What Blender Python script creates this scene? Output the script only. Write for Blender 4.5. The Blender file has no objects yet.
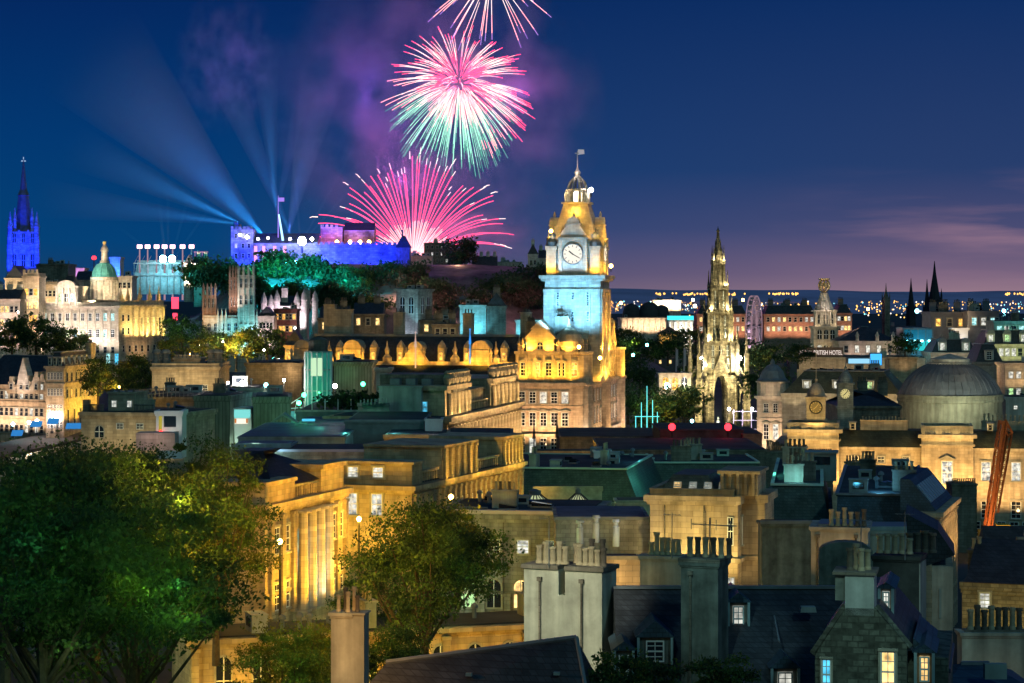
import bpy, bmesh, math, random
from mathutils import Vector, Matrix
R = math.radians
F = 2300.0          # focal length in pixels
CZ = 60.0           # camera height
sc = bpy.context.scene
col = sc.collection
rnd = random.Random(7)

# ------------------------------------------------------------------ camera
cd = bpy.data.cameras.new('camera'); cam = bpy.data.objects.new('camera', cd); col.objects.link(cam)
cam.location = (0, 0, CZ); cam.rotation_euler = (R(90), 0, 0)
cd.sensor_width = 36; cd.lens = 36 * F / 1024; cd.shift_y = -(341.5 - 300) / 1024
cd.clip_start = 1; cd.clip_end = 60000
sc.camera = cam
sc.view_settings.view_transform = 'Standard'; sc.view_settings.look = 'None'
sc.view_settings.exposure = 0.35; sc.view_settings.gamma = 1
sc.render.engine = 'CYCLES'
sc.cycles.use_denoising = True
sc.cycles.max_bounces = 4; sc.cycles.diffuse_bounces = 2; sc.cycles.volume_bounces = 0
sc.cycles.sample_clamp_indirect = 3.0
sc.cycles.use_light_tree = True
sc.cycles.caustics_reflective = False; sc.cycles.caustics_refractive = False

# ------------------------------------------------------------------ dusk sky
W = bpy.data.worlds.new('World'); sc.world = W; W.use_nodes = True
nt = W.node_tree; N = nt.nodes; L = nt.links
bg = N['Background']
tc = N.new('ShaderNodeTexCoord'); sep = N.new('ShaderNodeSeparateXYZ'); L.new(tc.outputs['Generated'], sep.inputs[0])
def wmath(op, a, b, cl=False):
    m = N.new('ShaderNodeMath'); m.operation = op; m.use_clamp = cl
    for i, v in enumerate((a, b)):
        if v is None: continue
        if isinstance(v, (int, float)): m.inputs[i].default_value = v
        else: L.new(v, m.inputs[i])
    return m.outputs[0]
def ramp(fac, stops):
    r = N.new('ShaderNodeValToRGB'); e = r.color_ramp.elements
    while len(e) < len(stops): e.new(0.5)
    for i, (p, c) in enumerate(stops): e[i].position = p; e[i].color = (*c, 1)
    L.new(fac, r.inputs[0]); return r.outputs[0]
el = wmath('DIVIDE', sep.outputs['Z'], 0.14, True)
sL = ramp(el, [(0, (.008, .036, .10)), (.18, (.001, .042, .145)), (.5, (.0005, .031, .13)), (1, (.001, .014, .085))])
sR = ramp(el, [(0, (.26, .16, .20)), (.08, (.15, .10, .165)), (.22, (.052, .056, .135)), (.4, (.016, .038, .12)), (1, (.002, .020, .095))])
ax = wmath('MULTIPLY_ADD', sep.outputs['X'], 3.2, True); ax.node.inputs[2].default_value = .42
fr = N.new('ShaderNodeMapRange'); fr.interpolation_type = 'SMOOTHSTEP'; fr.inputs[1].default_value = 0; fr.inputs[2].default_value = .75; L.new(sep.outputs['Y'], fr.inputs[0])
ax = wmath('MULTIPLY', ax, fr.outputs[0])
mx = N.new('ShaderNodeMix'); mx.data_type = 'RGBA'; L.new(ax, mx.inputs[0]); L.new(sL, mx.inputs[6]); L.new(sR, mx.inputs[7])
# thin pink cloud bars low in the west
mp = N.new('ShaderNodeMapping'); mp.inputs['Scale'].default_value = (9, 9, 95); L.new(tc.outputs['Generated'], mp.inputs[0])
nz = N.new('ShaderNodeTexNoise'); nz.inputs['Scale'].default_value = 1.0; nz.inputs['Detail'].default_value = 5; L.new(mp.outputs[0], nz.inputs[0])
cl = ramp(nz.outputs[0], [(.47, (0, 0, 0)), (.72, (1, 1, 1))])
band = ramp(el, [(0, (.3,) * 3), (.14, (.5,) * 3), (.2, (1,) * 3), (.3, (.35,) * 3), (.42, (0,) * 3)])
side = wmath('MULTIPLY_ADD', sep.outputs['X'], 9.0, True); side.node.inputs[2].default_value = -.95
cf = wmath('MULTIPLY', wmath('MULTIPLY', cl, band), side, True)
mc = N.new('ShaderNodeMix'); mc.data_type = 'RGBA'; L.new(cf, mc.inputs[0]); L.new(mx.outputs[2], mc.inputs[6]); mc.inputs[7].default_value = (.27, .155, .21, 1)
sky = N.new('ShaderNodeTexSky'); sky.sky_type = 'NISHITA'; sky.sun_disc = False; sky.sun_elevation = R(-4); sky.sun_rotation = R(60)
bk = N.new('ShaderNodeMapRange'); bk.interpolation_type = 'SMOOTHSTEP'; bk.inputs[1].default_value = .2; bk.inputs[2].default_value = -.7; L.new(sep.outputs['Y'], bk.inputs[0])
mb = N.new('ShaderNodeMix'); mb.data_type = 'RGBA'; L.new(bk.outputs[0], mb.inputs[0]); L.new(mc.outputs[2], mb.inputs[6]); mb.inputs[7].default_value = (.012, .060, .075, 1)
mc = mb
ad = N.new('ShaderNodeMix'); ad.data_type = 'RGBA'; ad.blend_type = 'ADD'; ad.inputs[0].default_value = .002
L.new(mc.outputs[2], ad.inputs[6]); L.new(sky.outputs[0], ad.inputs[7])
L.new(ad.outputs[2], bg.inputs[0]); bg.inputs[1].default_value = 1.0
# faint cool fill from behind the camera, added for the hill's teal floodlight
sd = bpy.data.lights.new('fill_sun', 'SUN'); sd.energy = .26; sd.color = (.45, .9, .95); sd.angle = R(3)
fill_sun = bpy.data.objects.new('fill_sun', sd); col.objects.link(fill_sun); fill_sun.rotation_euler = (R(52), 0, R(28))

# ------------------------------------------------------------------ helpers
def P(px, py, Y): return Vector(((px - 512) / F * Y, Y, CZ - (py - 300) / F * Y))
def smooth(t): t = max(0, min(1, t)); return t * t * (3 - 2 * t)

MATS = {}
def mat(name, c=(.3, .3, .3), rough=.85, var=.25, nscale=.6, brick=None, bump=.3, em=None, es=0, metal=0, spec=.3, streak=0):
    if name in MATS: return MATS[name]
    m = bpy.data.materials.new(name); m.use_nodes = True; t = m.node_tree; n = t.nodes; l = t.links
    b = n['Principled BSDF']; b.inputs['Roughness'].default_value = rough; b.inputs['Metallic'].default_value = metal
    b.inputs['Specular IOR Level'].default_value = spec
    b.inputs['Base Color'].default_value = (*c, 1)
    if em:
        b.inputs['Emission Color'].default_value = (*em, 1); b.inputs['Emission Strength'].default_value = es
    if var > 0:
        tc = n.new('ShaderNodeTexCoord')
        nz = n.new('ShaderNodeTexNoise'); nz.inputs['Scale'].default_value = nscale; nz.inputs['Detail'].default_value = 6; nz.inputs['Roughness'].default_value = .65
        l.new(tc.outputs['Object'], nz.inputs[0])
        mr = n.new('ShaderNodeMapRange'); mr.inputs[1].default_value = .3; mr.inputs[2].default_value = .7
        mr.inputs[3].default_value = 1 - var * 1.3; mr.inputs[4].default_value = 1 + var * .8; l.new(nz.outputs[0], mr.inputs[0])
        val = mr.outputs[0]; hgt = nz.outputs[0]
        if streak:
            mp = n.new('ShaderNodeMapping'); mp.inputs['Scale'].default_value = (1.2, 1.2, .12); l.new(tc.outputs['Object'], mp.inputs[0])
            n2 = n.new('ShaderNodeTexNoise'); n2.inputs['Scale'].default_value = 1; n2.inputs['Detail'].default_value = 4; l.new(mp.outputs[0], n2.inputs[0])
            m2 = n.new('ShaderNodeMapRange'); m2.inputs[1].default_value = .35; m2.inputs[2].default_value = .65; m2.inputs[3].default_value = 1 - streak; m2.inputs[4].default_value = 1.1
            l.new(n2.outputs[0], m2.inputs[0])
            mm = n.new('ShaderNodeMath'); mm.operation = 'MULTIPLY'; l.new(val, mm.inputs[0]); l.new(m2.outputs[0], mm.inputs[1]); val = mm.outputs[0]
        if brick:
            s3 = n.new('ShaderNodeSeparateXYZ'); l.new(tc.outputs['Object'], s3.inputs[0])
            a = n.new('ShaderNodeMath'); a.operation = 'ADD'; l.new(s3.outputs[0], a.inputs[0]); l.new(s3.outputs[1], a.inputs[1])
            cb = n.new('ShaderNodeCombineXYZ'); l.new(a.outputs[0], cb.inputs[0]); l.new(s3.outputs[2], cb.inputs[1])
            bt = n.new('ShaderNodeTexBrick'); bt.inputs['Scale'].default_value = 1; bt.inputs['Brick Width'].default_value = brick[0]; bt.inputs['Row Height'].default_value = brick[1]
            bt.inputs['Mortar Size'].default_value = brick[2] if len(brick) > 2 else .02
            lo = brick[3] if len(brick) > 3 else .78
            bt.inputs['Color1'].default_value = (lo,) * 3 + (1,); bt.inputs['Color2'].default_value = (1.12,) * 3 + (1,); bt.inputs['Mortar'].default_value = (.55,) * 3 + (1,)
            l.new(cb.outputs[0], bt.inputs[0])
            mm = n.new('ShaderNodeMath'); mm.operation = 'MULTIPLY'; l.new(val, mm.inputs[0]); l.new(bt.outputs[0], mm.inputs[1]); val = mm.outputs[0]; hgt = bt.outputs[0]
        vm = n.new('ShaderNodeVectorMath'); vm.operation = 'SCALE'; vm.inputs[0].default_value = c; l.new(val, vm.inputs[3]); l.new(vm.outputs[0], b.inputs['Base Color'])
        if bump:
            bp = n.new('ShaderNodeBump'); bp.inputs['Strength'].default_value = bump; bp.inputs['Distance'].default_value = .05; l.new(hgt, bp.inputs['Height']); l.new(bp.outputs[0], b.inputs['Normal'])
    MATS[name] = m; return m
def emit(name, c, s):
    if name in MATS: return MATS[name]
    m = bpy.data.materials.new(name); m.use_nodes = True; t = m.node_tree; t.nodes.clear()
    o = t.nodes.new('ShaderNodeOutputMaterial'); e = t.nodes.new('ShaderNodeEmission'); e.inputs[0].default_value = (*c, 1); e.inputs[1].default_value = s
    t.links.new(e.outputs[0], o.inputs[0]); MATS[name] = m; return m
def glow(name, c, s):
    m = emit(name, c, s); t = m.node_tree; e = [n for n in t.nodes if n.type == 'EMISSION'][0]
    tc = t.nodes.new('ShaderNodeTexCoord'); oi = t.nodes.new('ShaderNodeObjectInfo'); nz = t.nodes.new('ShaderNodeTexNoise'); nz.noise_dimensions = '4D'
    mu = t.nodes.new('ShaderNodeMath'); mu.operation = 'MULTIPLY'; mu.inputs[1].default_value = 40; t.links.new(oi.outputs['Random'], mu.inputs[0]); t.links.new(mu.outputs[0], nz.inputs['W'])
    t.links.new(tc.outputs['Object'], nz.inputs['Vector']); nz.inputs['Scale'].default_value = 1.6
    mr = t.nodes.new('ShaderNodeMapRange'); mr.inputs[1].default_value = .35; mr.inputs[2].default_value = .65; mr.inputs[3].default_value = s * .3; mr.inputs[4].default_value = s * 1.4
    t.links.new(nz.outputs[0], mr.inputs[0]); t.links.new(mr.outputs[0], e.inputs[1]); return m
ST = mat('sandstone', (.46, .37, .26), brick=(.9, .38, .012), var=.22, nscale=.35, streak=.3)
STP = mat('pale_sandstone', (.50, .44, .36), brick=(1.0, .45, .01), var=.18, nscale=.3, streak=.25)
STD = mat('sooty_stone', (.20, .175, .14), brick=(.8, .35, .015), var=.35, nscale=.5, streak=.4)
STG = mat('grey_stone', (.30, .29, .26), brick=(.8, .35, .015), var=.3, nscale=.5, streak=.35)
HAR = mat('harling', (.40, .39, .33), var=.22, nscale=.8, streak=.45, bump=.5)
HARD = mat('weathered_harling', (.17, .19, .17), var=.4, nscale=.9, streak=.5, bump=.5)
RUB = mat('rubble_stone', (.13, .14, .115), brick=(.45, .26, .03, .45), var=.5, nscale=2.2, bump=.9)
SL = mat('slate', (.045, .05, .06), rough=.6, brick=(.3, .22, .02, .7), var=.35, nscale=.9, bump=.6)
SLG = mat('green_slate', (.07, .10, .085), rough=.6, brick=(.35, .25, .02, .75), var=.35, nscale=.7, bump=.5)
SLB = mat('blue_slate', (.04, .075, .11), rough=.55, brick=(.3, .22, .02, .75), var=.35, nscale=.6, bump=.5)
CAN_ = mat('grey_plant_metal', (.30, .33, .33), var=.25, nscale=.8, bump=.1)
LEAD = mat('lead', (.16, .18, .20), rough=.5, var=.25, nscale=.8, bump=.2)
FELT = mat('roofing_felt', (.038, .047, .052), rough=.9, var=.45, nscale=.25, bump=.3)
COPE = mat('coping_stone', (.34, .32, .26), var=.3, nscale=1.2)
POT = mat('chimney_clay', (.40, .33, .22), var=.3, nscale=2)
POTD = mat('sooty_clay', (.12, .10, .08), var=.4, nscale=2)
WHT = mat('white_paint', (.72, .74, .72), var=.08, rough=.5, bump=0)
DARKM = mat('dark_metal', (.03, .032, .035), rough=.5, var=.1, bump=0, metal=.4)
COPPER = mat('copper_green', (.13, .42, .36), var=.25, nscale=.8, rough=.7)
GLD = mat('dark_glass', (.015, .02, .03), rough=.08, var=0, spec=.8)
GLW = glow('warm_window_glow', (1, .62, .22), 1.5)
GLY = glow('amber_window_glow', (1, .50, .10), 1.3)
GLC = glow('cool_window_glow', (.45, .95, .95), 1.0)
GLB = glow('blue_window_glow', (.10, .62, .95), 1.0)
GLG = glow('green_window_glow', (.55, .95, .40), .8)
GLP = glow('pale_window_glow', (.85, .85, .75), .75)
GLASS = {'d': GLD, 'w': GLW, 'y': GLY, 'c': GLC, 'b': GLB, 'g': GLG, 'p': GLP}
LAMPW = emit('white_lamp', (1, .93, .8), 25)
LAMPY = emit('sodium_lamp', (1, .55, .12), 25)
LAMPC = emit('cyan_lamp', (.25, .9, 1), 22)
LAMPR = emit('red_lamp', (1, .02, .03), 5)
LAMPG = emit('green_lamp', (.05, 1, .35), 12)

class MB:
    def __init__(s): s.v = []; s.f = []; s.m = []; s.cur = 0; s.T = None
    def add(s, vs, fs):
        o = len(s.v)
        s.v += [tuple(s.T @ Vector(v)) if s.T is not None else tuple(v) for v in vs]
        s.f += [tuple(i + o for i in f) for f in fs]; s.m += [s.cur] * len(fs); return s
    def use(s, i): s.cur = i; return s
    def box(s, x0, x1, y0, y1, z0, z1):
        return s.add([(x0, y0, z0), (x1, y0, z0), (x1, y1, z0), (x0, y1, z0), (x0, y0, z1), (x1, y0, z1), (x1, y1, z1), (x0, y1, z1)],
                     [(3, 2, 1, 0), (4, 5, 6, 7), (0, 1, 5, 4), (1, 2, 6, 5), (2, 3, 7, 6), (3, 0, 4, 7)])
    def frus(s, x0, x1, y0, y1, z0, z1, ix, iy=None, ix1=None, iy1=None):
        iy = ix if iy is None else iy; ix1 = ix if ix1 is None else ix1; iy1 = iy if iy1 is None else iy1
        return s.add([(x0, y0, z0), (x1, y0, z0), (x1, y1, z0), (x0, y1, z0), (x0 + ix, y0 + iy, z1), (x1 - ix1, y0 + iy, z1), (x1 - ix1, y1 - iy1, z1), (x0 + ix, y1 - iy1, z1)],
                     [(3, 2, 1, 0), (4, 5, 6, 7), (0, 1, 5, 4), (1, 2, 6, 5), (2, 3, 7, 6), (3, 0, 4, 7)])
    def prism(s, poly, y0, y1):      # polygon in xz, extruded in y
        n = len(poly); vs = [(x, y0, z) for x, z in poly] + [(x, y1, z) for x, z in poly]
        return s.add(vs, [tuple(range(n)), tuple(reversed(range(n, 2 * n)))] + [(i, i + n, (i + 1) % n + n, (i + 1) % n) for i in range(n)])
    def prismx(s, poly, x0, x1):     # polygon in yz, extruded in x
        n = len(poly); vs = [(x0, y, z) for y, z in poly] + [(x1, y, z) for y, z in poly]
        return s.add(vs, [tuple(reversed(range(n))), tuple(range(n, 2 * n))] + [(i, (i + 1) % n, (i + 1) % n + n, i + n) for i in range(n)])
    def lathe(s, cx, cy, prof, n=12, a0=0):
        vs = []; fs = []
        for r, z in prof:
            for k in range(n):
                a = a0 + 2 * math.pi * k / n; vs.append((cx + r * math.cos(a), cy + r * math.sin(a), z))
        for j in range(len(prof) - 1):
            for k in range(n):
                k2 = (k + 1) % n; fs.append((j * n + k, j * n + k2, (j + 1) * n + k2, (j + 1) * n + k))
        fs.append(tuple(reversed(range(n)))); fs.append(tuple(range((len(prof) - 1) * n, len(prof) * n)))
        return s.add(vs, fs)
    def tube(s, p0, p1, r0, r1=None, n=6):
        r1 = r0 if r1 is None else r1; p0 = Vector(p0); p1 = Vector(p1); d = p1 - p0
        if d.length < 1e-6: return s
        q = d.to_track_quat('Z', 'Y'); vs = []
        for p, r in ((p0, r0), (p1, r1)):
            for k in range(n):
                a = 2 * math.pi * k / n; vs.append(p + q @ Vector((r * math.cos(a), r * math.sin(a), 0)))
        return s.add(vs, [(k, (k + 1) % n, (k + 1) % n + n, k + n) for k in range(n)] + [tuple(reversed(range(n))), tuple(range(n, 2 * n))])
    def mesh(s, name, mats):
        me = bpy.data.meshes.new(name); me.from_pydata(s.v, [], s.f)
        for m in (mats if isinstance(mats, (list, tuple)) else [mats]): me.materials.append(m)
        me.polygons.foreach_set('material_index', s.m); me.update(); return me
    def build(s, name, mats, parent=None, loc=None, rz=0):
        return link(name, s.mesh(name, mats), parent, loc, rz)
def link(name, me, parent=None, loc=None, rz=0):
    o = bpy.data.objects.new(name, me); col.objects.link(o)
    if parent is not None: o.parent = parent
    if loc is not None: o.location = loc
    if rz: o.rotation_euler.z = rz
    return o
def tag(o, label, cat, group=None, kind=None):
    if label: o['label'] = label
    if cat: o['category'] = cat
    if group: o['group'] = group
    if kind: o['kind'] = kind
    return o
def empty(name, loc, rz, label, cat, group=None):
    o = link(name, None, None, loc, rz); return tag(o, label, cat, group)
def point(loc, power, c, r=.15, parent=None):
    d = bpy.data.lights.new('lamp_or_fill', 'POINT'); d.energy = power; d.color = c; d.shadow_soft_size = r  # visible lamps, plus fill points added without a fixture
    o = bpy.data.objects.new('lamp_or_fill', d); col.objects.link(o); o.location = loc
    if parent is not None: o.parent = parent
    return o
def spot(loc, tgt, power, c, ang=90, r=.15, blend=.6):
    d = bpy.data.lights.new('floodlight', 'SPOT'); d.energy = power; d.color = c; d.shadow_soft_size = r; d.spot_size = R(ang); d.spot_blend = blend  # facade floodlights, plus fill spots added on the foreground walls
    o = bpy.data.objects.new('floodlight', d); col.objects.link(o); o.location = loc  # also the object name of the added fill spots, which have no fixture
    o.rotation_euler = (Vector(tgt) - Vector(loc)).to_track_quat('-Z', 'Y').to_euler(); return o
YEL = (1, .56, .10); ORA = (1, .62, .28); WARM = (1, .78, .50); WHI = (1, .90, .78); CYA = (.12, .75, 1); GRN = (.10, 1, .35); BLU = (.004, .012, 1); LIM = (.55, 1, .25)

# windows: bottom-centre origin, facing local -y
WC = {}
def win_mesh(w, h, k='d', style='sash'):
    key = (round(w, 2), round(h, 2), k, style)
    if key in WC: return WC[key]
    m = MB(); s = .14 * min(w, 1.6)
    g = .04
    if style == 'arch':
        pts = [(-w / 2, 0), (w / 2, 0)] + [(w / 2 * math.cos(a), h - w / 2 + w / 2 * math.sin(a)) for a in [math.pi * i / 8 for i in range(9)]]
        out = [(-w / 2 - s, -s), (w / 2 + s, -s)] + [((w / 2 + s) * math.cos(a), h - w / 2 + (w / 2 + s) * math.sin(a)) for a in [math.pi * i / 8 for i in range(9)]]
        m.use(2).prism(out, -.05, .05); m.use(1).prism(pts, -.075, .05)
        m.use(0).box(-.04, .04, -.12, -.07, 0, h); m.box(-w / 2, w / 2, -.12, -.07, h * .5 - .04, h * .5 + .04)
    else:
        if style != 'bare':
            m.use(2).box(-w / 2 - s, -w / 2, -.12, .05, 0, h); m.box(w / 2, w / 2 + s, -.12, .05, 0, h)
            m.box(-w / 2 - s * 1.2, w / 2 + s * 1.2, -.16, .05, h, h + s * 1.2); m.box(-w / 2 - s * 1.3, w / 2 + s * 1.3, -.22, .05, -s, 0)
        if style == 'ped':
            m.prism([(-w / 2 - s * 2, h + s * 1.2), (w / 2 + s * 2, h + s * 1.2), (0, h + s * 1.2 + w * .35)], -.25, .05)
        m.use(1).box(-w / 2, w / 2, -g, .04, 0, h)
        b = max(.035, w * .035)
        m.use(0)
        for x in (-w / 2 + b, w / 2 - b): m.box(x - b, x + b, -g - .05, -g + .01, 0, h)
        for z in (b, h / 2, h - b): m.box(-w / 2 + 2 * b, w / 2 - 2 * b, -g - .06, -g + .01, z - b, z + b)
        if style in ('sash', 'ped', 'bare'):
            m.box(-b * .5, b * .5, -g - .04, -g + .01, 0, h)
            for z in (h * .25, h * .75): m.box(-w / 2, w / 2, -g - .035, -g + .01, z - b * .5, z + b * .5)
    me = m.mesh('window', [COPE if style == 'plain' else WHT, GLASS[k], COPE]); WC[key] = me; return me
def window(parent, x, y, z, rz, w, h, k='d', style='sash'):
    return link('window', win_mesh(w, h, k, style), parent, (x, y, z), rz)
PC = {}
def pot_mesh(r, h, dark):
    key = (r, h, dark)
    if key not in PC:
        m = MB(); m.lathe(0, 0, [(r * 1.1, 0), (r * 1.1, h * .1), (r * .85, h * .16), (r * .8, h * .85), (r * 1.05, h * .87), (r * 1.05, h), (r * .6, h), (r * .6, h * .8)], 10)
        PC[key] = m.mesh('chimney_pot', [POTD if dark else POT])
    return PC[key]

class Bld:
    def __init__(s, name, label, cat, pl, YL, pr, YR, py, D, zb=22, group=None):
        a = Vector(((pl - 512) / F * YL, YL)); b = Vector(((pr - 512) / F * YR, YR)); d = b - a
        s.a = a; s.d = d.normalized(); s.n = Vector((-s.d.y, s.d.x)); s.W = d.length; s.D = D; s.zb = zb
        s.H = CZ - (py - 300) / F * YL - zb; s.ang = math.atan2(d.y, d.x)
        s.root = empty(name, (a.x, a.y, zb), s.ang, label, cat, group)
    def _t(s, o, d, px):
        k = (px - 512) / F; return (k * o.y - o.x) / (d.x - k * d.y)
    def lx(s, px): return s._t(s.a, s.d, px)
    def ly(s, px): return s._t(s.a + s.d * s.W, s.n, px)
    def wp(s, x, y, z=0): q = s.a + s.d * x + s.n * y; return Vector((q.x, q.y, s.zb + z))
    def lz(s, py, x=0, y=0): return CZ - (py - 300) / F * s.wp(x, y).y - s.zb
    def wall(s, m, cornice=.45, bands=(), parapet=0, ch=.45, name='wall', trim=None, y0=0):
        b = MB(); b.box(0, s.W, y0, s.D, 0, s.H)
        for z in bands: b.box(-.12, s.W + .12, y0 - .12, s.D + .12, s.H + z, s.H + z + .28)
        if cornice: b.box(-cornice * .5, s.W + cornice * .5, y0 - cornice * .5, s.D + cornice * .5, s.H - ch * 1.6, s.H - ch); b.box(-cornice, s.W + cornice, y0 - cornice, s.D + cornice, s.H - ch, s.H + .02)
        o = b.build(name, [m], s.root)
        if parapet:
            q = MB(); t = .35; h0 = s.H + .02; h1 = s.H + parapet
            q.box(0, s.W, 0, t, h0, h1); q.box(0, s.W, s.D - t, s.D, h0, h1); q.box(0, t, t, s.D - t, h0, h1); q.box(s.W - t, s.W, t, s.D - t, h0, h1)
            q.box(-.06, s.W + .06, -.06, t + .06, h1, h1 + .12)
            q.box(-.06, t + .06, t + .08, s.D, h1, h1 + .12); q.box(s.W - t - .06, s.W + .06, t + .08, s.D, h1, h1 + .12)
            q.build('parapet', [trim or m], s.root)
        return o
    def flat(s, m=None, z=.1):
        o = MB().box(.4, s.W - .4, .4, s.D - .4, s.H + .03, s.H + z + .05).build('roof', [m or FELT], s.root)
        s.clutter(.8, s.W - .8, .8, s.D - .8, s.H + z + .05, o); return o
    def clutter(s, x0, x1, y0, y1, z, par):
        if x1 - x0 < 3 or y1 - y0 < 2: return
        r = random.Random(int(s.a.x * 10 + s.H * 7)); n = max(2, min(11, int((x1 - x0) * (y1 - y0) / 14)))
        for i in range(n):
            x = r.uniform(x0 + .8, x1 - .8); y = r.uniform(y0 + .3, max(y0 + .4, y1 - 1)); k = r.random(); b = MB()
            if k < .3: b.lathe(x, y, [(.16, z), (.16, z + .7), (.3, z + .75), (.26, z + .95), (.05, z + 1.1)], 8); b.build('roof_vent', [LEAD], par)
            elif k < .5: w = r.uniform(.5, 1.1); b.box(x - w, x + w, y - .5, y + .5, z, z + .15); b.use(1).prism([(x - w + .1, z + .16), (x + w - .1, z + .16), (x + w - .1, z + .3), (x - w + .1, z + .55)], y - .4, y + .4); b.build('skylight', [LEAD, GLD], par)
            elif k < .7: w = r.uniform(.5, 1.2); h = r.uniform(.7, 1.4); b.box(x - w, x + w, y - .5, y + .6, z, z + h); b.box(x - w - .06, x + w + .06, y - .56, y + .66, z + h, z + h + .08); b.use(1).box(x - w * .6, x + w * .6, y - .53, y - .5, z + h * .3, z + h * .8); b.build('plant_box', [CAN_, GLD], par)
            elif k < .85:
                w = r.uniform(.7, 1.3); h = r.uniform(1, 1.8); b.box(x - w, x + w, y - .4, y + .4, z, z + h); b.box(x - w - .1, x + w + .1, y - .5, y + .5, z + h, z + h + .14); c = b.build('chimney', [STD if r.random() < .5 else HAR], par)
                for j in range(3 + int(w * 2)): link('chimney_pot', pot_mesh(.15, .75, r.random() < .4), s.root, (x + (j + .5) / (3 + int(w * 2)) * (2 * w - .2) - w + .1, y, z + h + .14))
            else: l = r.uniform(1, min(4, x1 - x0 - 1)); x = min(x, x1 - l); b.tube((x, y, z + .2), (x + l, y, z + .2), .1); b.tube((x, y, z), (x, y, z + .6), .1); b.build('pipe', [LEAD], par)
    def hip(s, m, h, ix=None, ov=.3, z=0):
        ix = s.D / 2 if ix is None else ix
        b = MB(); b.frus(-ov, s.W + ov, -ov, s.D + ov, s.H + .03 + z, s.H + z + h, ix, (s.D / 2 + ov - .08))
        o = b.build('roof', [m], s.root)
        r = MB(); r.box(ix - ov, s.W - ix + ov, s.D / 2 - .16, s.D / 2 + .16, s.H + z + h - .05, s.H + z + h + .12); r.build('roof_ridge', [LEAD], o); return o
    def gable(s, m, h, axis='x', ov=.2):
        b = MB(); z = s.H
        if axis == 'x': b.prismx([(-ov, z + .02), (s.D + ov, z + .02), (s.D / 2, z + h)], .25, s.W - .25)
        else: b.prism([(-ov, z + .02), (s.W + ov, z + .02), (s.W / 2, z + h)], .25, s.D - .25)
        return b.build('roof', [m], s.root)
    def mans(s, m, h, inset, top=None, z=0, edge=LEAD, ix=None):
        ix = inset if ix is None else ix
        b = MB(); z0 = s.H + .03 + z; b.frus(0.2, s.W - .2, .2, s.D - .2, z0, z0 + h, ix, inset)
        o = b.build('roof', [m], s.root)
        e = MB(); e.box(ix + .1, s.W - ix - .1, inset + .1, s.D - inset - .1, z0 + h - .05, z0 + h + .12)
        e.build('roof_flat', [top or FELT], o)
        s.clutter(ix + .8, s.W - ix - .8, inset + .8, s.D - inset - .8, z0 + h + .12, s.root)
        e = MB(); i = inset; e.box(ix, s.W - ix, i, i + .3, z0 + h + .05, z0 + h + .25); e.box(s.W - ix - .3, s.W - ix, i + .32, s.D - i, z0 + h + .05, z0 + h + .25); e.box(ix, ix + .3, i + .32, s.D - i, z0 + h + .05, z0 + h + .25)
        e.build('roof_edging', [edge], o); return o
    def fpos(s, face, a, out=0):
        if face == 'F': return a, -out, 0
        if face == 'R': return s.W + out, a, math.pi / 2
        if face == 'L': return -out, a, -math.pi / 2
    def wins(s, face, a0, a1, n, zs, w, h, k='d', style='sash', out=0):
        for z in zs:
            for i in range(n):
                a = a0 + (a1 - a0) * (i + .5) / n
                x, y, rz = s.fpos(face, a, out); window(s.root, x, y, s.H + z, rz, w, h, rnd.choice(k), style)
    def pils(s, face, a0, a1, n, z0, z1, w=.5, d=.35, m=None, name='pilaster', rd=False):
        b = MB(); h = z1 - z0
        if rd: b.lathe(0, -d * .5, [(w * .5, 0), (w * .45, h * .5), (w * .4, h)], 10); b.box(-w * .6, w * .6, -d * .5 - w * .6, 0, -.2, 0); b.box(-w * .6, w * .6, -d * .5 - w * .6, 0, h, h + .2)
        else: b.box(-w / 2, w / 2, -d, .03, 0, h); b.box(-w / 2 - .08, w / 2 + .08, -d - .08, .03, h, h + .25); b.box(-w / 2 - .08, w / 2 + .08, -d - .08, .03, -.25, 0)
        me = b.mesh(name, [m or COPE])
        for i in range(n):
            a = a0 + (a1 - a0) * (i / (n - 1) if n > 1 else 0)
            x, y, rz = s.fpos(face, a); link(name, me, s.root, (x, y, z0), rz)
    def chim(s, x, y, z, w, d, h, n, m=None, dark=False, pr=.17, ph=.8, axis='x'):
        b = MB(); b.box(-w / 2, w / 2, -d / 2, d / 2, 0, h); b.box(-w / 2 - .1, w / 2 + .1, -d / 2 - .1, d / 2 + .1, h, h + .18)
        c = b.build('chimney', [m or STG], s.root, (x, y, z))
        for i in range(n):
            t = (i + .5) / n - .5
            o = link('chimney_pot', pot_mesh(pr, ph, dark), c, (t * (w - .2) if axis == 'x' else 0, t * (d - .2) if axis == 'y' else 0, h + .18))
            o.scale = (1, 1, rnd.uniform(.8, 1.15)); o.rotation_euler = (rnd.uniform(-.03, .03), rnd.uniform(-.03, .03), 0)
        return c
    def dormer(s, x, y, z, w, h, dep, k='d', roof='gable', m=None, rm=None, face='F', fr=None):
        rz = {'F': 0, 'R': math.pi / 2, 'L': -math.pi / 2}[face]
        b = MB(); b.box(-w / 2, w / 2, 0, dep, 0, h)
        b.use(1)
        if roof == 'gable': b.prism([(-w / 2 - .2, h + .01), (w / 2 + .2, h + .01), (0, h + w * .45)], -.2, dep + w * .4)
        elif roof == 'dome': b.prism([(w * .55 * math.cos(a), h + .01 + w * .5 * math.sin(a)) for a in [math.pi * i / 8 for i in range(9)]], -.1, dep)
        elif roof == 'cone': b.lathe(0, dep * .3, [(w * .65, h + .01), (w * .6, h + w * .3), (w * .3, h + w * .8), (.05, h + w * 1.1)], 8)
        else: b.box(-w / 2 - .15, w / 2 + .15, -.15, dep, h + .01, h + .2)
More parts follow.
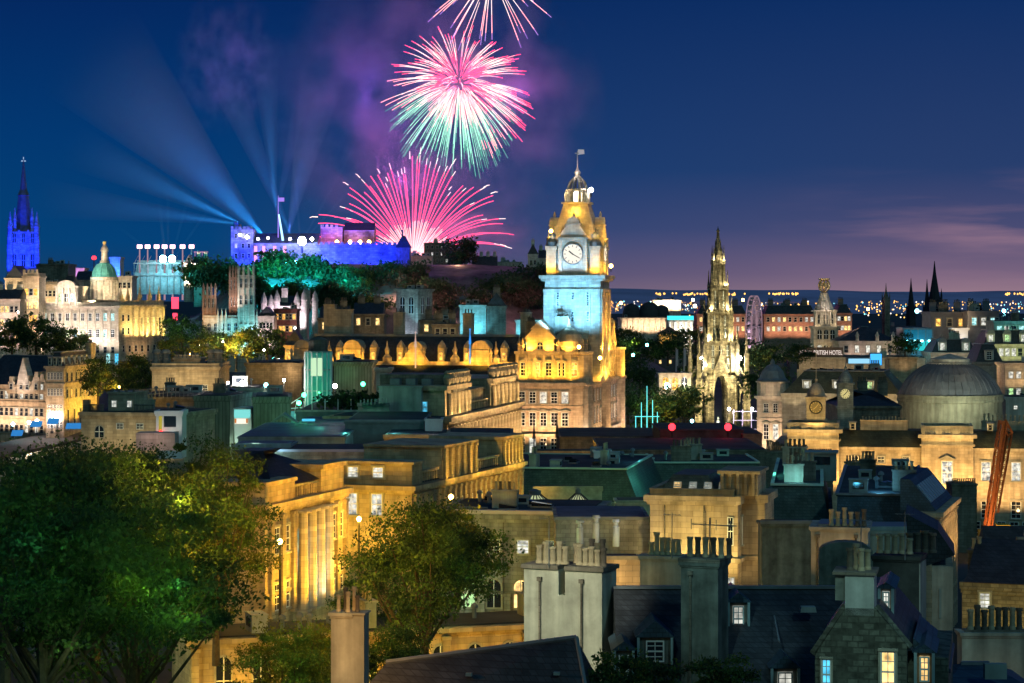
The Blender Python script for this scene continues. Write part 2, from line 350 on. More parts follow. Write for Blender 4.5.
        o = b.build('dormer', [m or HAR, rm or LEAD], s.root, (x, y, z), rz)
        link('window', win_mesh(fr[0] if fr else w * .62, fr[1] if fr else h * .8, k, 'sash' if w > 1.3 else 'plain'), o, (0, 0, h * .1)); return o
    def flood(s, face, as_, z, out, power, c, up=4, ang=110, inb=0):
        for a in as_:
            x, y, rz = s.fpos(face, a, out); x2, y2, _ = s.fpos(face, a, -inb)
            spot(s.wp(x, y, s.H + z), s.wp(x2, y2, s.H + z + up), power, c, ang)
def lin(a, b, n): return [a + (b - a) * (i + .5) / n for i in range(n)]
# ------------------------------------------------------------------ ground, hills, castle rock
def g2(x, y, cx, cy, sx, sy): return math.exp(-((x - cx) / sx) ** 2 - ((y - cy) / sy) ** 2)
def gz(X, Y):
    z = 31.0
    z += 20 * smooth((150 - Y) / 150) 
    t = smooth((Y - 480) / 170)
    tgt = 18 + 22 * smooth((-X - 110) / 60) * smooth((Y - 560) / 120)
    z = z * (1 - t) + tgt * t
    z -= 15 * g2(X, Y, -70, 400, 40, 110)
    z -= 13 * smooth((X - 22) / 20) * smooth((Y - 250) / 60) * (1 - t)
    z += 4 * smooth((Y - 1500) / 3000)
    return z
def grid(name, x0, x1, nx, y0, y1, ny, fn, m, logy=False):
    vs = []; fs = []
    for j in range(ny + 1):
        t = j / ny; Y = y0 * (y1 / y0) ** t if logy else y0 + (y1 - y0) * t
        for i in range(nx + 1):
            X = (x0 + (x1 - x0) * i / nx) * (Y / y1 if logy else 1)
            vs.append((X, Y, fn(X, Y)))
    for j in range(ny):
        for i in range(nx): a = j * (nx + 1) + i; fs.append((a, a + 1, a + nx + 2, a + nx + 1))
    b = MB(); b.add(vs, fs); o = b.build(name, [m]); o['kind'] = 'structure'
    for p in o.data.polygons: p.use_smooth = True
    return o
GRD = mat('asphalt_and_turf', (.05, .055, .045), var=.5, nscale=.02)
grid('ground', -9000, 9000, 160, 20, 26000, 200, gz, GRD, True)
ROADM = mat('asphalt', (.06, .058, .055), var=.3, nscale=.5)
def hillz(X, Y):
    r = math.sin(X * .0011 + 1) * 45 + math.sin(X * .0027 + 2) * 26 + math.sin(X * .007) * 9 + math.sin(X * .0171) * 4
    return 20 + (66 + r * .28) * math.exp(-((Y - 9000) / 1500) ** 2) - (2 if Y < 6500 else 0) + 9 * math.exp(-((X - 900) / 700) ** 2) * math.exp(-((Y - 9000) / 1300) ** 2)
HM = mat('haze_tinted_hill', (.55, .42, .62), var=.25, nscale=.003, bump=0)  # pale purple base colour stands in for air haze over the hills
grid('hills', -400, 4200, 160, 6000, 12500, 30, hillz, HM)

from mathutils import noise as mn
def rockz(X, Y):
    px = X / Y * F + 512
    # crest profile in metres
    pts = [(150, 44), (200, 52), (232, 70), (260, 76), (330, 77), (420, 77), (470, 77), (540, 75), (575, 64), (640, 30), (700, 12)]
    c = pts[0][1] if px < 150 else 12
    for (a, b), (a2, b2) in zip(pts, pts[1:]):
        if a <= px < a2: c = b + (b2 - b) * (px - a) / (a2 - a)
    if px < 150: c = 44 - (150 - px) * .3
    f = smooth((Y - 900) / 205) ** .8
    n = mn.fractal(Vector((X * .03, Y * .03, 3)), 1, 2, 5) * 7 * (4 * f * (1 - f) + .1)
    return 16 + (c - 16) * f + n - 60 * smooth((Y - 1270) / 90)
ROCK = mat('basalt_crag', (.10, .085, .085), var=.6, nscale=.12, bump=1)
rk = grid('castle_rock', -260, 110, 130, 880, 1360, 70, rockz, ROCK)

# ------------------------------------------------------------------ foliage
BARK = mat('bark', (.06, .048, .035), var=.4, nscale=3)
def leafm(name, c):
    m = mat(name, c, rough=.7, var=.55, nscale=.7, bump=0)
    b = m.node_tree.nodes['Principled BSDF']
    t = m.node_tree; tr = t.nodes.new('ShaderNodeBsdfTranslucent'); ms = t.nodes.new('ShaderNodeMixShader'); ms.inputs[0].default_value = .42
    src = b.inputs['Base Color'].links[0].from_socket; t.links.new(src, tr.inputs[0]); o = [n for n in t.nodes if n.type == 'OUTPUT_MATERIAL'][0]
    t.links.new(b.outputs[0], ms.inputs[1]); t.links.new(tr.outputs[0], ms.inputs[2]); t.links.new(ms.outputs[0], o.inputs[0]); return m
LF = leafm('leaf_green', (.07, .13, .03)); LFD = leafm('leaf_dark', (.035, .075, .03)); LFY = leafm('leaf_olive', (.11, .13, .025)); LFR = leafm('leaf_russet', (.10, .075, .05))
def crown_mesh(seed, w, h, nleaf, ls, mats, nclump=30, up=.0, blob=.3):
    r = random.Random(seed); b = MB(); cl = []
    for i in range(nclump):
        while True:
            p = Vector((r.uniform(-1, 1), r.uniform(-1, 1), r.uniform(-1, 1)))
            if .25 < p.length < 1: break
        p = p * (1 if r.random() < .8 else .7)
        cl.append((Vector((p.x * w / 2, p.y * w / 2, h / 2 + p.z * h / 2)), r.uniform(.35, 1.35) * w * blob, r.randrange(len(mats))))
    vs = []; fs = []; ms = []
    for i in range(nleaf):
        c, rad, mi = cl[r.randrange(nclump)]
        d = Vector((r.gauss(0, 1), r.gauss(0, 1), r.gauss(0, .62))); d = d.normalized() * (rad * (r.random() ** .5)) * Vector((1, 1, .62)).length * .62
        d.z *= .65; p = c + d
        a = Vector((r.gauss(0, 1), r.gauss(0, 1), r.gauss(0, .6))).normalized(); q = a.orthogonal().normalized(); q = Matrix.Rotation(r.uniform(0, 6.28), 3, a) @ q; s = ls * r.choice((.5, .8, 1, 1.2, 1.6)) * r.uniform(.8, 1.2)
        u = q * s; v = a.cross(q) * s * .55; o = len(vs)
        vs += [p - u, p - v, p + u, p + v]; fs.append((o, o + 1, o + 2, o + 3)); ms.append(mi)
    b.add(vs, fs); b.m = ms
    return b.mesh('crown', mats), cl
TR = {}
def tree_src(key, seed, w, h, th, nleaf, ls, mats, nclump=30, limbs=True, blob=.3):
    cm, cl = crown_mesh(seed, w, h, nleaf, ls, mats, nclump, blob=blob)
    r = random.Random(seed + 5); t = MB(); tr = max(.12, w * .03)
    top = th + h * .45; t.tube((0, 0, -2), (0, 0, th * .6), tr * 1.2, tr, 8); t.tube((0, 0, th * .6), (r.uniform(-.3, .3), .1, top), tr, tr * .4, 7)
    if limbs:
        for c, rad, _ in cl[:16]:
            e = Vector((c.x, c.y, c.z + th)); s0 = Vector((0, 0, th * r.uniform(.5, 1.05))); m = s0.lerp(e, .5) + Vector((r.uniform(-.4, .4), r.uniform(-.4, .4), -.06 * w))
            t.tube(s0, m, tr * .5, tr * .32, 5); t.tube(m, e, tr * .32, tr * .1, 5)
    TR[key] = (cm, t.mesh('trunk', [BARK]), w, h, th)
def tree(key, px, pybot, Y, label, sc_=1, z=None, group='trees', name='tree', sz=None, cat='tree'):
    cm, tm, w, h, th = TR[key]
    x = (px - 512) / F * Y; z = CZ - (pybot - 300) / F * Y if z is None else z
    o = empty(name, (x, Y, z), rnd.uniform(0, 6.28), label, cat, group); o.scale = (sc_, sc_, sz or sc_)
    link('trunk', tm, o); link('crown', cm, o, (0, 0, th)); return o
tree_src('far1', 1, 20, 14, 0, 3400, .7, [LF, LFD], 34, False)
tree_src('far2', 2, 21, 13, 0, 3400, .7, [LFD, LFY], 34, False)
tree_src('far3', 3, 19, 15, 0, 3200, .7, [LFR, LFD], 30, False)
tree_src('mid1', 4, 11, 9, 3, 3200, .34, [LF, LFD, LFY], 34)
tree_src('mid2', 5, 12, 8, 3, 3200, .34, [LF, LFY], 34)

# trees on the castle rock
k = 0
for px, py, Y, key, s, lab in [
    (272, 285, 1075, 'far1', 1.1, 'floodlit turquoise tree at the left end of the castle slope'),
    (292, 287, 1070, 'far2', 1.15, 'floodlit turquoise tree under the brightest castle lamp'),
    (312, 290, 1065, 'far1', 1.1, 'floodlit green tree in the middle of the castle slope'),
    (332, 292, 1065, 'far2', 1.05, 'floodlit green tree below the blue battery wall'),
    (352, 300, 1050, 'far1', 1.0, 'dim green tree right of the floodlit ones on the castle slope'),
    (368, 318, 1000, 'far2', .9, 'dim green tree low on the crag left of the church tower'),
    (395, 292, 1050, 'far3', .9, 'brown tree high on the crag above the church tower'),
    (412, 296, 1045, 'far3', 1.0, 'brown tree on the crag just right above the church tower'),
    (440, 312, 1010, 'far3', .95, 'pinkish brown round tree low in the middle of the crag'),
    (461, 268, 1120, 'far3', .95, 'round tree on the castle esplanade left of the pink lit houses'),
    (478, 318, 1000, 'far3', .85, 'brown tree low on the crag behind the cyan lit gable'),
    (520, 312, 1020, 'far3', 1.0, 'brown tree on the crag left of the blue lit clock tower'),
    (536, 300, 1040, 'far3', 1.05, 'brown tree on the crag touching the clock tower outline'),
    (270, 312, 1000, 'far2', .8, 'dark tree low behind the left turrets of the baronial house'), (290, 310, 1005, 'far1', .85, 'dark tree low behind the middle of the baronial house'), (310, 308, 1000, 'far2', .85, 'dark tree low behind the right turrets of the baronial house'), (330, 312, 1000, 'far1', .9, 'dark tree low on the crag behind the slate blocks'), (348, 316, 995, 'far2', .8, 'small dark tree low on the crag left of the church tower'), (252, 300, 1010, 'far1', .8, 'dark tree right of the turquoise gothic tower'),
    (205, 286, 1060, 'far2', 1.0, 'dark tree left of the castle palace block'),
    (222, 290, 1040, 'far2', 1.1, 'dark tree above the twin gothic towers'),
    (375, 290, 1060, 'far2', .9, 'dark tree below the right end of the blue battery wall'),
    (500, 300, 1045, 'far2', .95, 'dark brown tree under the pink lit rampart block')]:
    tree(key, px, py, Y, lab, s, group='trees on the castle rock')
for px, py, Y, p, c in [(268, 266, 1050, 30000, (.01, .75, .85)), (290, 262, 1045, 30000, (.01, .75, .85)), (318, 268, 1042, 30000, (.01, .75, .85)), (345, 280, 1035, 12000, (.01, .7, .8)),
    (402, 285, 1015, 15000, (1, .5, .35)), (440, 300, 985, 10000, (1, .45, .4)), (525, 290, 990, 12000, (1, .4, .4)), (180, 275, 1030, 6000, (.1, .8, 1)), (458, 262, 1090, 4000, (1, .5, .3))]:
    point(P(px, py, Y), p, c, 1)

# ------------------------------------------------------------------ castle (about 1150 m away, 2 px per metre)
YC = 1140
CST = mat('castle_stone', (.27, .27, .28), brick=(2, 1, .06, .55), var=.6, nscale=.12)
castle = empty('castle', P(320, 268, YC), 0, 'castle on the rock with blue floodlit walls under the fireworks', 'castle')
cx0, cz0 = castle.location.x, castle.location.z
def cbox(name, x0, x1, y0, y1, dy=0, dep=12, m=None, cren=0, roof=None):
    k = YC / F; X0, X1 = (x0 - 512) * k - cx0, (x1 - 512) * k - cx0; Z1, Z0 = CZ - (y0 - 300) * k - cz0, CZ - (y1 - 300) * k - cz0
    b = MB(); b.box(X0, X1, dy, dy + dep, Z0 - 6, Z1)
    if cren:
        x = X0
        while x < X1 - cren: b.box(x, x + cren * .6, dy - .02, dy + .8, Z1 + .01, Z1 + 1.3); x += cren
    if roof: b.use(1).prismx([(dy - .3, Z1 + .02), (dy + dep + .3, Z1 + .02), (dy + dep / 2, Z1 + roof)], X0, X1)
    return b.build(name, [m or CST, SL], castle), X0, X1, Z0, Z1
pal, *_ = cbox('palace_block', 231, 253, 229, 266, 0, 14, cren=2)
cbox('palace_turret', 234, 240, 224, 231, 2, 4, cren=1); cbox('palace_turret', 246, 251, 226, 231, 2, 4)
cbox('great_hall', 253, 318, 243, 268, 2, 14, roof=5)
cbox('barrack_block', 318, 340, 226, 262, 16, 14, cren=2.4)
cbox('barrack_block', 341, 372, 229, 262, 20, 14, roof=4)
cbox('battery_wall', 315, 399, 245, 270, -4, 8, cren=2.6)
cbox('lower_rampart', 231, 315, 262, 274, -6, 5, cren=2.6)
cbox('rampart', 395, 545, 267, 279, 6, 6, m=STD, cren=2.6)
for x in (236, 243, 249):
    for y in (236, 246, 256): 
        q = P(x, y, YC); window(castle, q.x - cx0, -.1, q.z - cz0 - 1, 0, 1.3, 2.2, 'p' if (x, y) in ((236, 246), (243, 236)) else 'd', 'plain')
gt = MB(); k = YC / F
def cl(x, y): return ((x - 512) * k - cx0, CZ - (y - 300) * k - cz0)
X0, Z0 = cl(397, 268); X1, Z1 = cl(411, 248); xc, zt = cl(403, 236)
gt.box(X0, X1, -8, 0, Z0 - 6, Z1); gt.use(1).frus(X0 - .5, X1 + .5, -8.5, .5, Z1 + .02, zt, 3.2, 4); gt.box(xc - .5, xc + .3, -4.5, -3.9, zt, zt + 3)
gt.build('gatehouse', [STD, SL], castle)
# flag mast
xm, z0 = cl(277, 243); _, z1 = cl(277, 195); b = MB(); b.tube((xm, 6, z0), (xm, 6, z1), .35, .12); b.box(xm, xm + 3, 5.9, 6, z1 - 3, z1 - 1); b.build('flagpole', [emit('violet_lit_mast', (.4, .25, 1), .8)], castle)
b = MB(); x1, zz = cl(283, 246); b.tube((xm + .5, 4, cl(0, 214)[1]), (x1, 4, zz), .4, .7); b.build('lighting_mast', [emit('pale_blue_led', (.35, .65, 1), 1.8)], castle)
for x in (256, 264, 275, 285, 318):
    xa, za = cl(x, 268 if x < 290 else 262); _, zb_ = cl(x, 246 if x < 290 else 250)
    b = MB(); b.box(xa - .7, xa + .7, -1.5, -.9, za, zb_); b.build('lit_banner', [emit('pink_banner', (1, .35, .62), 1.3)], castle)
# lamps along the castle: cyan row, white row, orange row
def lampball(loc, r, m, label, name='floodlamp', group='lamps on the castle'):
    b = MB(); b.lathe(0, 0, [(r * .4, -r), (r * .9, -r * .5), (r, 0), (r * .9, r * .5), (r * .4, r)], 8); b.use(1).tube((0, 0, -r * 3), (0, 0, -r), r * .3)
    o = b.build(name, [m, DARKM], None, loc); tag(o, label, 'lamp', group); return o
for i, x in enumerate((268, 278, 287, 296, 305, 313)):
    q = P(x, 262 - (i > 3), YC - 16); lampball(q, .8, LAMPC, f'cyan floodlamp {["at the left end", "second from the left end", "third from the left end", "third from the right end", "second from the right end", "at the right end"][i]} of the row above the turquoise trees')
    spot(q - Vector((0, 3, 0)), q + Vector((0, -20, -12)), 6500, (.02, .8, .8), 120)
for i, x in enumerate((240, 247, 258, 268, 290, 312)):
    q = P(x, (235, 237, 239, 238, 239, 239)[i], YC - 3); lampball(q, .6 + .25 * (i in (1, 5)), LAMPW, f'white stage lamp {["first", "second", "third", "fourth", "fifth", "sixth"][i]} from the left along the castle hall roof')
q = P(302, 241, YC - 8); lampball(q, 2.0, emit('brightest_lamp', (.75, .9, 1), 60), 'largest and brightest white lamp at the right end of the castle hall'); point(q - Vector((0, 5, 0)), 12000, (.3, .5, 1), 1)
for i, x in enumerate((337, 350, 360, 369)):
    q = P(x, 242, YC - 2); lampball(q, .9, LAMPY, f'orange lamp {["left end", "second from left", "second from right", "right end"][i]} of the row above the blue battery wall'); point(q + Vector((0, 2, 3)), 2500, (1, .3, .25), .5)
# blue and pink light on the castle walls
for x in (235, 248): spot(P(x, 258, YC - 32), P(x, 246, YC), 80000, BLU, 60)
for x in (262, 283, 303): spot(P(x, 258, YC - 26), P(x, 254, YC), 55000, BLU, 80)
for x in (322, 338, 354, 370, 386): spot(P(x, 256, YC - 34), P(x, 255, YC), 95000, BLU, 75)
for x in (330, 352): point(P(x, 238, YC + 8), 4500, (.8, .08, .6), 1)
for x in (404,): point(P(x, 250, YC - 30), 5000, (.1, .04, 1), 1)

# tattoo stand with lamp masts, left of the castle
YT = 1120
st = empty('grandstand', P(165, 282, YT), 0, 'steel grandstand with cyan lit seating left of the castle', 'grandstand')
b = MB(); kk = YT / F
for i in range(7): b.box(-15, 14, i * 1.6, i * 1.6 + 1.5, -6, 3 + i * 1.3)
b.build('seating_tier', [mat('seat_plastic', (.2, .3, .33), var=.3)], st)
b = MB()
for x in [-15 + 29 * i / 9 for i in range(10)]:
    b.tube((x, -.3, -6), (x, -.3, 9), .18); b.tube((x, -.3, 9), (x, 12, 13), .15)
b.box(-15.4, 14.4, -.6, -.2, 8.8, 9.4); b.box(-15.4, 14.4, -.6, -.2, 3, 3.3); b.build('frame', [LEAD], st)
b = MB(); b.box(-15, 14, 12.2, 12.6, 3, 9.5); b.build('back_wall', [STP], st)
for i, x in enumerate((139, 147, 156, 164, 172, 182, 191)):
    top = P(x, 246.5, YT); g = empty('floodlight_mast', (top.x, YT + 2, 70), 0, f'floodlight mast {["first", "second", "third", "fourth", "fifth", "sixth", "seventh"][i]} from the left at the grandstand', 'light mast', 'floodlight masts at the grandstand')
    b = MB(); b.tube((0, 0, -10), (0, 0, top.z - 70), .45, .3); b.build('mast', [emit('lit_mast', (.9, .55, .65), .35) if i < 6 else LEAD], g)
    b = MB(); b.box(-1.2, 1.2, -.5, .3, top.z - 70 - .9, top.z - 70 + .9); b.build('lamp_head', [emit('pink_white_lamp', (1, .55, .62), 3.5 if i < 6 else .5)], g)
for i, x in enumerate((163, 172)):
    q = P(x, 259, YT - 6); lampball(q, 1.7, emit('bright_cyan_lamp', (.45, 1, 1), 45), f'{["left", "right"][i]} one of two dazzling cyan lamps in the grandstand', group='cyan lamps'); point(q - Vector((0, 6, 2)), 5000, CYA, 1)
point(P(150, 262, YT - 12), 5000, (.7, .95, 1), 1)
for i in range(6): 
    q = P(195 + i * 2.4, 252, YT + 10); b = MB(); b.tube((0, 0, -12), (0, 0, 0), .15); b.box(-.5, .5, -.2, .2, -.3, .3); tag(b.build('floodlight_mast', [emit('dim_pink', (.6, .3, .5), .6)], None, q), 'thin dim pink tipped mast right of the grandstand', 'light mast', 'thin masts right of the grandstand')

# white gabled tower houses beside the stand, pink lit terraces on the right of the rock
def house_row(name, label, cat, x0, x1, ytop, ybot, Y, D, wallm, roofh, wins_, wk='d', gab=False, lamps=(), chim=0, rm=None):
    B = Bld(name, label, cat, x0, Y, x1, Y, ytop, D, zb=CZ - (ybot - 300) / F * Y - 8)
    B.wall(wallm, cornice=.25, ch=.3)
    if gab: B.gable(rm or SL, roofh, 'y')
    elif roofh: B.gable(rm or SL, roofh, 'x')
    else: B.flat()
    if wins_:
        n, zs, w, h = wins_; B.wins('F', .5, B.W - .5, n, zs, w, h, wk, 'plain')
    for i in range(chim): B.chim(B.W * (i + .5) / chim, D / 2, B.H + max(0, roofh) * .6, 1.6, 1, 2.2 + roofh * .3, 2, wallm)
    for (a, z, out, p, c) in lamps: x, y, _ = B.fpos('F', a, out); spot(B.wp(x, y, B.H + z), B.wp(x, 0, B.H + z + out * 1.0), p, c, 120)
    return B
PNK = (1, .48, .36)
house_row('gabled_house', 'pale gabled house lit white beside the grandstand', 'house', 184, 193, 263, 285, 1090, 9, STP, 4, (2, (-4, -8), 1, 1.6), 'dw', gab=True, lamps=((2, -9, 9, 26000, WHI),))
house_row('tower_house', 'pale tower house with a turret right of the grandstand', 'house', 194, 208, 263, 290, 1085, 9, STP, 3, (3, (-4, -8), 1, 1.6), 'dp', chim=2, lamps=((3, -9, 9, 34000, (1, .7, .6)),))
house_row('esplanade_building', 'pale rounded battery building glowing pink where the fan firework starts', 'building', 411, 432, 256, 272, 1165, 12, STP, 0, None, lamps=((3, -8, 9, 45000, (1, .6, .42)), (8, -8, 9, 45000, (1, .6, .42))))
house_row('barracks', 'plum coloured barracks right of the fan firework with lit windows', 'building', 424, 450, 243, 272, 1200, 12, STD, 0, (5, (-3, -6.5, -10), 1, 1.6), 'dpd', lamps=((5, -14, 10, 45000, (1, .2, .5)),))
house_row('terrace', 'dark roofed terrace right of the round esplanade tree', 'building', 471, 498, 266, 276, 1120, 12, STP, 5, (6, (-3.2,), 1, 1.6), 'dw', chim=4, lamps=((3, -5, 9, 12000, PNK), (10, -5, 9, 12000, PNK)))
house_row('rampart_block', 'pink lit rampart block jutting out below the terrace', 'building', 484, 500, 274, 286, 1100, 12, STP, 0, None, lamps=((2, -7, 8, 26000, PNK), (6, -7, 8, 26000, PNK)))
house_row('rampart_wall', 'pink lit curved rampart wall left below the terrace', 'wall', 454, 483, 271, 277, 1105, 8, STP, 0, None, lamps=((3, -4, 7, 17000, PNK), (9, -4, 7, 17000, PNK), (13, -4, 7, 12000, PNK)))
house_row('low_building', 'long low pink lit building on the crag edge', 'building', 497, 522, 262, 271, 1130, 10, STP, 0, (6, (-3.4,), .9, 1.4), lamps=((3, -5, 8, 15000, PNK), (9, -5, 8, 15000, PNK)))
house_row('gabled_hall', 'pink lit crow step gabled hall beside the clock tower', 'building', 528, 538, 254, 277, 1100, 14, STP, 5, (2, (-5,), 1, 2), gab=True, chim=1, lamps=((2.5, -10, 9, 30000, PNK),))
house_row('gabled_hall', 'pink lit hall with tall chimneys hidden half behind the clock tower', 'building', 538, 550, 258, 277, 1102, 12, STP, 4, (2, (-5,), 1, 2), chim=2, lamps=((3, -9, 9, 24000, PNK),))

# ------------------------------------------------------------------ fireworks
YF = 1290
FR = random.Random(11)
FWC = {}
def fwm(c, s):
    key = (c, s)
    if key not in FWC: FWC[key] = emit('firework_spark_%d' % len(FWC), c, s)
    return FWC[key]
PKH = fwm((1, .06, .17), 2.6); PKW = fwm((1, .34, .36), 2.4); PKD = fwm((.85, .03, .22), 1.2); GNW = fwm((.42, 1, .72), 1.3); GND = fwm((.2, .75, .5), .8); WHW = fwm((1, .75, .7), 1.7); PUR = fwm((.55, .3, .9), .9)
def streak(parent, pts, r0, r1, cols, name='spark_trail'):
    b = MB(); n = len(pts) - 1
    for i in range(n):
        t0, t1 = i / n, (i + 1) / n
        b.use(min(len(cols) - 1, int(t0 * len(cols)))).tube(pts[i], pts[i + 1], r0 + (r1 - r0) * t0, r0 + (r1 - r0) * t1, 4)
    return b.build(name, list(cols), parent)
fan = empty('fan_firework', P(413, 261, YF), 0, 'crimson fan shaped firework rising from behind the castle gatehouse', 'firework')
for i in range(52):
    a = -1 + 2 * (i + FR.uniform(-.3, .3)) / 51
    th = a * R(77) - R(3); l = (60 + 14 * abs(a)) * FR.uniform(.70, .97)
    ydir = FR.uniform(-.22, .22); pts = []
    vx, vz = math.sin(th), math.cos(th) + .20
    for j in range(13):
        t = j / 12; s = t * (1 - .12 * t) * l * 1.1
        pts.append((vx * s, ydir * s, vz * s - .30 * l * t * t * (abs(vx) ** .7 + .12)))
    cols = [PKW, PKW, PKH, PKH, PKH, PKH, PKH, PKH if FR.random() < .6 else WHW]
    streak(fan, pts[1:] , .22, .17, cols)
    if FR.random() < .3:
        q = Vector(pts[-1]); b = Vector(pts[-2]); d = (q - b); off = Vector((FR.uniform(-1.5, 1.5), 0, FR.uniform(-1.5, 1.5)))
        streak(fan, [q + off + d * 0, q + off + d * .8, q + off + d * 1.2 + Vector((0, 0, -.6))], .25, .12, [WHW], 'spark')
point(P(413, 235, YF - 25), 60000, (1, .12, .25), 3)
def burst(center, Rr, n, label, cfun, cap=98, r=.155, grav=.24, dirf=None, s0=.13):
    o = empty('shell_firework', center, 0, label, 'firework'); extra = MB(); ecols = None; made = 0
    for i in range(n):
        while True:
            d = Vector((FR.gauss(0, 1), FR.gauss(0, 1), FR.gauss(0, 1))).normalized()
            if dirf is None or dirf(d): break
        l = Rr * FR.uniform(.80, 1.04); a0 = FR.uniform(s0, s0 + .3); pts = []
        for j in range(8):
            t = a0 + (1 - a0) * j / 7; pts.append(d * l * t + Vector((0, 0, -grav * Rr * t * t)))
        cols = cfun(d)
        if made < cap: streak(o, pts, r * .7, r, cols); made += 1
        else:
            if ecols is None: ecols = [PKH, PKW, PKD, GNW, GND, WHW, PUR]
            for j in range(7):
                c = cols[min(len(cols) - 1, int(j / 7 * len(cols)))]; extra.use(ecols.index(c)).tube(pts[j], pts[j + 1], r * .8, r * .9, 4)
    if ecols: e = extra.build('spark_trails', ecols, o); e['kind'] = 'stuff'
    return o
def cA(d):
    if d.z < -.10 and d.x < .8: return [PKW, WHW, GNW, GNW if d.x < .4 else PKW, GND]
    if d.z > .35: return [PKH, PKW, WHW, PKW, PKH]
    return [PKH, WHW, WHW, PKW, PKH if d.x > 0 else PKW]
burst(P(459, 84, YF), 43.5, 340, 'large round firework burst, pink above and green below', cA)
def cT(d): return [WHW, WHW, PKW, PKW, PUR]
burst(P(491, -27, YF), 42, 46, 'burst at the top edge of the photo with thin pale pink trails', cT, r=.2, grav=.12, dirf=lambda d: d.z < .25, s0=.2)
point(P(459, 84, YF), 80000, (.9, .12, .6), 3); point(P(491, -5, YF), 50000, (.7, .2, .7), 3)
# smoke of the fireworks and haze lit by search lights: real scattering volumes
def volmat(name, c, dens, noise=None, thr=(.42, .7)):
    m = bpy.data.materials.new(name); m.use_nodes = True; t = m.node_tree; t.nodes.clear()
    o = t.nodes.new('ShaderNodeOutputMaterial'); v = t.nodes.new('ShaderNodeVolumePrincipled'); v.inputs['Color'].default_value = (*c, 1); v.inputs['Density'].default_value = dens
    t.links.new(v.outputs[0], o.inputs[1])
    if noise:
        tc = t.nodes.new('ShaderNodeTexCoord'); nz = t.nodes.new('ShaderNodeTexNoise'); nz.inputs['Scale'].default_value = noise; nz.inputs['Detail'].default_value = 4
        t.links.new(tc.outputs['Object'], nz.inputs[0]); mr = t.nodes.new('ShaderNodeMapRange'); mr.inputs[1].default_value, mr.inputs[2].default_value = thr; mr.inputs[3].default_value = 0; mr.inputs[4].default_value = dens
        t.links.new(nz.outputs[0], mr.inputs[0])
        ln = t.nodes.new('ShaderNodeVectorMath'); ln.operation = 'LENGTH'; t.links.new(tc.outputs['Object'], ln.inputs[0])
        fo = t.nodes.new('ShaderNodeMapRange'); fo.inputs[1].default_value = 1; fo.inputs[2].default_value = .35; fo.inputs[3].default_value = 0; fo.inputs[4].default_value = 1; t.links.new(ln.outputs[1], fo.inputs[0])
        mu = t.nodes.new('ShaderNodeMath'); mu.operation = 'MULTIPLY'; t.links.new(mr.outputs[0], mu.inputs[0]); t.links.new(fo.outputs[0], mu.inputs[1]); t.links.new(mu.outputs[0], v.inputs['Density'])
    return m
def cloud(px, py, Y, rx, ry, rz, m, label):
    b = MB(); b.lathe(0, 0, [(math.sin(math.pi * i / 12), -math.cos(math.pi * i / 12)) for i in range(1, 12)], 20)
    o = b.build('firework_smoke', [m], None, P(px, py, Y)); o.scale = (rx, ry, rz); tag(o, label, 'smoke', None, 'stuff'); return o
SMK = volmat('firework_smoke', (.9, .8, .9), .022, 3.4, (.46, .66))
cloud(430, 110, YF + 45, 105, 40, 100, SMK, 'purple lit smoke drifting behind the fireworks')
cloud(228, 62, YF + 40, 34, 22, 44, SMK, 'faint blue violet smoke wisps at the upper left'); point(P(228, 70, YF + 10), 26000, (.15, .15, 1), 3)
cloud(455, 238, YF + 10, 52, 26, 24, volmat('low_smoke', (.9, .8, .9), .03, 2.2), 'pink lit smoke low over the castle esplanade')
point(P(370, 90, YF + 20), 45000, (.3, .1, .8), 3); point(P(445, 235, YF - 10), 18000, (1, .2, .5), 2); point(P(400, 180, YF + 20), 50000, (.7, .1, .6), 3); point(P(520, 90, YF + 20), 35000, (.6, .12, .7), 3)
def beam_haze():
    m = volmat('beam_haze', (.8, .9, 1), .008); t = m.node_tree; v = [n for n in t.nodes if n.type == 'PRINCIPLED_VOLUME'][0]
    tc = t.nodes.new('ShaderNodeTexCoord'); sp = t.nodes.new('ShaderNodeSeparateXYZ'); t.links.new(tc.outputs['Generated'], sp.inputs[0])
    mr = t.nodes.new('ShaderNodeMapRange'); mr.interpolation_type = 'SMOOTHSTEP'; mr.inputs[1].default_value = .25; mr.inputs[2].default_value = 1; mr.inputs[3].default_value = .008; mr.inputs[4].default_value = 0
    t.links.new(sp.outputs[2], mr.inputs[0]); t.links.new(mr.outputs[0], v.inputs['Density']); return m
BMV = beam_haze()
def beam(p, q, ang, power, c, label):
    p = Vector(p); q = Vector(q); d = q - p; l = d.length; r1 = math.tan(ang) * l * 1.5
    b = MB(); b.lathe(0, 0, [(.5, 0), (r1 * .5 + .5, l * .5), (r1 + .5, l)], 16)
    o = b.build('light_beam', [BMV], None, p); o.rotation_euler = d.to_track_quat('Z', 'Y').to_euler(); tag(o, label, 'light beam', 'search light beams', 'stuff')
    s = spot(p + d * .002, q, power, c, math.degrees(ang) * 2 * 1.3, .4, 1); return o
BE = .34
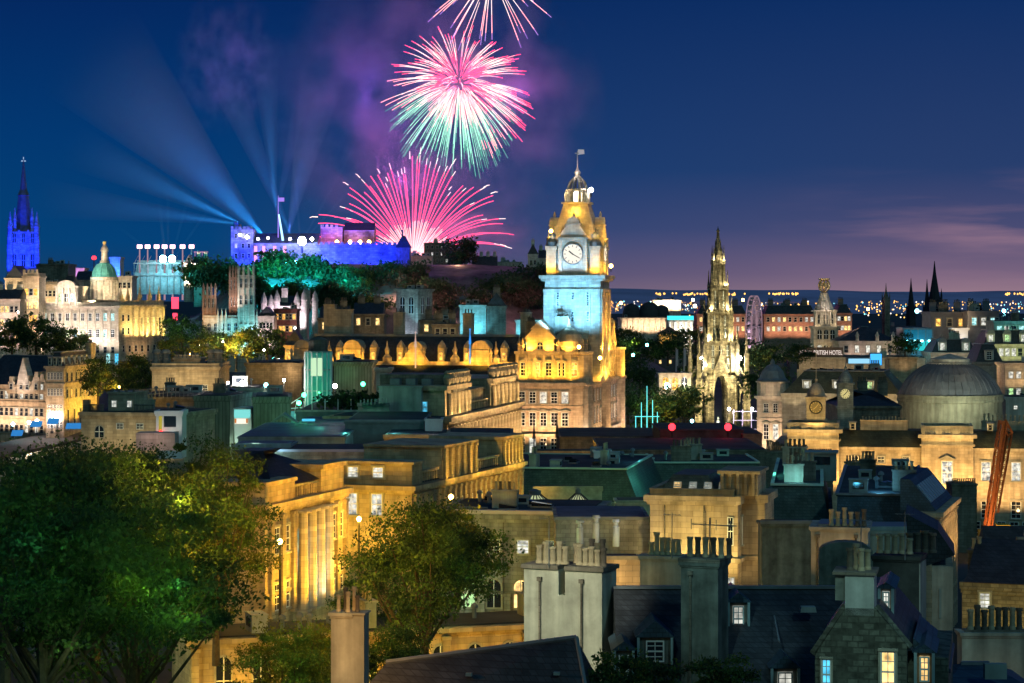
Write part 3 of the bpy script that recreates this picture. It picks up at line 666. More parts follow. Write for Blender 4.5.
for i, (x0, y0, x1, y1, Yb, ang, pw, c) in enumerate([
    (240, 223, 60, 140, 1150, 4.4, 2.4e6, (.03, .36, 1)), (240, 224, 20, 195, 1165, 3.6, 1.9e6, (.03, .36, 1)), (264, 236, 80, 40, 1170, 9, 1.5e6, (.02, .33, 1)), (288, 236, 330, 40, 1135, 5, 8e5, (.08, .2, 1)), (292, 238, 200, 20, 1175, 3.4, 1.2e6, (.04, .38, 1)),
    (276, 215, 262, 20, 1160, 3.0, 1.9e6, (.04, .38, 1)), (276, 215, 310, 60, 1185, 2.2, 6e5, (.12, .3, 1)),
    (300, 238, 288, 90, 1140, .7, 6e5, (.1, .6, 1)), (304, 238, 375, 110, 1140, .5, 4e5, (.3, .25, 1)), (306, 238, 395, 140, 1150, .45, 3e5, (.4, .2, 1)),
    (165, 257, 158, 190, 1110, .7, 3e5, (.1, .9, 1)), (168, 257, 168, 180, 1120, .6, 3e5, (.1, .9, 1)), (172, 257, 190, 190, 1130, .6, 3e5, (.1, .9, 1)), (175, 257, 215, 200, 1125, .6, 2.5e5, (.1, .8, 1)), (160, 257, 115, 225, 1135, .6, 2e5, (.1, .8, 1))]):
    beam(P(x0, y0, Yb), P(x1, y1, Yb + 30), R(ang), pw * BE, c, 'faint blue search light beam over the castle' if i < 7 else ('thin violet light beam fanning up from the brightest castle lamp' if i < 10 else 'thin cyan light beam fanning up from the grandstand'))
# ================================================================== far city, right of the clock tower
def blight(loc, p, c, r=.2): return point(loc, p, c, r)
# countless distant street lights in the plain: one mass
b = MB(); 
for i in range(900):
    px = rnd.uniform(610, 1040); Y = rnd.uniform(1800, 6200); X = (px - 512) / F * Y; z = gz(X, Y) + 14 + rnd.uniform(0, 22)
    if math.sin(px * .05) + math.sin(px * .021 + 1) + rnd.uniform(-1, 1) < -.4: continue
    s = Y / F * rnd.uniform(.3, .8); b.use(rnd.choice((0, 0, 0, 0, 1, 2))); b.lathe(X, Y, [(s * .4, z - s), (s, z), (s * .4, z + s)], 6)
tag(b.build('distant_city_lights', [emit('far_sodium', (1, .48, .10), 2.2), emit('far_white', (1, .9, .8), 1.8), emit('far_cyan', (.3, .9, 1), 1.6)]), 'orange and white lights of the distant city below the hills', 'city lights', None, 'stuff')
b = MB()
for i in range(90):
    px = rnd.choice((rnd.uniform(655, 708), rnd.uniform(705, 745), rnd.uniform(768, 800), rnd.uniform(1005, 1030))); Y = 7600; X = (px - 512) / F * Y; z = CZ + (300 - 294 - rnd.uniform(-.8, .8)) / F * Y
    b.lathe(X, Y, [(1.2, z - 3), (2.8, z), (1.2, z + 3)], 6)
tag(b.build('hillside_lights', [emit('far_sodium', (1, .48, .10), 2.2)]), 'row of orange lights along the foot of the purple hills', 'city lights', None, 'stuff')

# far roofs as many small dark houses (individually)
FW = mat('far_wall', (.16, .12, .12), var=.3, nscale=.1)
k = 0
far = bpy.data.objects
def smallhouse(px, Y, w, h, d, roofh, label, group, lit='dw', n=4, wm=None):
    X = (px - 512) / F * Y; z = gz(X, Y)
    o = empty('terrace_house', (X, Y, z), rnd.uniform(-.25, .25), label, 'house', group)
    b = MB(); b.box(-w / 2, w / 2, 0, d, -3, h); b.build('wall', [wm or FW], o)
    b = MB(); b.prismx([(-.3, h + .02), (d + .3, h + .02), (d / 2, h + roofh)], -w / 2, w / 2); r = b.build('roof', [SL], o)
    b = MB(); b.box(-w * .3, -w * .3 + 2, d / 2 - .6, d / 2 + .6, h + roofh - 1, h + roofh + 2); b.build('chimney', [FW], r)
    for i in range(n):
        for zz in (h - 3.5, h - 7.5):
            if rnd.random() < .75: link('window', win_mesh(1.4, 2, rnd.choice(lit), 'plain'), o, (-w / 2 + w * (i + .5) / n, 0, zz))
    return o
for i in range(30):
    px = 622 + i * 14 + rnd.uniform(-4, 4); Y = rnd.choice((1250, 1400, 1600)); nm = round(px)
    smallhouse(px, Y, rnd.uniform(12, 22), rnd.uniform(13, 20) + (Y - 1200) * .012, 10, 4, 'distant dark town house with a few lit windows on the skyline plain', 'distant town houses', 'dwyp')

def spire(name, label, px, ybase, ytop, wbase, Y, m, frac=.35, pin=True, cat='spire', grp=None, body=0):
    X = (px - 512) / F * Y; k = Y / F; H = (ybase - ytop) * k; w = wbase * k / 2
    o = empty(name, (X, Y, CZ - (ybase - 300) * k), R(20), label, cat, grp); hb = H * frac
    b = MB(); b.box(-w, w, -w, w, -8, hb); b.box(-w * 1.1, w * 1.1, -w * 1.1, w * 1.1, hb - .6, hb); b.build('tower', [m], o)
    b = MB(); b.lathe(0, 0, [(w * 1.12, hb + .02), (w * .9, hb + (H - hb) * .12), (w * .3, H * .8), (.05 * w, H)], 8, R(22.5)); b.build('steeple', [m], o)
    if pin:
        for sx in (-1, 1):
            for sy in (-1, 1): q = MB(); q.lathe(sx * w * .9, sy * w * .9, [(w * .22, hb + .03), (w * .22, hb + H * .06), (.02, hb + H * .18)], 6); q.build('pinnacle', [m], o)
    return o
BLK = mat('black_stone', (.03, .03, .035), var=.3, nscale=.2)
spire('cathedral_spire', 'left and shortest of three black cathedral spires on the skyline', 911, 322, 278, 7, 2000, BLK, .3, grp='cathedral spires')
spire('cathedral_spire', 'middle one of three black cathedral spires, half behind the tallest', 927, 322, 279, 6, 2050, BLK, .3, grp='cathedral spires')
spire('cathedral_spire', 'tallest black cathedral spire, right of the other two', 934.5, 325, 261, 11, 1900, BLK, .40, grp='cathedral spires')
spire('church_steeple', 'slim grey church steeple left of the black spires', 886, 326, 283, 6, 1000, STD, .62)
blight(P(917, 312, 1300), 30000, CYA, 1); lampball(P(917, 311, 1290), 1.1, LAMPC, 'bright cyan white lamp between the black spires', group='lamps in the far town')
lampball(P(1004, 311, 1150), .9, LAMPC, 'cyan lamp on a roof at the far right', group='lamps in the far town')
blight(P(1004, 309, 1140), 16000, CYA, 1)
for i, (x, y, m, l) in enumerate([(621, 303, LAMPY, 'sodium lamp left of the dark domed gallery'), (650, 303, LAMPC, 'pale cyan lamp above the dark domed gallery'), (743, 300, LAMPY, 'orange lamp left of the big wheel'), (695, 306, LAMPW, 'white lamp beside the gothic monument spire'), (868, 309, LAMPY, 'orange lamp right of the ball topped tower')]):
    lampball(P(x, y, 1700), 1.1, m, l, group='lamps in the far town')

# long hotel and terrace with pinkish walls and lit windows
def hblock(name, label, x0, x1, ytop, ybot, Y, D, wm, roofm, rh, n, rows, w, h, lit, style='plain', lamps=0, lc=WARM, lp=9000, dorm=0, dlit='d', zb=None, cat='building', chim=0, ang=0, grp=None, mansard=True, dr='gable', cornice=.35):
    B = Bld(name, label, cat, x0, Y + ang, x1, Y - ang, ytop, D, zb=(CZ - (ybot - 300) / F * Y - 6) if zb is None else zb, group=grp)
    B.wall(wm, cornice=cornice, ch=.4)
    if rh:
        (B.mans(roofm, rh, min(rh * .5, D * .35)) if mansard else B.hip(roofm, rh))
    else: B.flat()
    if n: B.wins('F', .6, B.W - .6, n, rows, w, h, lit, style)
    for i in range(lamps): a = B.W * (i + .5) / lamps; B.flood('F', [a], rows[-1] - 3 if rows else -8, 6, lp, lc, up=7)
    for i in range(dorm): B.dormer(B.W * (i + .5) / dorm, .35, B.H + .2, 1.9, 2.1, 2.5, dlit, dr, m=WHT)
    for i in range(chim): B.chim(B.W * (i + .5) / chim + rnd.uniform(-1, 1), D * .5, B.H + rh * .8, 2.2, 1, 2.2 + rh * .25, 4, wm, True)
    return B
PST = mat('pink_sandstone', (.32, .20, .15), brick=(1, .4, .02), var=.3, nscale=.2)
hblock('railway_hotel', 'long pink stone hotel with rows of lit windows left of the big wheel', 697, 747, 314, 335, 1000, 16, PST, SL, 3.5, 9, (-3.4, -7.4), 1.3, 2, 'wdpw', lamps=4, lp=2600, lc=(1, .5, .3), chim=3, grp='pink stone hotel ranges')
hblock('railway_hotel', 'long pink stone hotel with rows of lit windows right of the big wheel', 764, 816, 314, 340, 990, 16, PST, SL, 3.5, 9, (-3.4, -7.4), 1.3, 2, 'wdpw', lamps=4, lp=2600, lc=(1, .5, .3), chim=3, grp='pink stone hotel ranges')
hblock('railway_hotel', 'shorter pink stone range right of the ball topped tower', 836, 852, 313, 340, 985, 16, PST, SL, 3.5, 4, (-3.4, -7.4), 1.3, 2, 'wdp', lamps=1, lp=2600, lc=(1, .5, .3), chim=1, grp='pink stone hotel ranges')
hblock('office_block', 'white lit office block on the skyline above the domed gallery', 653, 681, 300, 312, 1300, 12, STP, SL, 0, 0, (-3,), 1, 1, 'd', lamps=3, lp=14000)
B = hblock('domed_gallery', 'gallery with dark domes and pale columns behind the gardens', 621, 668, 318, 330, 900, 26, STP, SL, 0, 0, (-3,), 1, 1, 'd', lamps=4, lp=4200, lc=(1, .7, .45))
B.pils('F', .5, B.W - .5, 9, -5 + B.H - 0, B.H - .8, .8, .7, STP, 'column', True)
for x, r in ((4.5, 3.6), (11.5, 4.2), (16.5, 3)):
    d = MB(); d.lathe(x, 8, [(r, B.H + .2), (r, B.H + 1.5), (r * .98, B.H + 2), (r * .8, B.H + r * .75 + 1.6), (r * .45, B.H + r + 1.7), (.1, B.H + r * 1.12 + 1.8)], 18); d.build('dome', [mat('dark_dome', (.05, .045, .05), var=.2)], B.root)
B = hblock('columned_pavilion', 'pale columned pavilion with a glowing cyan band under its roof', 668, 693, 320, 338, 880, 12, STP, SL, 0, 0, (-3,), 1, 1, 'd')
B.pils('F', .6, B.W - .6, 5, B.H - 7, B.H - .9, .9, .8, WHT, 'column', True); m = MB(); m.box(-.3, B.W + .2, -.65, -.5, B.H + .05, B.H + 1.6); m.build('light_band', [emit('cyan_band', (.05, .75, .9), 1.2)], B.root)
blight(B.wp(4, -4, B.H - 5), 2500, WHI); blight(B.wp(9, -4, B.H - 5), 2500, WHI)
B = hblock('garden_building', 'low building with a red brown roof and yellow lit wall below the columned pavilion', 659, 681, 334, 341, 800, 8, ST, mat('russet_tiles', (.22, .09, .06), var=.3), 2.5, 4, (-2.4,), 1, 1.4, 'yw', lamps=2, lp=1800, lc=YEL, mansard=False)
B = hblock('gate_pavilion', 'small classical pavilion with lit arches among the garden trees', 659, 691, 373, 392, 620, 6, STP, LEAD, 0, 0, (-2,), 1, 1, 'd', lamps=0)
B.wins('F', .5, B.W - .5, 3, (-4.6,), 1.5, 3.4, 'ydw', 'arch'); blight(B.wp(2, -3, B.H - 3), 900, WARM); blight(B.wp(7, -3, B.H - 3), 1200, WARM)

# trees of the gardens
tree_src('gard1', 21, 19, 12, 2, 3000, .5, [LF, LFD], 30, False); tree_src('gard2', 22, 20, 12, 2, 3000, .5, [LFD, LFY], 30, False)
TRS = [(615, 372, 760, 'gard2', 'dark tree just right of the gold hotel wing'), (640, 366, 790, 'gard2', 'dark tree below the left end of the domed gallery'), (668, 362, 780, 'gard1', 'dark tree below the russet roofed garden building'),
    (692, 360, 790, 'gard2', 'dark tree left of the monument behind the gate pavilion'), (640, 392, 650, 'gard1', 'dark green tree left of the small classical pavilion'), (628, 420, 600, 'gard1', 'green tree right of the hotel base'),
    (650, 432, 560, 'gard1', 'lamp lit green tree in front of the small classical pavilion'), (664, 436, 560, 'gard2', 'yellow green lit tree left of the monument foot'), (684, 420, 620, 'gard2', 'dark tree touching the left monument pier'), (700, 385, 700, 'gard2', 'dark tree behind the left monument pier'),
    (748, 372, 720, 'gard1', 'dark green tree at the foot of the big wheel'), (764, 376, 700, 'gard2', 'dark green tree right of the big wheel foot'), (768, 402, 650, 'gard1', 'green tree right of the monument foot'), (628, 352, 850, 'gard2', 'dark tree behind the gold hotel roof')]
for px, py, Y, key, lab in TRS: tree(key, px, py, Y, lab, rnd.uniform(.6, .78), group='trees of the gardens')
for px, py, Y, p, c in [(645, 400, 545, 3500, (.6, 1, .5)), (668, 405, 548, 2500, YEL), (635, 340, 760, 1500, LIM), (655, 350, 740, 1500, (.7, 1, .5)), (760, 400, 620, 1500, LIM)]: blight(P(px, py, Y), p, c, .3)
lampball(P(667, 386, 590), .7, LAMPC, 'bright white blue lamp in front of the small classical pavilion', 'street_lamp', 'lamps in the gardens'); blight(P(667, 386, 588), 2500, WHI)
for i, (x, y, m, l) in enumerate([(676, 413, LAMPY, 'pair of yellow lamps on a post among the trees'), (647, 345, LAMPC, 'tiny cyan lamp in the dark trees'), (693, 300, LAMPW, 'tiny white lamp on the plain'), (633, 355, LAMPC, 'small pale lamp in the dark garden')]): lampball(P(x, y, 600), .35, m, l, 'street_lamp', 'lamps in the gardens')
for i, (x, l) in enumerate([(676, 'bare slim flagpole left of its pair in the dark garden'), (684, 'bare slim flagpole right of its pair in the dark garden')]):
    b = MB(); q = P(x, 372, 640); t = P(x, 348, 640); b.tube((0, 0, 0), (0, 0, t.z - q.z), .2, .1); b.box(0, .6, -.04, .04, t.z - q.z - 5, t.z - q.z - .4); tag(b.build('flagpole', [mat('flag_cloth', (.45, .35, .42), var=.1)], None, q), l, 'flagpole', 'garden flagpoles')

# ------------------------------------------------------------------ gothic monument
YM = 690; km = YM / F
mon = empty('gothic_monument', (P(718, 437, YM).x, YM, CZ - 139 * km), R(6), 'tall gothic spire monument with pinnacles lit pale yellow', 'monument')
MS = mat('monument_stone', (.26, .22, .15), brick=(.9, .4, .03, .5), var=.7, nscale=.9, streak=.6, bump=1)
def mz(y): return (439 - y) * km
b = MB(); b.box(-8.6, 8.6, -8.6, 8.6, -4, .8); b.box(-7.6, 7.6, -7.6, 7.6, .8, 1.8); b.build('base_steps', [MS], mon)
def pinn(cx, cy, w, z0, z1, z2, name='pinnacle', parent=None):
    b = MB(); b.box(cx - w, cx + w, cy - w, cy + w, z0, z1); b.box(cx - w * 1.2, cx + w * 1.2, cy - w * 1.2, cy + w * 1.2, z1 - .3, z1 + .02)
    b.lathe(cx, cy, [(w * 1.1, z1 + .03), (w * .5, z1 + (z2 - z1) * .5), (w * .75, z1 + (z2 - z1) * .53), (w * .3, z1 + (z2 - z1) * .8), (w * .4, z1 + (z2 - z1) * .84), (.03, z2)], 8)
    for s_ in (-1, 1):   # small gablets
        b.prism([(cx - w * 1.1, z1 + .04), (cx + w * 1.1, z1 + .04), (cx, z1 + w * 1.9)], cy + s_ * w * 1.15 - .05, cy + s_ * w * 1.15 + .05)
    return b.build(name, [MS], parent or mon)
# four main piers and arch walls
A0, A1 = 2.1, 5.1
for sx in (-1, 1):
    for sy in (-1, 1):
        b = MB(); b.box(min(sx * A0, sx * (A1 - .5)), max(sx * A0, sx * (A1 - .5)), min(sy * A0, sy * (A1 - .5)), max(sy * A0, sy * (A1 - .5)), 1.8, mz(375))
        for o_ in (A0 + .3, A1 - .8): b.box(sx * o_ - .25, sx * o_ + .25, sy * (A1 - .45) - .3, sy * (A1 - .45) + .3, 1.8, mz(378)); b.box(sx * (A1 - .45) - .3, sx * (A1 - .45) + .3, sy * o_ - .25, sy * o_ + .25, 1.8, mz(378))
        b.build('pier', [MS], mon)
        # outer buttress towers with pinnacle, flying buttress
        c = 7.2
        b = MB(); b.box(sx * c - .9, sx * c + .9, sy * c - .9, sy * c + .9, 1.5, mz(378)); b.box(sx * c - 1.1, sx * c + 1.1, sy * c - 1.1, sy * c + 1.1, mz(400), mz(398)); b.box(sx * c - .35, sx * c + .35, sy * c - 1.15, sy * c + 1.15, 1.5, mz(402))
        b.box(sx * c - 1.15, sx * c + 1.15, sy * c - .35, sy * c + .35, 1.5, mz(402)); bt = b.build('buttress', [MS], mon)
        pinn(sx * c, sy * c, .62, mz(378) + .02, mz(355), mz(334), 'pinnacle', mon)
        b = MB(); b.tube((sx * c, sy * c, mz(378)), (sx * 4.6, sy * 4.6, mz(362)), .4, .4, 5); b.tube((sx * c, sy * c, mz(392)), (sx * 4.8, sy * 4.8, mz(381)), .35, .35, 5); b.build('flying_buttress', [MS], mon)
        pinn(sx * 4.9, sy * 4.9, .5, mz(375) + .02, mz(345), mz(325)); pinn(sx * 3.5, sy * 3.5, .38, mz(338), mz(312), mz(296)); pinn(sx * 2.4, sy * 2.4, .3, mz(300), mz(284), mz(270)); pinn(sx * 1.5, sy * 1.5, .2, mz(262), mz(254), mz(245))
# pointed arches between the piers
def arch(cx, z0, hw, hh, top, W2, y0, y1, b):
    n = 8; L_ = []; 
    for i in range(n + 1): t = i / n; L_.append((cx - hw * math.cos(t * math.pi / 2) ** .8 if i < n else cx, z0 + hh * math.sin(t * math.pi / 2)))
    Rr = [(2 * cx - x, z) for x, z in L_]
    b.prism([(cx - W2, z0)] + [p for p in L_] + [(cx, top), (cx - W2, top)], y0, y1)
    b.prism([(cx, top)] + [p for p in reversed(Rr)] + [(cx + W2, z0), (cx + W2, top)], y0, y1)
for s_ in (-1, 1):
    b = MB(); arch(0, mz(398), 2.1, 7, mz(368), 2.1, s_ * 4.2 - .4, s_ * 4.2 + .4, b); b.prism([(-2.4, mz(372)), (2.4, mz(372)), (0, mz(352))], s_ * 4.75 - .15, s_ * 4.75 + .15); b.build('arch', [MS], mon)
    b = MB(); arch(0, mz(398), 2.1, 7, mz(368), 2.1, s_ * 4.2 - .4, s_ * 4.2 + .4, b); b.prism([(-2.4, mz(372)), (2.4, mz(372)), (0, mz(352))], s_ * 4.75 - .15, s_ * 4.75 + .15); o = b.build('arch', [MS], mon); o.rotation_euler.z = math.pi / 2
    for q in (-1, 1):  # side arches to the buttress towers
        b = MB(); arch(q * 6.1, mz(404), .95, 4, mz(388), 1.0, s_ * 7.2 - .25, s_ * 7.2 + .25, b); b.build('side_arch', [MS], mon)
# gallery stages
def stage(y0, y1, w0, w1, open_=True, name='spire_stage'):
    b = MB(); z0, z1 = mz(y0), mz(y1); h = z1 - z0
    if open_:
        for sx in (-1, 1):
            for sy in (-1, 1):
                b.add([(sx * w0 * .62, sy * w0 * .62, z0), (sx * w0, sy * w0 * .62, z0), (sx * w0, sy * w0, z0), (sx * w0 * .62, sy * w0, z0), (sx * w1 * .62, sy * w1 * .62, z1), (sx * w1, sy * w1 * .62, z1), (sx * w1, sy * w1, z1), (sx * w1 * .62, sy * w1, z1)],
                      [(3, 2, 1, 0), (4, 5, 6, 7), (0, 1, 5, 4), (1, 2, 6, 5), (2, 3, 7, 6), (3, 0, 4, 7)])
        b.frus(-w0 * .72, w0 * .72, -w0 * .72, w0 * .72, z0, z1, w0 * .72 - w1 * .72)
        for a in range(4):
            b.T = Matrix.Rotation(a * math.pi / 2, 4, 'Z'); b.box(-.14, .14, -w0 * .82, -w0 * .6, z0, z1 - .5); b.T = None
    else: b.frus(-w0, w0, -w0, w0, z0, z1, w0 - w1)
    o = b.build(name, [MS], mon)
    if y0 < 373:
        for i in range(3 if w1 > 2 else 1):
            n_ = 3 if w1 > 2 else 1; wx = (i - (n_ - 1) / 2) * w1 * .5
            for k_ in range(2): link('window', win_mesh(w1 * .17, h * .36, 'd', 'arch'), o, (wx, -w1 * (.76 if k_ else .82) - .05, z0 + h * (.1 + .42 * k_))); link('window', win_mesh(w1 * .17, h * .36, 'd', 'arch'), o, (w1 * (.76 if k_ else .82) + .05, wx, z0 + h * (.1 + .42 * k_)), math.pi / 2)
    g = MB(); w = w1 * 1.12; g.box(-w, w, -w, w, z1 - .45, z1 + .02)
    for a in range(4):
        g.T = Matrix.Rotation(a * math.pi / 2, 4, 'Z')
        for i in range(7): x = -w + w * 2 * (i + .5) / 7; g.box(x - .1, x + .1, -w, -w + .15, z1 + .02, z1 + .8)
        g.box(-w, w, -w, -w + .17, z1 + .8, z1 + .95); g.T = None
    g.build('gallery', [MS], mon); return o
stage(372, 341, 5.0, 4.5); stage(341, 312, 3.9, 3.3); stage(312, 288, 3.0, 2.5); stage(288, 263, 2.15, 1.75); 
b = MB(); b.lathe(0, 0, [(1.5, mz(263)), (1.1, mz(250)), (.55, mz(240)), (.35, mz(232)), (.55, mz(231)), (.2, mz(229)), (.02, mz(226))], 8, R(22.5)); b.build('spire', [MS], mon)
for a in range(4):
    for (z, w) in ((mz(250), 1.2), (mz(243), .75)):
        b = MB(); b.T = Matrix.Rotation(a * math.pi / 2, 4, 'Z'); b.lathe(w, 0, [(.18, z - 1), (.18, z), (.02, z + 1.3)], 6); b.build('crocket', [MS], mon)
b = MB(); b.box(-.9, .9, -.7, .9, 1.8, 3.4); b.lathe(0, 0, [(.75, 3.4), (.85, 4), (.6, 5.2), (.45, 5.7), (.16, 5.8), (.3, 6.1), (.28, 6.5), (.05, 6.7)], 10); b.box(-.6, .6, -1.1, -.2, 3.4, 4.2); b.build('statue', [mat('white_marble', (.75, .75, .72), var=.1)], mon)
mc_ = mon.location; LMC = (1, .84, .42)
for (dx, dy, z, tx, tz, p) in [(-10, -22, 2, -1, 22, 34000), (10, -22, 2, 1, 22, 34000), (0, -22, 4, 0, 40, 95000)]: spot(mc_ + Vector((dx, dy, z)), mc_ + Vector((tx, 0, tz)), p, LMC, 70)
for (z, w, p) in ((mz(367), 6, 3200), (mz(340), 4.6, 2600), (mz(311), 3.6, 1500), (mz(287), 2.8, 900), (mz(262), 2.2, 500)):
    for sx in (-1, 1): point(mc_ + Vector((sx * w * .7, -w, z + .8)), p, LMC, .2)
point(mc_ + Vector((0, -1.5, 4)), 900, WHI, .2); point(mc_ + Vector((0, 0, mz(372))), 700, LMC)
for i, (x, l) in enumerate([(700, 'bright warm lamp left of the monument arch'), (740, 'bright warm lamp right of the monument arch')]):
    q = P(x, 358, YM - 8); lampball(q, .55, emit('strong_white_lamp', (1, .93, .75), 60), l, 'floodlamp', 'lamps on the monument'); point(q + Vector((0, 2, -1)), 3500, WHI, .2)

# ------------------------------------------------------------------ big wheel, seen nearly edge on
q = P(754, 327, 760); rr = 10.3
wh = empty('ferris_wheel', (q.x, q.y, 0), R(74), 'big observation wheel seen nearly edge on with pale pink rim', 'ferris wheel')
WM = mat('wheel_steel', (.25, .22, .24), var=.1, bump=0)
RIM = emit('wheel_lights', (1, .62, .75), .24)
b = MB()
for s_ in (-.9, .9):
    for i in range(48):
        a, a2 = 2 * math.pi * i / 48, 2 * math.pi * (i + 1) / 48
        b.tube((rr * math.cos(a), s_, q.z + rr * math.sin(a)), (rr * math.cos(a2), s_, q.z + rr * math.sin(a2)), .16, .16, 5)
b.build('rim', [RIM], wh)
b = MB(); b.tube((0, -1.6, q.z), (0, 1.6, q.z), .5, .5, 10); b.build('hub', [WM], wh)
for i in range(24):
    a = 2 * math.pi * i / 24; b = MB(); b.tube((0, -.9, q.z), (rr * math.cos(a), -.9, q.z + rr * math.sin(a)), .07, .07, 4); b.tube((0, .9, q.z), (rr * math.cos(a), .9, q.z + rr * math.sin(a)), .07, .07, 4); b.tube((rr * math.cos(a), -.9, q.z + rr * math.sin(a)), (rr * math.cos(a), .9, q.z + rr * math.sin(a)), .08); b.build('spoke', [RIM], wh)
    g = MB(); x, z = (rr + .1) * math.cos(a), q.z + (rr + .1) * math.sin(a) - 1.1; g.lathe(x, 0, [(.5, z - .7), (.8, z - .4), (.8, z + .3), (.5, z + .8)], 8); g.build('gondola', [WM], wh)
for s_ in (-1, 1):
    b = MB(); b.tube((0, s_ * 1.5, q.z), (-5, s_ * 4, q.z - 16), .3); b.tube((0, s_ * 1.5, q.z), (5, s_ * 4, q.z - 16), .3); b.build('support_leg', [WM], wh)
point(P(754, 345, 745), 6000, (.9, .6, .8)); point(P(770, 345, 748), 2500, (.9, .6, .8))

# ================================================================== old town on the left
# blue lit church spire
YH = 900; kh = YH / F; q = P(23.5, 272, YH)
hub = empty('church_spire', (q.x, YH, q.z), R(12), 'gothic church tower and spire floodlit deep blue at the far left', 'church')
def hz(y): return (272 - y) * kh
CH = mat('church_stone', (.4, .4, .42), brick=(1, .4, .02, .5), var=.4, nscale=.4)
b = MB(); w = 5.1; b.box(-w, w, -w, w, -10, hz(232)); b.box(-w - .3, w + .3, -w - .3, w + .3, hz(246), hz(244.5)); b.build('tower', [CH], hub)
for i, x in enumerate((-3.4, 0, 3.4)): link('window', win_mesh(1.3, 5, 'd', 'arch'), hub, (x, -w, hz(267))); link('window', win_mesh(1.0, 3.6, 'd', 'arch'), hub, (x, -w, hz(243)))
for x in (-1.8, 1.8): b = MB(); b.box(x - .4, x + .4, -w - .7, -w, -10, hz(230)); b.build('buttress', [CH], hub)
for sx in (-1, 1):
    for sy in (-1, 1):
        b = MB(); b.lathe(sx * w, sy * w, [(1.3, -10), (1.2, hz(240)), (1.0, hz(228)), (1.25, hz(227.5)), (.6, hz(220)), (.1, hz(212))], 8); b.build('pinnacle', [CH], hub)
    b = MB(); b.lathe(sx * 3.3, -3.6, [(.8, hz(232)), (.7, hz(222)), (.9, hz(221.5)), (.1, hz(208))], 6); b.build('pinnacle', [CH], hub)
b = MB(); b.lathe(0, 0, [(3.6, hz(232)), (3.0, hz(215)), (2.2, hz(196)), (2.5, hz(195.5)), (1.5, hz(190)), (.9, hz(176)), (.3, hz(163)), (.12, hz(159))], 8, R(22.5)); b.build('steeple', [mat('dark_steeple', (.12, .13, .17), var=.3)], hub)
b = MB(); b.box(-.15, .15, -.1, .1, hz(164), hz(157)); b.box(-.9, .9, -.1, .1, hz(161.5), hz(160.5)); b.build('cross', [emit('pale_cross', (.4, .6, .9), .7)], hub)
for (dx, z, t, p) in [(-6, -2, 12, 45000), (6, -2, 12, 45000), (0, 3, 22, 20000), (-1, 12, 34, 7000)]: spot(hub.location + Vector((dx, -16, z)), hub.location + Vector((dx * .4, -5, t)), p, (.004, .02, 1), 80)

# bank with green dome
YB = 720
BK = Bld('domed_bank', 'white floodlit classical bank with copper green dome', 'bank', 39, YB - 8, 119, YB - 14, 306, 26, zb=36)
BK.wall(STP, cornice=.7, bands=(-6.2, -11.5), parapet=1.0, trim=STP)
BK.wins('F', .8, BK.W - .8, 10, (-4.6, -9.6), 1.2, 2.4, 'dddcg', 'ped'); BK.wins('F', .8, BK.W - .8, 10, (-14.5,), 1.2, 2, 'ddp', 'plain')
BK.pils('F', .3, BK.W - .3, 11, BK.H - 10.8, BK.H - 1.1, .55, .45, STP)
BK.flat(LEAD)
# pavilion on the left part
b = MB(); x0, x1 = BK.lx(55), BK.lx(77); z = BK.H; b.box(x0, x1, .3, 8, z, BK.lz(288)); b.box(x0 - .4, x1 + .4, -.1, 8.4, BK.lz(288), BK.lz(286)); 
for i in range(4): xx = x0 + .5 + (x1 - x0 - 1) * i / 3; b.lathe(xx, -.05, [(.45, z), (.38, BK.lz(288))], 8)
b.prism([((x0 + x1) / 2 + (x1 - x0) * .42 * math.cos(a), BK.lz(286) + 1.8 * math.sin(a)) for a in [math.pi * i / 8 for i in range(9)]], -.1, 1)
pv = b.build('pavilion', [STP], BK.root)
for i in range(3): link('window', win_mesh(1.1, 2.6, 'gdc'[i], 'arch'), pv, (x0 + 1.7 + i * (x1 - x0 - 3.4) / 2, .3, z + 1.3))
b = MB(); xc = (x0 + x1) / 2; b.frus(xc - 2, xc + 2, 2, 6, BK.lz(286), BK.lz(275), 1.1); b.build('dark_dome', [SL], pv)
# drum and green dome
kx_ = (104.5 - 512) / F; q_ = BK.a + BK.n * 12; xd = (kx_ * q_.y - q_.x) / (BK.d.x - kx_ * BK.d.y); r = 4.1; z0 = BK.H; zd = BK.lz(277, xd, 12)
b = MB(); b.lathe(xd, 12, [(r, z0), (r, zd - 1.2), (r * 1.06, zd - 1.1), (r * 1.06, zd)], 24); 
for i in range(10): a = 2 * math.pi * i / 10; b.lathe(xd + r * 1.02 * math.cos(a), 12 + r * 1.02 * math.sin(a), [(.4, z0), (.35, zd - 1.2)], 8)
dr = b.build('drum', [STP], BK.root)
zt = BK.lz(262, xd, 12); h = zt - zd; b = MB(); b.lathe(xd, 12, [(r * .94, zd + .02), (r * .9, zd + h * .25), (r * .78, zd + h * .55), (r * .52, zd + h * .85), (r * .25, zt)], 24); dm = b.build('dome', [COPPER], BK.root)
for i in range(12):
    a = 2 * math.pi * i / 12 + .1; b = MB(); pr = [(r * .95, zd + .05), (r * .92, zd + h * .25), (r * .8, zd + h * .55), (r * .54, zd + h * .86)]
    for (ra, za), (rb, zb2) in zip(pr, pr[1:]): b.tube((xd + ra * math.cos(a), 12 + ra * math.sin(a), za), (xd + rb * math.cos(a), 12 + rb * math.sin(a), zb2), .16, .14, 4)
    b.build('dome_rib', [COPPER], dm)
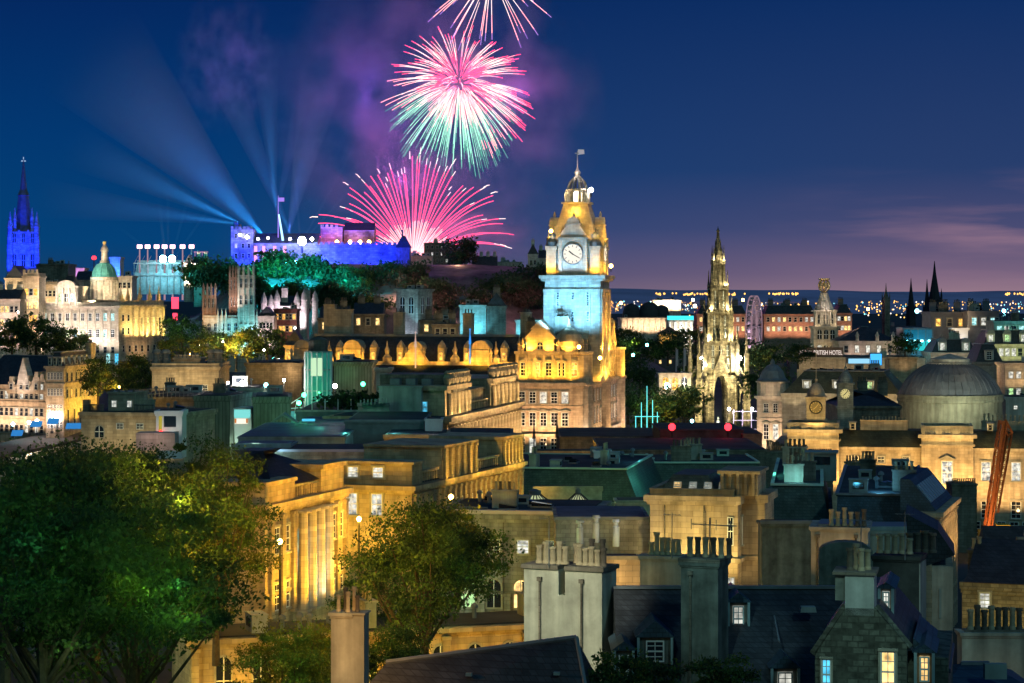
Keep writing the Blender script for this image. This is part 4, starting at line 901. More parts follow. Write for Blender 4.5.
b = MB(); zl = BK.lz(249, xd, 12); b.lathe(xd, 12, [(1.5, zt - .3), (1.5, zt + .4), (1.05, zt + .5), (1.0, zl - .8), (1.35, zl - .7), (1.2, zl), (.5, zl + 1.2), (.25, zl + 1.4)], 10); b.build('lantern', [STP], BK.root)
b = MB(); zs = BK.lz(241, xd, 12); b.lathe(xd, 12, [(.5, zl + 1.4), (.6, zl + 2.4), (.3, zs - 1), (.35, zs - .6), (.05, zs)], 8); b.build('statue', [mat('gilding', (.8, .55, .2), var=.1, rough=.4)], BK.root)
BK.flood('F', lin(0, BK.W, 7), -15, 9, 5600, (1, .84, .74), up=14); BK.flood('F', [x0 + 1, x1 - 1], .8, 5, 2200, WHI, up=4)
for dx in (-6, 0, 6): spot(BK.wp(xd + dx, 1.5, BK.H + 1), BK.wp(xd + dx * .4, 9, BK.H + 7), 6000, (1, .80, .5), 100)
spot(BK.wp(xd - 3, 1, zd - 1), BK.wp(xd, 9, zd + 4), 2600, (.75, 1, .9), 100); point(BK.wp(xd, 8, zl - 2), 400, WARM)
# bank side wing, warm columns
BW = Bld('bank_wing', 'side wing of the bank with giant round columns lit yellow', 'bank', 119, YB - 14, 164, YB + 6, 305, 20, zb=34)
BW.wall(ST, cornice=.6, bands=(-11, ), parapet=1.3)
BW.flat(LEAD); BW.pils('F', BW.lx(133), BW.W - .8, 6, BW.H - 9.5, BW.H - 1.1, 1.0, .9, ST, 'column', True); BW.wins('F', BW.lx(132), BW.W - .8, 5, (-8.4,), 1.1, 4.5, 'dg', 'plain'); BW.wins('F', .6, BW.lx(131), 2, (-5, -9), 1.0, 2, 'd', 'plain'); BW.wins('F', .6, BW.W - .5, 7, (-14.5,), 1.1, 2.0, 'd', 'plain')
for x in (122, 129, 141, 151, 160): xx = BW.lx(x); b = MB(); b.box(xx - .5, xx + .5, 0, 1, BW.H + 1.3, BW.H + 3); b.lathe(xx, .5, [(.6, BW.H + 3), (.2, BW.H + 4.5), (.05, BW.H + 6.5)], 8); b.build('finial', [ST], BW.root)
BW.flood('F', lin(2, BW.W, 5), -10.6, 3.2, 7000, (1, .72, .22), up=8); BW.flood('F', [BW.W * .4], -17, 5, 1600, ORA, up=4); BW.flood('F', lin(0, BW.W, 4), 1.5, 2.6, 500, YEL, up=2)
b = MB(); b.box(-1, BW.W + 4, -7, -.4, 0, BW.H - 17.2); b.build('terrace', [STD], BW.root)
for i, (x, w) in enumerate(((108.5, .9), (117, .9))): window(BK.root, BK.lx(x), -.3, BK.lz(364), 0, w * 1.4, 3.4, 'cb'[i], 'bare')
# old town blocks left of the bank
def simple(name, label, x0, x1, yt, Y, D, wm, zb, roof=None, rh=3, n=0, rows=(), w=1.1, h=1.9, lit='d', fl=(), cat='building', ang=0, grp=None, chim=0, par=0, dark=True, cornice=.35, style='plain', axis='x'):
    B = Bld(name, label, cat, x0, Y + ang, x1, Y - ang, yt, D, zb=zb, group=grp); B.wall(wm, cornice=cornice, ch=.4, parapet=par)
    if roof == 'gable': B.gable(SL, rh, axis)
    elif roof == 'hip': B.hip(SL, rh)
    elif roof == 'mans': B.mans(SL, rh, rh * .5)
    else: B.flat()
    if n: B.wins('F', .4, B.W - .4, n, rows, w, h, lit, style)
    for (a, z, o, p, c, up) in fl: B.flood('F', [B.W * a], z, o, p, c, up=up)
    for i in range(chim): B.chim(B.W * (i + .5) / chim, D / 2, B.H + (rh * .6 if roof else 0), 1.8, .9, 2.5, 4, wm, dark)
    return B
simple('tenement', 'dark flat topped building behind the castellated tenement at the far left', 36, 68, 264, 780, 14, STD, 40, n=0)
simple('tenement', 'dark gabled tenement with warm left wall under the blue church tower', 5, 24, 278, 740, 14, ST, 36, 'gable', 4, fl=((.1, -6, 8, 6000, WARM, 4),), axis='y')
b_ = simple('tenement', 'tall castellated tenement with two lit windows left of the bank', 23, 39, 276, 700, 10, ST, 34, None, n=3, rows=(-6, -10, -14), w=1.3, h=2.2, lit='dyw', fl=((.3, -20, 8, 12000, (1, .72, .5), 8), (.8, -8, 6, 4500, (1, .72, .5), 4)), par=.8)
for i in range(4): m = MB(); m.box(i * 1.3, i * 1.3 + .7, -.1, .4, b_.H + .9, b_.H + 2); m.build('merlon', [ST], b_.root)
simple('tenement', 'pale lit building at the left edge under the dark roof', -20, 20, 299, 690, 14, STP, 34, 'gable', 3, n=8, rows=(-4, -8, -12), lit='ddw', fl=((.3, -14, 8, 9000, (1, .75, .6), 8), (.8, -14, 8, 12000, (1, .68, .6), 8)), chim=4)
simple('tenement', 'warm ashlar building with cornice between tenement and bank', 38, 58, 284, 735, 12, ST, 36, None, n=4, rows=(-4,), lit='d', fl=((.5, -8, 6, 5500, (1, .7, .4), 5),), par=.6)
simple('tenement', 'grey green roofed block behind the bank left of its dome', 74, 93, 280, 760, 12, STG, 40, 'gable', 3)
simple('tenement', 'lilac lit small block behind the bank roof', 75, 84, 268, 800, 8, STP, 40, None, fl=((.5, -6, 6, 6000, (.7, .3, 1), 4),))
simple('tenement', 'blue lit small block right of the green dome', 110, 120, 257, 830, 8, STP, 40, None, fl=((.5, -8, 6, 26000, (.02, .1, 1), 4),))
simple('tenement', 'pale block with flat roof right of the green dome', 117, 132, 276, 760, 10, STP, 40, None, n=3, rows=(-4,), lit='d', fl=((.5, -8, 6, 4500, WARM, 4),))
# red beacon on a pole
q = P(94, 258, 860); b = MB(); b.tube((0, 0, -14), (0, 0, 0), .3, .2); b.use(1).lathe(0, 0, [(.6, -.6), (.9, 0), (.6, .7)], 8); tag(b.build('beacon', [DARKM, LAMPR], None, q), 'red beacon on a thin post left of the green dome', 'lamp')
b = MB(); q = P(175, 303, 800); b.box(-1.2, 1.2, 0, .4, -2, 2); b.box(-.8, .8, 0, .4, -6, -3.5); tag(b.build('illuminated_sign', [emit('red_sign', (1, .05, .1), 2)], None, q), 'small red illuminated sign right of the bank', 'sign')

# trees in front of the bank
tree_src('old1', 31, 17, 11, 3, 3400, .42, [LF, LFD], 30, False); tree_src('old2', 32, 15, 10, 3, 3000, .42, [LFY, LF], 28, False)
for px, py, Y, key, s, lab in [(12, 358, 600, 'old2', .7, 'green tree at the left edge below the tenements'), (36, 358, 600, 'old1', .78, 'largest green tree in front of the bank, lit from behind'), (62, 360, 590, 'old1', .6, 'dark tree in front of the left bank windows'), (80, 360, 600, 'old2', .5, 'small dark tree at the bank entrance'),
    (182, 348, 640, 'old1', .62, 'bright green lit tree right of the bank wing'), (172, 362, 600, 'old2', .5, 'low yellow lit tree right of the bank wing'), (206, 363, 560, 'old2', .55, 'yellow lit tree below the brown gothic tower'), (226, 363, 560, 'old2', .55, 'yellow lit tree below the turquoise gothic tower'), (248, 364, 540, 'old2', .6, 'yellow green tree crown right of the gothic towers'), (267, 364, 560, 'old1', .65, 'dark green tree left of the yellow lit pavilion'),
    (122, 396, 430, 'old1', .4, 'dark tree left of the sodium lamp below the bank'), (146, 396, 440, 'old1', .42, 'dark tree right of the sodium lamp below the bank'), (98, 400, 420, 'old2', .4, 'tree lit yellow beside the orange tenement'), (100, 384, 480, 'old1', .4, 'dark tree under the bank terrace'), (135, 384, 480, 'old2', .45, 'dim tree under the bank wing terrace')]:
    tree(key, px, py, Y, lab, s, group='old town trees')
for px, py, Y, p, c in [(30, 330, 625, 4000, WHI), (178, 322, 625, 5000, (.6, 1, .3)), (172, 352, 585, 5000, YEL), (195, 350, 545, 7000, YEL), (215, 350, 540, 8000, YEL), (232, 346, 535, 8000, YEL), (250, 350, 520, 6000, YEL), (275, 350, 500, 3500, YEL), (119, 388, 415, 3600, YEL), (100, 372, 470, 2500, YEL), (18, 310, 640, 3500, (1, .75, .8)), (262, 340, 545, 1200, (1, .8, .5))]: blight(P(px, py, Y), p, c, .3)
SLL = [(119, 387, 420, 'sodium street lamp burning bright below the bank wing'), (223, 342, 560, 'street lamp at the foot of the turquoise gothic tower'), (236, 347, 560, 'yellow street lamp right of the turquoise gothic tower'), (295, 328, 520, 'bright white street lamp above the yellow lit pavilion'), (264, 350, 470, 'white street lamp in front of the dark green tree'), (190, 354, 540, 'yellow street lamp under the green lit tree'), (200, 345, 560, 'pinkish street lamp left of the brown gothic tower foot'), (18, 312, 640, 'pinkish white lamp at the left edge above the trees'), (228, 383, 350, 'left of two white star lamps above the station shed'), (242, 382, 350, 'right of two white star lamps above the station shed'), (284, 380, 345, 'white lamp left of the glass tower'), (92, 341, 690, 'white lamp at the bank facade'), (215, 352, 545, 'small orange lamp under the yellow lit trees')]
def street_lamp(px, py, Y, label, r=.28, m=None, p=900, c=WHI, hgt=6):
    q = P(px, py, Y); o = empty('street_lamp', (q.x, q.y, q.z - hgt), 0, label, 'street lamp', 'street lamps')
    b = MB(); b.tube((0, 0, 0), (0, 0, hgt - .3), .12, .07); b.box(-.3, .3, -.3, .3, 0, .5); b.build('post', [DARKM], o)
    b = MB(); b.lathe(0, 0, [(r * .5, hgt - r), (r, hgt), (r * .7, hgt + r * .7), (.05, hgt + r)], 8); b.build('lamp_head', [m or LAMPW], o)
    if p: point(q + Vector((0, -r - .3, 0)), p, c, .12)
    return o
for (px, py, Y, l) in SLL: y_ = 'yellow' in l.split('street lamp')[0] or 'sodium' in l or 'orange' in l; street_lamp(px, py, Y, l, .22, LAMPY if y_ else LAMPW, 700, YEL if y_ else WHI)

# twin towered gothic college
YN = 830
NC = Bld('gothic_college', 'gothic college with one brown and one turquoise lit pinnacled tower', 'college', 203, YN, 262, YN, 318, 20, zb=34)
NC.wall(STP, cornice=.3, parapet=.8); NC.gable(SL, 3); NC.wins('F', 1, NC.W - 1, 8, (-4.5, -9), 1.1, 2.6, 'dd', 'arch')
def gtower(x0, x1, yt, m, dy, nm='tower'):
    X0, X1 = NC.lx(x0), NC.lx(x1); zt = NC.lz(yt); b = MB(); b.box(X0, X1, dy, dy + (X1 - X0), 0, zt)
    w = X1 - X0
    for i in range(4): x = X0 + w * i / 3; b.box(x - .35, x + .35, dy - .5, dy, 0, zt + .6)
    for z in (zt - 5, zt - 11, zt - 18): b.box(X0 - .3, X1 + .3, dy - .35, dy + w + .3, z, z + .35)
    o = b.build(nm, [m], NC.root)
    for i in range(4):
        x = X0 + w * i / 3; q = MB(); q.lathe(x, dy - .1, [(.5, zt + .6), (.42, zt + 2.4), (.6, zt + 2.5), (.05, zt + 4.4)], 6); q.build('pinnacle', [m], o)
    for i in range(3):
        for z in (zt - 4.5, zt - 10.5): link('window', win_mesh(.8, 3.2, 'd', 'arch'), o, (X0 + w * (i + .5) / 3, dy, z))
    return X0, X1, zt
gtower(203, 215, 295, PST, 1); gtower(229, 238, 277, PST, 3); a1 = gtower(239, 254, 275, STP, -1)
for x in (218, 222, 226, 257, 261): xx = NC.lx(x); b = MB(); b.box(xx - .4, xx + .4, -.6, 0, 0, NC.H + .8); b.lathe(xx, -.2, [(.45, NC.H + .8), (.3, NC.H + 2.2), (.03, NC.H + 3.6)], 6); b.build('pinnacle', [STP], NC.root)
for x in (242, 251): spot(NC.wp(NC.lx(x), -8, 5), NC.wp(NC.lx(x), -1, 14), 9000, (.12, .75, .9), 80)
for x in (240, 246.5, 253): spot(NC.wp(NC.lx(x), -3.5, 4), NC.wp(NC.lx(x), -1, 20), 7000, (.3, .85, 1), 70)
NC.flood('F', [NC.lx(222), NC.lx(259)], -6, 5, 1500, (.5, .9, 1), up=6); NC.flood('F', [NC.lx(209)], -2, 8, 3200, ORA, up=6); NC.flood('F', [NC.lx(232)], 4, 7, 4200, (1, .7, .6), up=6)
# pinnacled houses right of it
RG = simple('baronial_house', 'pale lilac baronial house with many conical turrets below the castle trees', 262, 306, 306, 900, 14, STP, 40, 'gable', 4, n=8, rows=(-4, -8), lit='ddy', fl=((.2, -8, 7, 7000, (.9, .7, 1), 6), (.5, -8, 7, 7000, (.9, .7, 1), 6), (.85, -8, 7, 9000, (.9, .8, 1), 6)), chim=0)
for x, yt in ((264, 292), (271, 294), (277, 290), (297, 292), (309 - 5, 289), (318 - 3, 290)):
    xx = RG.lx(x); b = MB(); zt = RG.lz(yt); b.lathe(xx, .3, [(1.2, 0), (1.2, zt - 4.5), (1.5, zt - 4.4), (.9, zt - 2), (.05, zt)], 10); b.build('turret', [STP], RG.root)
for x, yt in ((284, 286), (306.5, 288)): xx = RG.lx(x); RG.chim(xx, 3, RG.H - 1, 2.4, 1.2, RG.lz(yt) - RG.H, 4, STP)
simple('tenement', 'dark red brown tenement with two yellow windows below the baronial house', 274, 297, 309, 760, 10, mat('red_stone', (.16, .07, .06), brick=(.8, .35, .02), var=.3), 34, None, n=6, rows=(-3.5, -7.5), lit='dddy', fl=((.5, -9, 8, 1500, (1, .5, .4), 6),))
simple('tenement', 'pale gabled tenement left of the dark red brown one', 258, 274, 316, 750, 10, STP, 34, 'gable', 3, n=4, rows=(-4, -8), lit='dd', fl=((.4, -10, 7, 8000, (1, .78, .85), 7),), axis='y')

# market street buildings at the left edge
MK = Bld('gabled_tenement', 'brown stepped gable shopping tenement with a tall white dormer peak', 'building', -22, 527, 46, 518, 384, 14, zb=24)
MK.wall(ST, cornice=.3, bands=(-4, -8)); MK.hip(SL, 6.5, 2)
MK.wins('F', .5, MK.W - .5, 13, (-3.2, -7, -10.8), 1.0, 1.8, 'dddp', 'plain')
for x, yt in ((12, 381), (22, 379), (28, 380), (37, 376), (43, 378)):
    xx = MK.lx(x); zt = MK.lz(yt) + 1.2; b = MB(); b.prism([(xx - 1.3, MK.H - 2), (xx + 1.3, MK.H - 2), (xx + 1.3, zt - 2), (xx + .9, zt - 2), (xx + .9, zt - 1.2), (xx + .5, zt - 1.2), (xx + .5, zt), (xx - .5, zt), (xx - .5, zt - 1.2), (xx - .9, zt - 1.2), (xx - .9, zt - 2), (xx - 1.3, zt - 2)], -.3, 3); g = b.build('gable', [ST], MK.root); link('window', win_mesh(.8, 1.3, 'dp'[rnd.random() < .4], 'plain'), g, (xx, -.3, MK.H - 1))
xx = MK.lx(24); b = MB(); zt = MK.lz(357); b.prism([(xx - 1.7, MK.H), (xx + 1.7, MK.H), (xx + 1.3, zt - 4), (xx, zt), (xx - 1.3, zt - 4)], -.4, 1.5); b.build('dormer_peak', [STP], MK.root)
MK.flood('F', lin(3, MK.W, 5), -11, 5, 2800, (1, .66, .45), up=8); MK.flood('F', [xx], -2, 5, 1200, (1, .85, .8), up=5)
MK.wins('F', MK.W * .3, MK.W - .5, 6, (-15,), 1.5, 2, 'wpcb', 'bare')
MK2 = Bld('office_tenement', 'tall flat fronted stone office building, its right wall lit amber', 'building', 46, 500.6, 64, 500, 366, 22, zb=24)
MK2.wall(ST, cornice=.4, bands=(-4, -9.5)); MK2.mans(SL, 2.8, 1.2); MK2.wins('F', .3, MK2.W - .3, 5, (-3, -6.5, -10, -13.5), .55, 1.6, 'd', 'bare'); MK2.wins('R', .5, 21, 7, (-3.4, -7), .9, 1.9, 'ddy', 'plain'); MK2.wins('R', .5, 21, 5, (-14,), 1.0, 4.4, 'd', 'plain')
for i in range(3): MK2.dormer(.8 + i * 1.15, .2, MK2.H + .1, .8, 1.8, 1, 'd', 'flat', m=WHT)
for i in range(6): MK2.dormer(MK2.W - .3, 2 + i * 3.4, MK2.H + .1, 1.2, 1.8, 1, 'd', 'flat', m=WHT, face='R')
MK2.chim(MK2.W - .8, 20, MK2.H, 1.3, 3, 4.5, 3, ST, True, axis='y')
MK2.flood('R', lin(0, 22, 4), -13, 4, 3600, (1, .6, .06), up=9); MK2.flood('F', [MK2.W * .6], -13, 4, 4200, (1, .66, .4), up=7)
for i, (x, c) in enumerate(((13, 'b'), (29, 'p'), (37, 'w'), (52, 'c'), (57, 'p'))):
    street_lamp(x, 424 - i * 1.5, 500, ['cyan shop light at the left end of the market street', 'white shop light below the stepped gables', 'warm shop light below the tall dormer peak', 'pale cyan light at the office building door', 'white light right of the office building door'][i], .4, {'b': LAMPC, 'p': LAMPW, 'w': LAMPW, 'c': LAMPC}[c], 350, {'b': CYA}.get(c, (1, .7, .6)), 3)
for i, (x, y, l) in enumerate(((18, 430, 'bright blue awning at the left end of the street'), (37, 421, 'small blue awning under the stepped gable'), (54, 418, 'small blue awning at the office building'), (77, 423, 'large blue awning left of the curved dark wall'))):
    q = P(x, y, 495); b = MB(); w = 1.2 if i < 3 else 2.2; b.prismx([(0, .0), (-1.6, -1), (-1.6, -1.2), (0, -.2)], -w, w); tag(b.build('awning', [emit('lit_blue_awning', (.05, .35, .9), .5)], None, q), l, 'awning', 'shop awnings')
# bridge deck road with parapet
b = MB(); a = P(-30, 468, 470); c = P(86, 434, 505)
def strip(name, p, q, w, m, kind='structure', dz=0, h=.3):
    d = (q - p); d.z = 0; d.normalize(); n = Vector((-d.y, d.x, 0)) * w; b = MB()
    b.add([p - n, q - n, q + n, p + n, p - n - Vector((0, 0, h)), q - n - Vector((0, 0, h)), q + n - Vector((0, 0, h)), p + n - Vector((0, 0, h))], [(0, 1, 2, 3), (7, 6, 5, 4), (0, 4, 5, 1), (1, 5, 6, 2), (2, 6, 7, 3), (3, 7, 4, 0)])
    o = b.build(name, [m]); 
    if kind: o['kind'] = kind
    return o
strip('road', P(-40, 458, 470), P(110, 426, 520), 7, ROADM, h=8); 
w = strip('parapet_wall', P(-40, 470, 430), P(84, 441, 450), .5, STP, None, h=7); tag(w, 'pale curved parapet wall of the bridge road at the left edge', 'wall')
blight(P(30, 448, 440), 900, (1, .8, .6))
# ================================================================== clock tower hotel
GL = (1, .50, .04)
HS = mat('hotel_stone', (.48, .38, .27), brick=(.9, .45, .012), var=.2, nscale=.3, streak=.3)
YH0 = 446
HB = Bld('clock_tower_hotel', 'grand stone hotel with gold lit upper floor and blue lit clock tower', 'hotel', 306, 442.6, 583, 432, 381, 46, zb=28)
x0h = HB.lx(515)
HB.wall(HS, cornice=.7, bands=(-4.6, -9.2), ch=.5)
W0, D0, H0 = HB.W, HB.D, HB.H
# gold attic storey (set back slightly)
b = MB(); b.box(x0h, W0 - .4, .5, D0 - 1, H0 + .02, H0 + 5.4); b.box(x0h - .2, W0 - .1, .2, D0 - .7, H0 + 5.4, H0 + 5.9); at = b.build('attic_storey', [HS], HB.root)
for i in range(5): link('window', win_mesh(1.3, 2.6, 'dyd'[i % 3], 'ped'), at, (x0h + 1.6 + i * (W0 - x0h - 3.4) / 4, .5, H0 + 1.2))
for i in range(9): link('window', win_mesh(1.2, 2.6, 'ddy'[i % 3], 'ped'), at, (W0 - .4, 3 + i * 4.7, H0 + 1.2), math.pi / 2)
for i in range(8):
    x = x0h + .4 + i * (W0 - x0h - 1.2) / 7; q = MB(); q.box(x - .25, x + .25, .2, .55, H0 + .3, H0 + 5.3); q.build('pilaster', [HS], HB.root)
for i in range(12): y = 1 + i * 4; q = MB(); q.box(W0 - .45, W0 - .1, y - .3, y + .3, H0 + .3, H0 + 5.3); q.build('pilaster', [HS], HB.root)
# main steep roofs
rz_ = H0 + 5.9
b = MB(); b.frus(x0h, W0 - 1, .6, 13, rz_ + .02, HB.lz(335, x0h + 5, 5), 4.5, 4.5); b.frus(W0 - 13, W0 - .8, 13.2, D0 - 1, rz_ + .02, rz_ + 5, 4, 4); rf = b.build('roof', [SL], HB.root)
b = MB(); ze = HB.lz(362, 20); zr = HB.lz(336.5, 20, 6)
b.prismx([(1, H0 - 1), (1, ze), (5.5, zr), (11, zr), (11, H0 - 1)], 0, x0h - .1); wr = b.build('roof', [SL], HB.root)
b = MB(); b.box(0, x0h - .2, 5.3, 5.9, zr, zr + .5); b.build('roof_ridge', [LEAD], wr)
b = MB(); b.box(0, x0h - .2, .4, 1.3, ze - .6, ze + .1); b.build('gutter', [HS], wr)
# domed gables and little dormers in the wing roof
for x, tri in ((352, 0), (415, 1), (480, 0), (299, 0)):
    xx = HB.lx(x) if x > 306 else HB.lx(307) - 1; w = 3.4 if not tri else 2.8; g = MB(); z = ze
    g.box(xx - w / 2, xx + w / 2, .2, 5, z, z + 2.4)
    if tri: g.prism([(xx - w * .95, z + .1), (xx + w * .95, z + .1), (xx, z + 4.0)], -.1, .5)
    g.prism([(xx - w * .62, z + .05), (xx + w * .62, z + .05), (xx + w * .5, z + 1.3), (xx + w * .5, z + 2.4), (xx - w * .5, z + 2.4), (xx - w * .5, z + 1.3)], 0, .4)
    g.prism([(xx + w * .52 * math.cos(a), z + 2.5 + w * .5 * math.sin(a)) for a in [math.pi * i / 10 for i in range(11)]], 0, 5)
    for s_ in (-1, 1): g.lathe(xx + s_ * w * .62, .1, [(.3, z), (.25, z + 1.6), (.4, z + 1.8), (.05, z + 2.8)], 8)
    o = g.build('gable', [HS], HB.root); link('window', win_mesh(1.2, 1.5, 'y', 'arch'), o, (xx, .15, z + .6))
for x in (338, 372, 399, 440, 466, 503):
    HB.dormer(HB.lx(x), .8, ze + .1, 1.3, 2.6, 3, 'y', 'cone', m=HS, rm=HS, fr=(.7, 1.5))
for x in (386, 454, 495, 328):
    xx = HB.lx(x); g = MB(); g.lathe(xx, .9, [(.9, ze), (.9, ze + .8), (.35, ze + 1.5), (.5, ze + 2.3), (.2, ze + 3), (.05, ze + 4)], 10); g.build('finial', [HS], HB.root)
for x, yt, w in ((389, 308, 1.9), (459.5, 309, 1.9), (333, 305, 3.4), (518, 308, 1.9), (319, 300, 2.2)):
    xx = HB.lx(x); zc = HB.lz(yt, xx, 8) - 1; HB.chim(xx, 8, zr - 1, w, 1.8, zc - zr + 1, 4 if w > 2 else 3, HS, True)
for x, yt, yy in ((558.5, 313, 4.2), (527, 318, 4.2)): HB.chim(HB.lx(x), yy, rz_ + 2, 2.6 if x > 550 else 1.6, 1.6, HB.lz(yt, HB.lx(x), yy) - rz_ - 2.8, 5, STD, True)
# gabled pediment and corner cupola on the gold storey
def gable_(xx, w, h, y=.1, face='F'):
    g = MB(); z = H0 + 5.9
    g.box(-w / 2, w / 2, 0, 3, 0, h * .45); g.prism([(-w * .6, h * .45), (w * .6, h * .45), (w * .32, h * .75), (w * .28, h * .8), (-w * .28, h * .8), (-w * .32, h * .75)], -.15, 3)
    g.prism([(-w * .36, h * .8), (w * .36, h * .8), (0, h * 1.15)], -.25, 3)
    for s_ in (-1, 1): g.lathe(s_ * w * .66, .2, [(.35, -.3), (.3, 1), (.5, 1.2), (.3, 1.8), (.05, 2.6)], 8)
    rz = 0 if face == 'F' else math.pi / 2
    o = g.build('gable', [HS], HB.root, (xx, y, z) if face == 'F' else (W0 - .2, xx, z), rz); link('window', win_mesh(1.0, 1.3, 'd', 'arch'), o, (0, -.02, .4)); return o
gable_(HB.lx(540), 5.2, 5.2); gable_(8, 4, 4.2, face='R'); gable_(22, 5, 5, face='R'); gable_(38, 5, 5, face='R')
for x in (519, 553): xx = HB.lx(x); g = MB(); g.lathe(xx, .5, [(.4, rz_), (.35, rz_ + 1.2), (.55, rz_ + 1.4), (.25, rz_ + 2.1), (.05, rz_ + 3)], 8); g.build('finial', [HS], HB.root)
g = MB(); g.lathe(W0 - 3.2, 3, [(2.8, rz_), (2.8, rz_ + .8), (3, rz_ + .9), (2.9, rz_ + 1.9), (2.3, rz_ + 3.2), (1.2, rz_ + 4.2), (.3, rz_ + 4.6), (.1, rz_ + 6.2)], 16); g.build('corner_dome', [HS], HB.root)
g = MB(); g.lathe(W0 - 3, D0 - 4, [(2.8, rz_), (3, rz_ + .9), (2.8, rz_ + 2.2), (1.4, rz_ + 4.6), (.3, rz_ + 5.2), (.1, rz_ + 7)], 16); g.build('corner_dome', [HS], HB.root)
# corner turrets bulging on the right face
for y in (2.0, 24, 43):
    g = MB(); g.lathe(W0 - .3, y, [(1.9, H0 - 13.5), (1.9, H0 - .6), (2.2, H0 - .5), (2.2, H0), (1.8, H0 + .02), (1.8, H0 + 5.3), (2.1, H0 + 5.4), (2.1, H0 + 5.9)], 14); g.build('bay', [HS], HB.root)
# facade windows
for z, h in ((-3.9, 2.2), (-8.2, 2.6), (-13.4, 3.0)):
    HB.wins('F', x0h + .3, W0 - 2.4, 5, (z,), 1.3, h, 'dddp', 'ped' if z == -8.2 else 'sash'); HB.wins('R', 4.5, D0 - 3, 11, (z,), 1.25, h, 'ddddp', 'ped' if z == -8.2 else 'sash')
HB.pils('F', x0h + .2, W0 - 2.2, 6, H0 - 15, H0 - 10, .6, .35, HS, 'pilaster')
b = MB(); b.box(x0h, W0 + 1.0, -1.0, -.03, H0 - 10.2, H0 - 9.6); b.box(W0 + .03, W0 + 1.0, -1, D0, H0 - 10.2, H0 - 9.6); b.build('balcony', [HS], HB.root)
HB.flood('F', lin(x0h, W0 - 1, 4), .6, 1.6, 1300, GL, up=4, ang=150); HB.flood('R', lin(3, D0, 6), .6, 3.4, 2600, GL, up=4, ang=150)
for x in lin(x0h + 1, W0 - 1, 3): spot(HB.wp(x, -.8, rz_ + .2), HB.wp(x, 2, rz_ + 4), 1500, GL, 130)
for y in lin(3, D0, 5): spot(HB.wp(W0 + 3, y, rz_ + .2), HB.wp(W0 - 2, y, rz_ + 4), 2400, GL, 130)
HB.flood('F', lin(x0h, W0, 4), -12, 6, 3000, (1, .58, .28), up=9); HB.flood('R', lin(2, D0, 5), -12, 6, 3000, (1, .58, .28), up=9)
HB.flood('F', lin(x0h, W0, 3), -14.5, 1.4, 420, ORA, up=2, ang=150); HB.flood('R', lin(2, D0, 5), -14.5, 1.4, 520, ORA, up=2, ang=150)
for x in (352, 415, 480): q = HB.lx(x); spot(HB.wp(q, -3, ze - 1), HB.wp(q, 1, ze + 2.5), 2000, GL, 110)
for x in (338, 372, 399, 440, 466, 503, 318): q = HB.lx(x); spot(HB.wp(q, -1.6, ze - .2), HB.wp(q, 1, ze + 2), 480, GL, 130)
for i, (x, y, l) in enumerate(((579, 347, 'bright sodium lamp in front of the gold gable of the hotel'), (551, 231, 'sodium lamp on the left shoulder of the clock tower'), (611, 266, 'orange lamp at the right edge of the clock tower cornice'), (591, 190, 'dazzling white lamp beside the crown of the clock tower'), (586, 430, 'white lamp at the hotel doorway'), (600, 358, 'small orange lamp under the clock tower shaft'))):
    lampball(P(x, y, 431), .35 if i != 3 else .45, LAMPW if i in (3, 4) else LAMPY, l, 'floodlamp', 'lamps on the hotel')
# --- the tower
tx0, tx1 = HB.lx(545), HB.lx(600.5); tw = 11.2; 
cxm = HB.lx(573.5); ty = 7.0
# put the tower so that its front projects to px 545..600
def tx(px, y=ty):
    k_ = (px - 512) / F; q = HB.a + HB.n * y; return (k_ * q.y - q.x) / (HB.d.x - k_ * HB.d.y)
X0, X1 = tx(545), tx(600.5); tw = X1 - X0
def tz(py, y=ty): return HB.lz(py, (X0 + X1) / 2, y)
TS = mat('tower_stone', (.46, .42, .36), brick=(1.0, .5, .012), var=.18, nscale=.4, streak=.2)
b = MB(); zc = tz(281); b.box(X0, X1, ty, ty + tw, H0, zc - .02)
for f in range(4):   # corner strips and sunk panels
    b.T = Matrix.Translation(((X0 + X1) / 2, ty + tw / 2, 0)) @ Matrix.Rotation(f * math.pi / 2, 4, 'Z'); h = tw / 2
    for s_ in (-1, 1): b.box(s_ * (h - .9) - .9, s_ * (h - .9) + .9, -h - .3, -h, H0 + 1, zc - 2.2)
    b.box(-h, h, -h - .35, -h, zc - 2.2, zc - 1.5); b.box(-h * .45, h * .45, -h - .12, -h, H0 + 4, zc - 4)
    for q_ in (-.62, -.36, .36, .62): b.box(h * q_ - .14, h * q_ + .14, -h - .24, -h, H0 + 2, zc - 2.2)
    for z_ in range(9): zz_ = H0 + 3 + z_ * 2.1; b.box(-h - .03, h + .03, -h - .10, -h + .05, zz_, zz_ + .12) if zz_ < zc - 3 else None
    b.T = None
tw_ = b.build('clock_tower', [TS], HB.root)
C = MB(); C.T = Matrix.Translation(((X0 + X1) / 2, ty + tw / 2, 0)); h = tw / 2
C.box(-h - .5, h + .5, -h - .5, h + .5, zc, zc + .5); C.box(-h - 1.0, h + 1.0, -h - 1.0, h + 1.0, zc + .5, zc + 1.1)
for f in range(4):
    C.T = Matrix.Translation(((X0 + X1) / 2, ty + tw / 2, 0)) @ Matrix.Rotation(f * math.pi / 2, 4, 'Z')
    for i in range(16): x = -h + tw * (i + .5) / 16; C.box(x - .15, x + .15, -h - .85, -h - .5, zc + .1, zc + .48)
C.build('cornice', [TS], tw_)
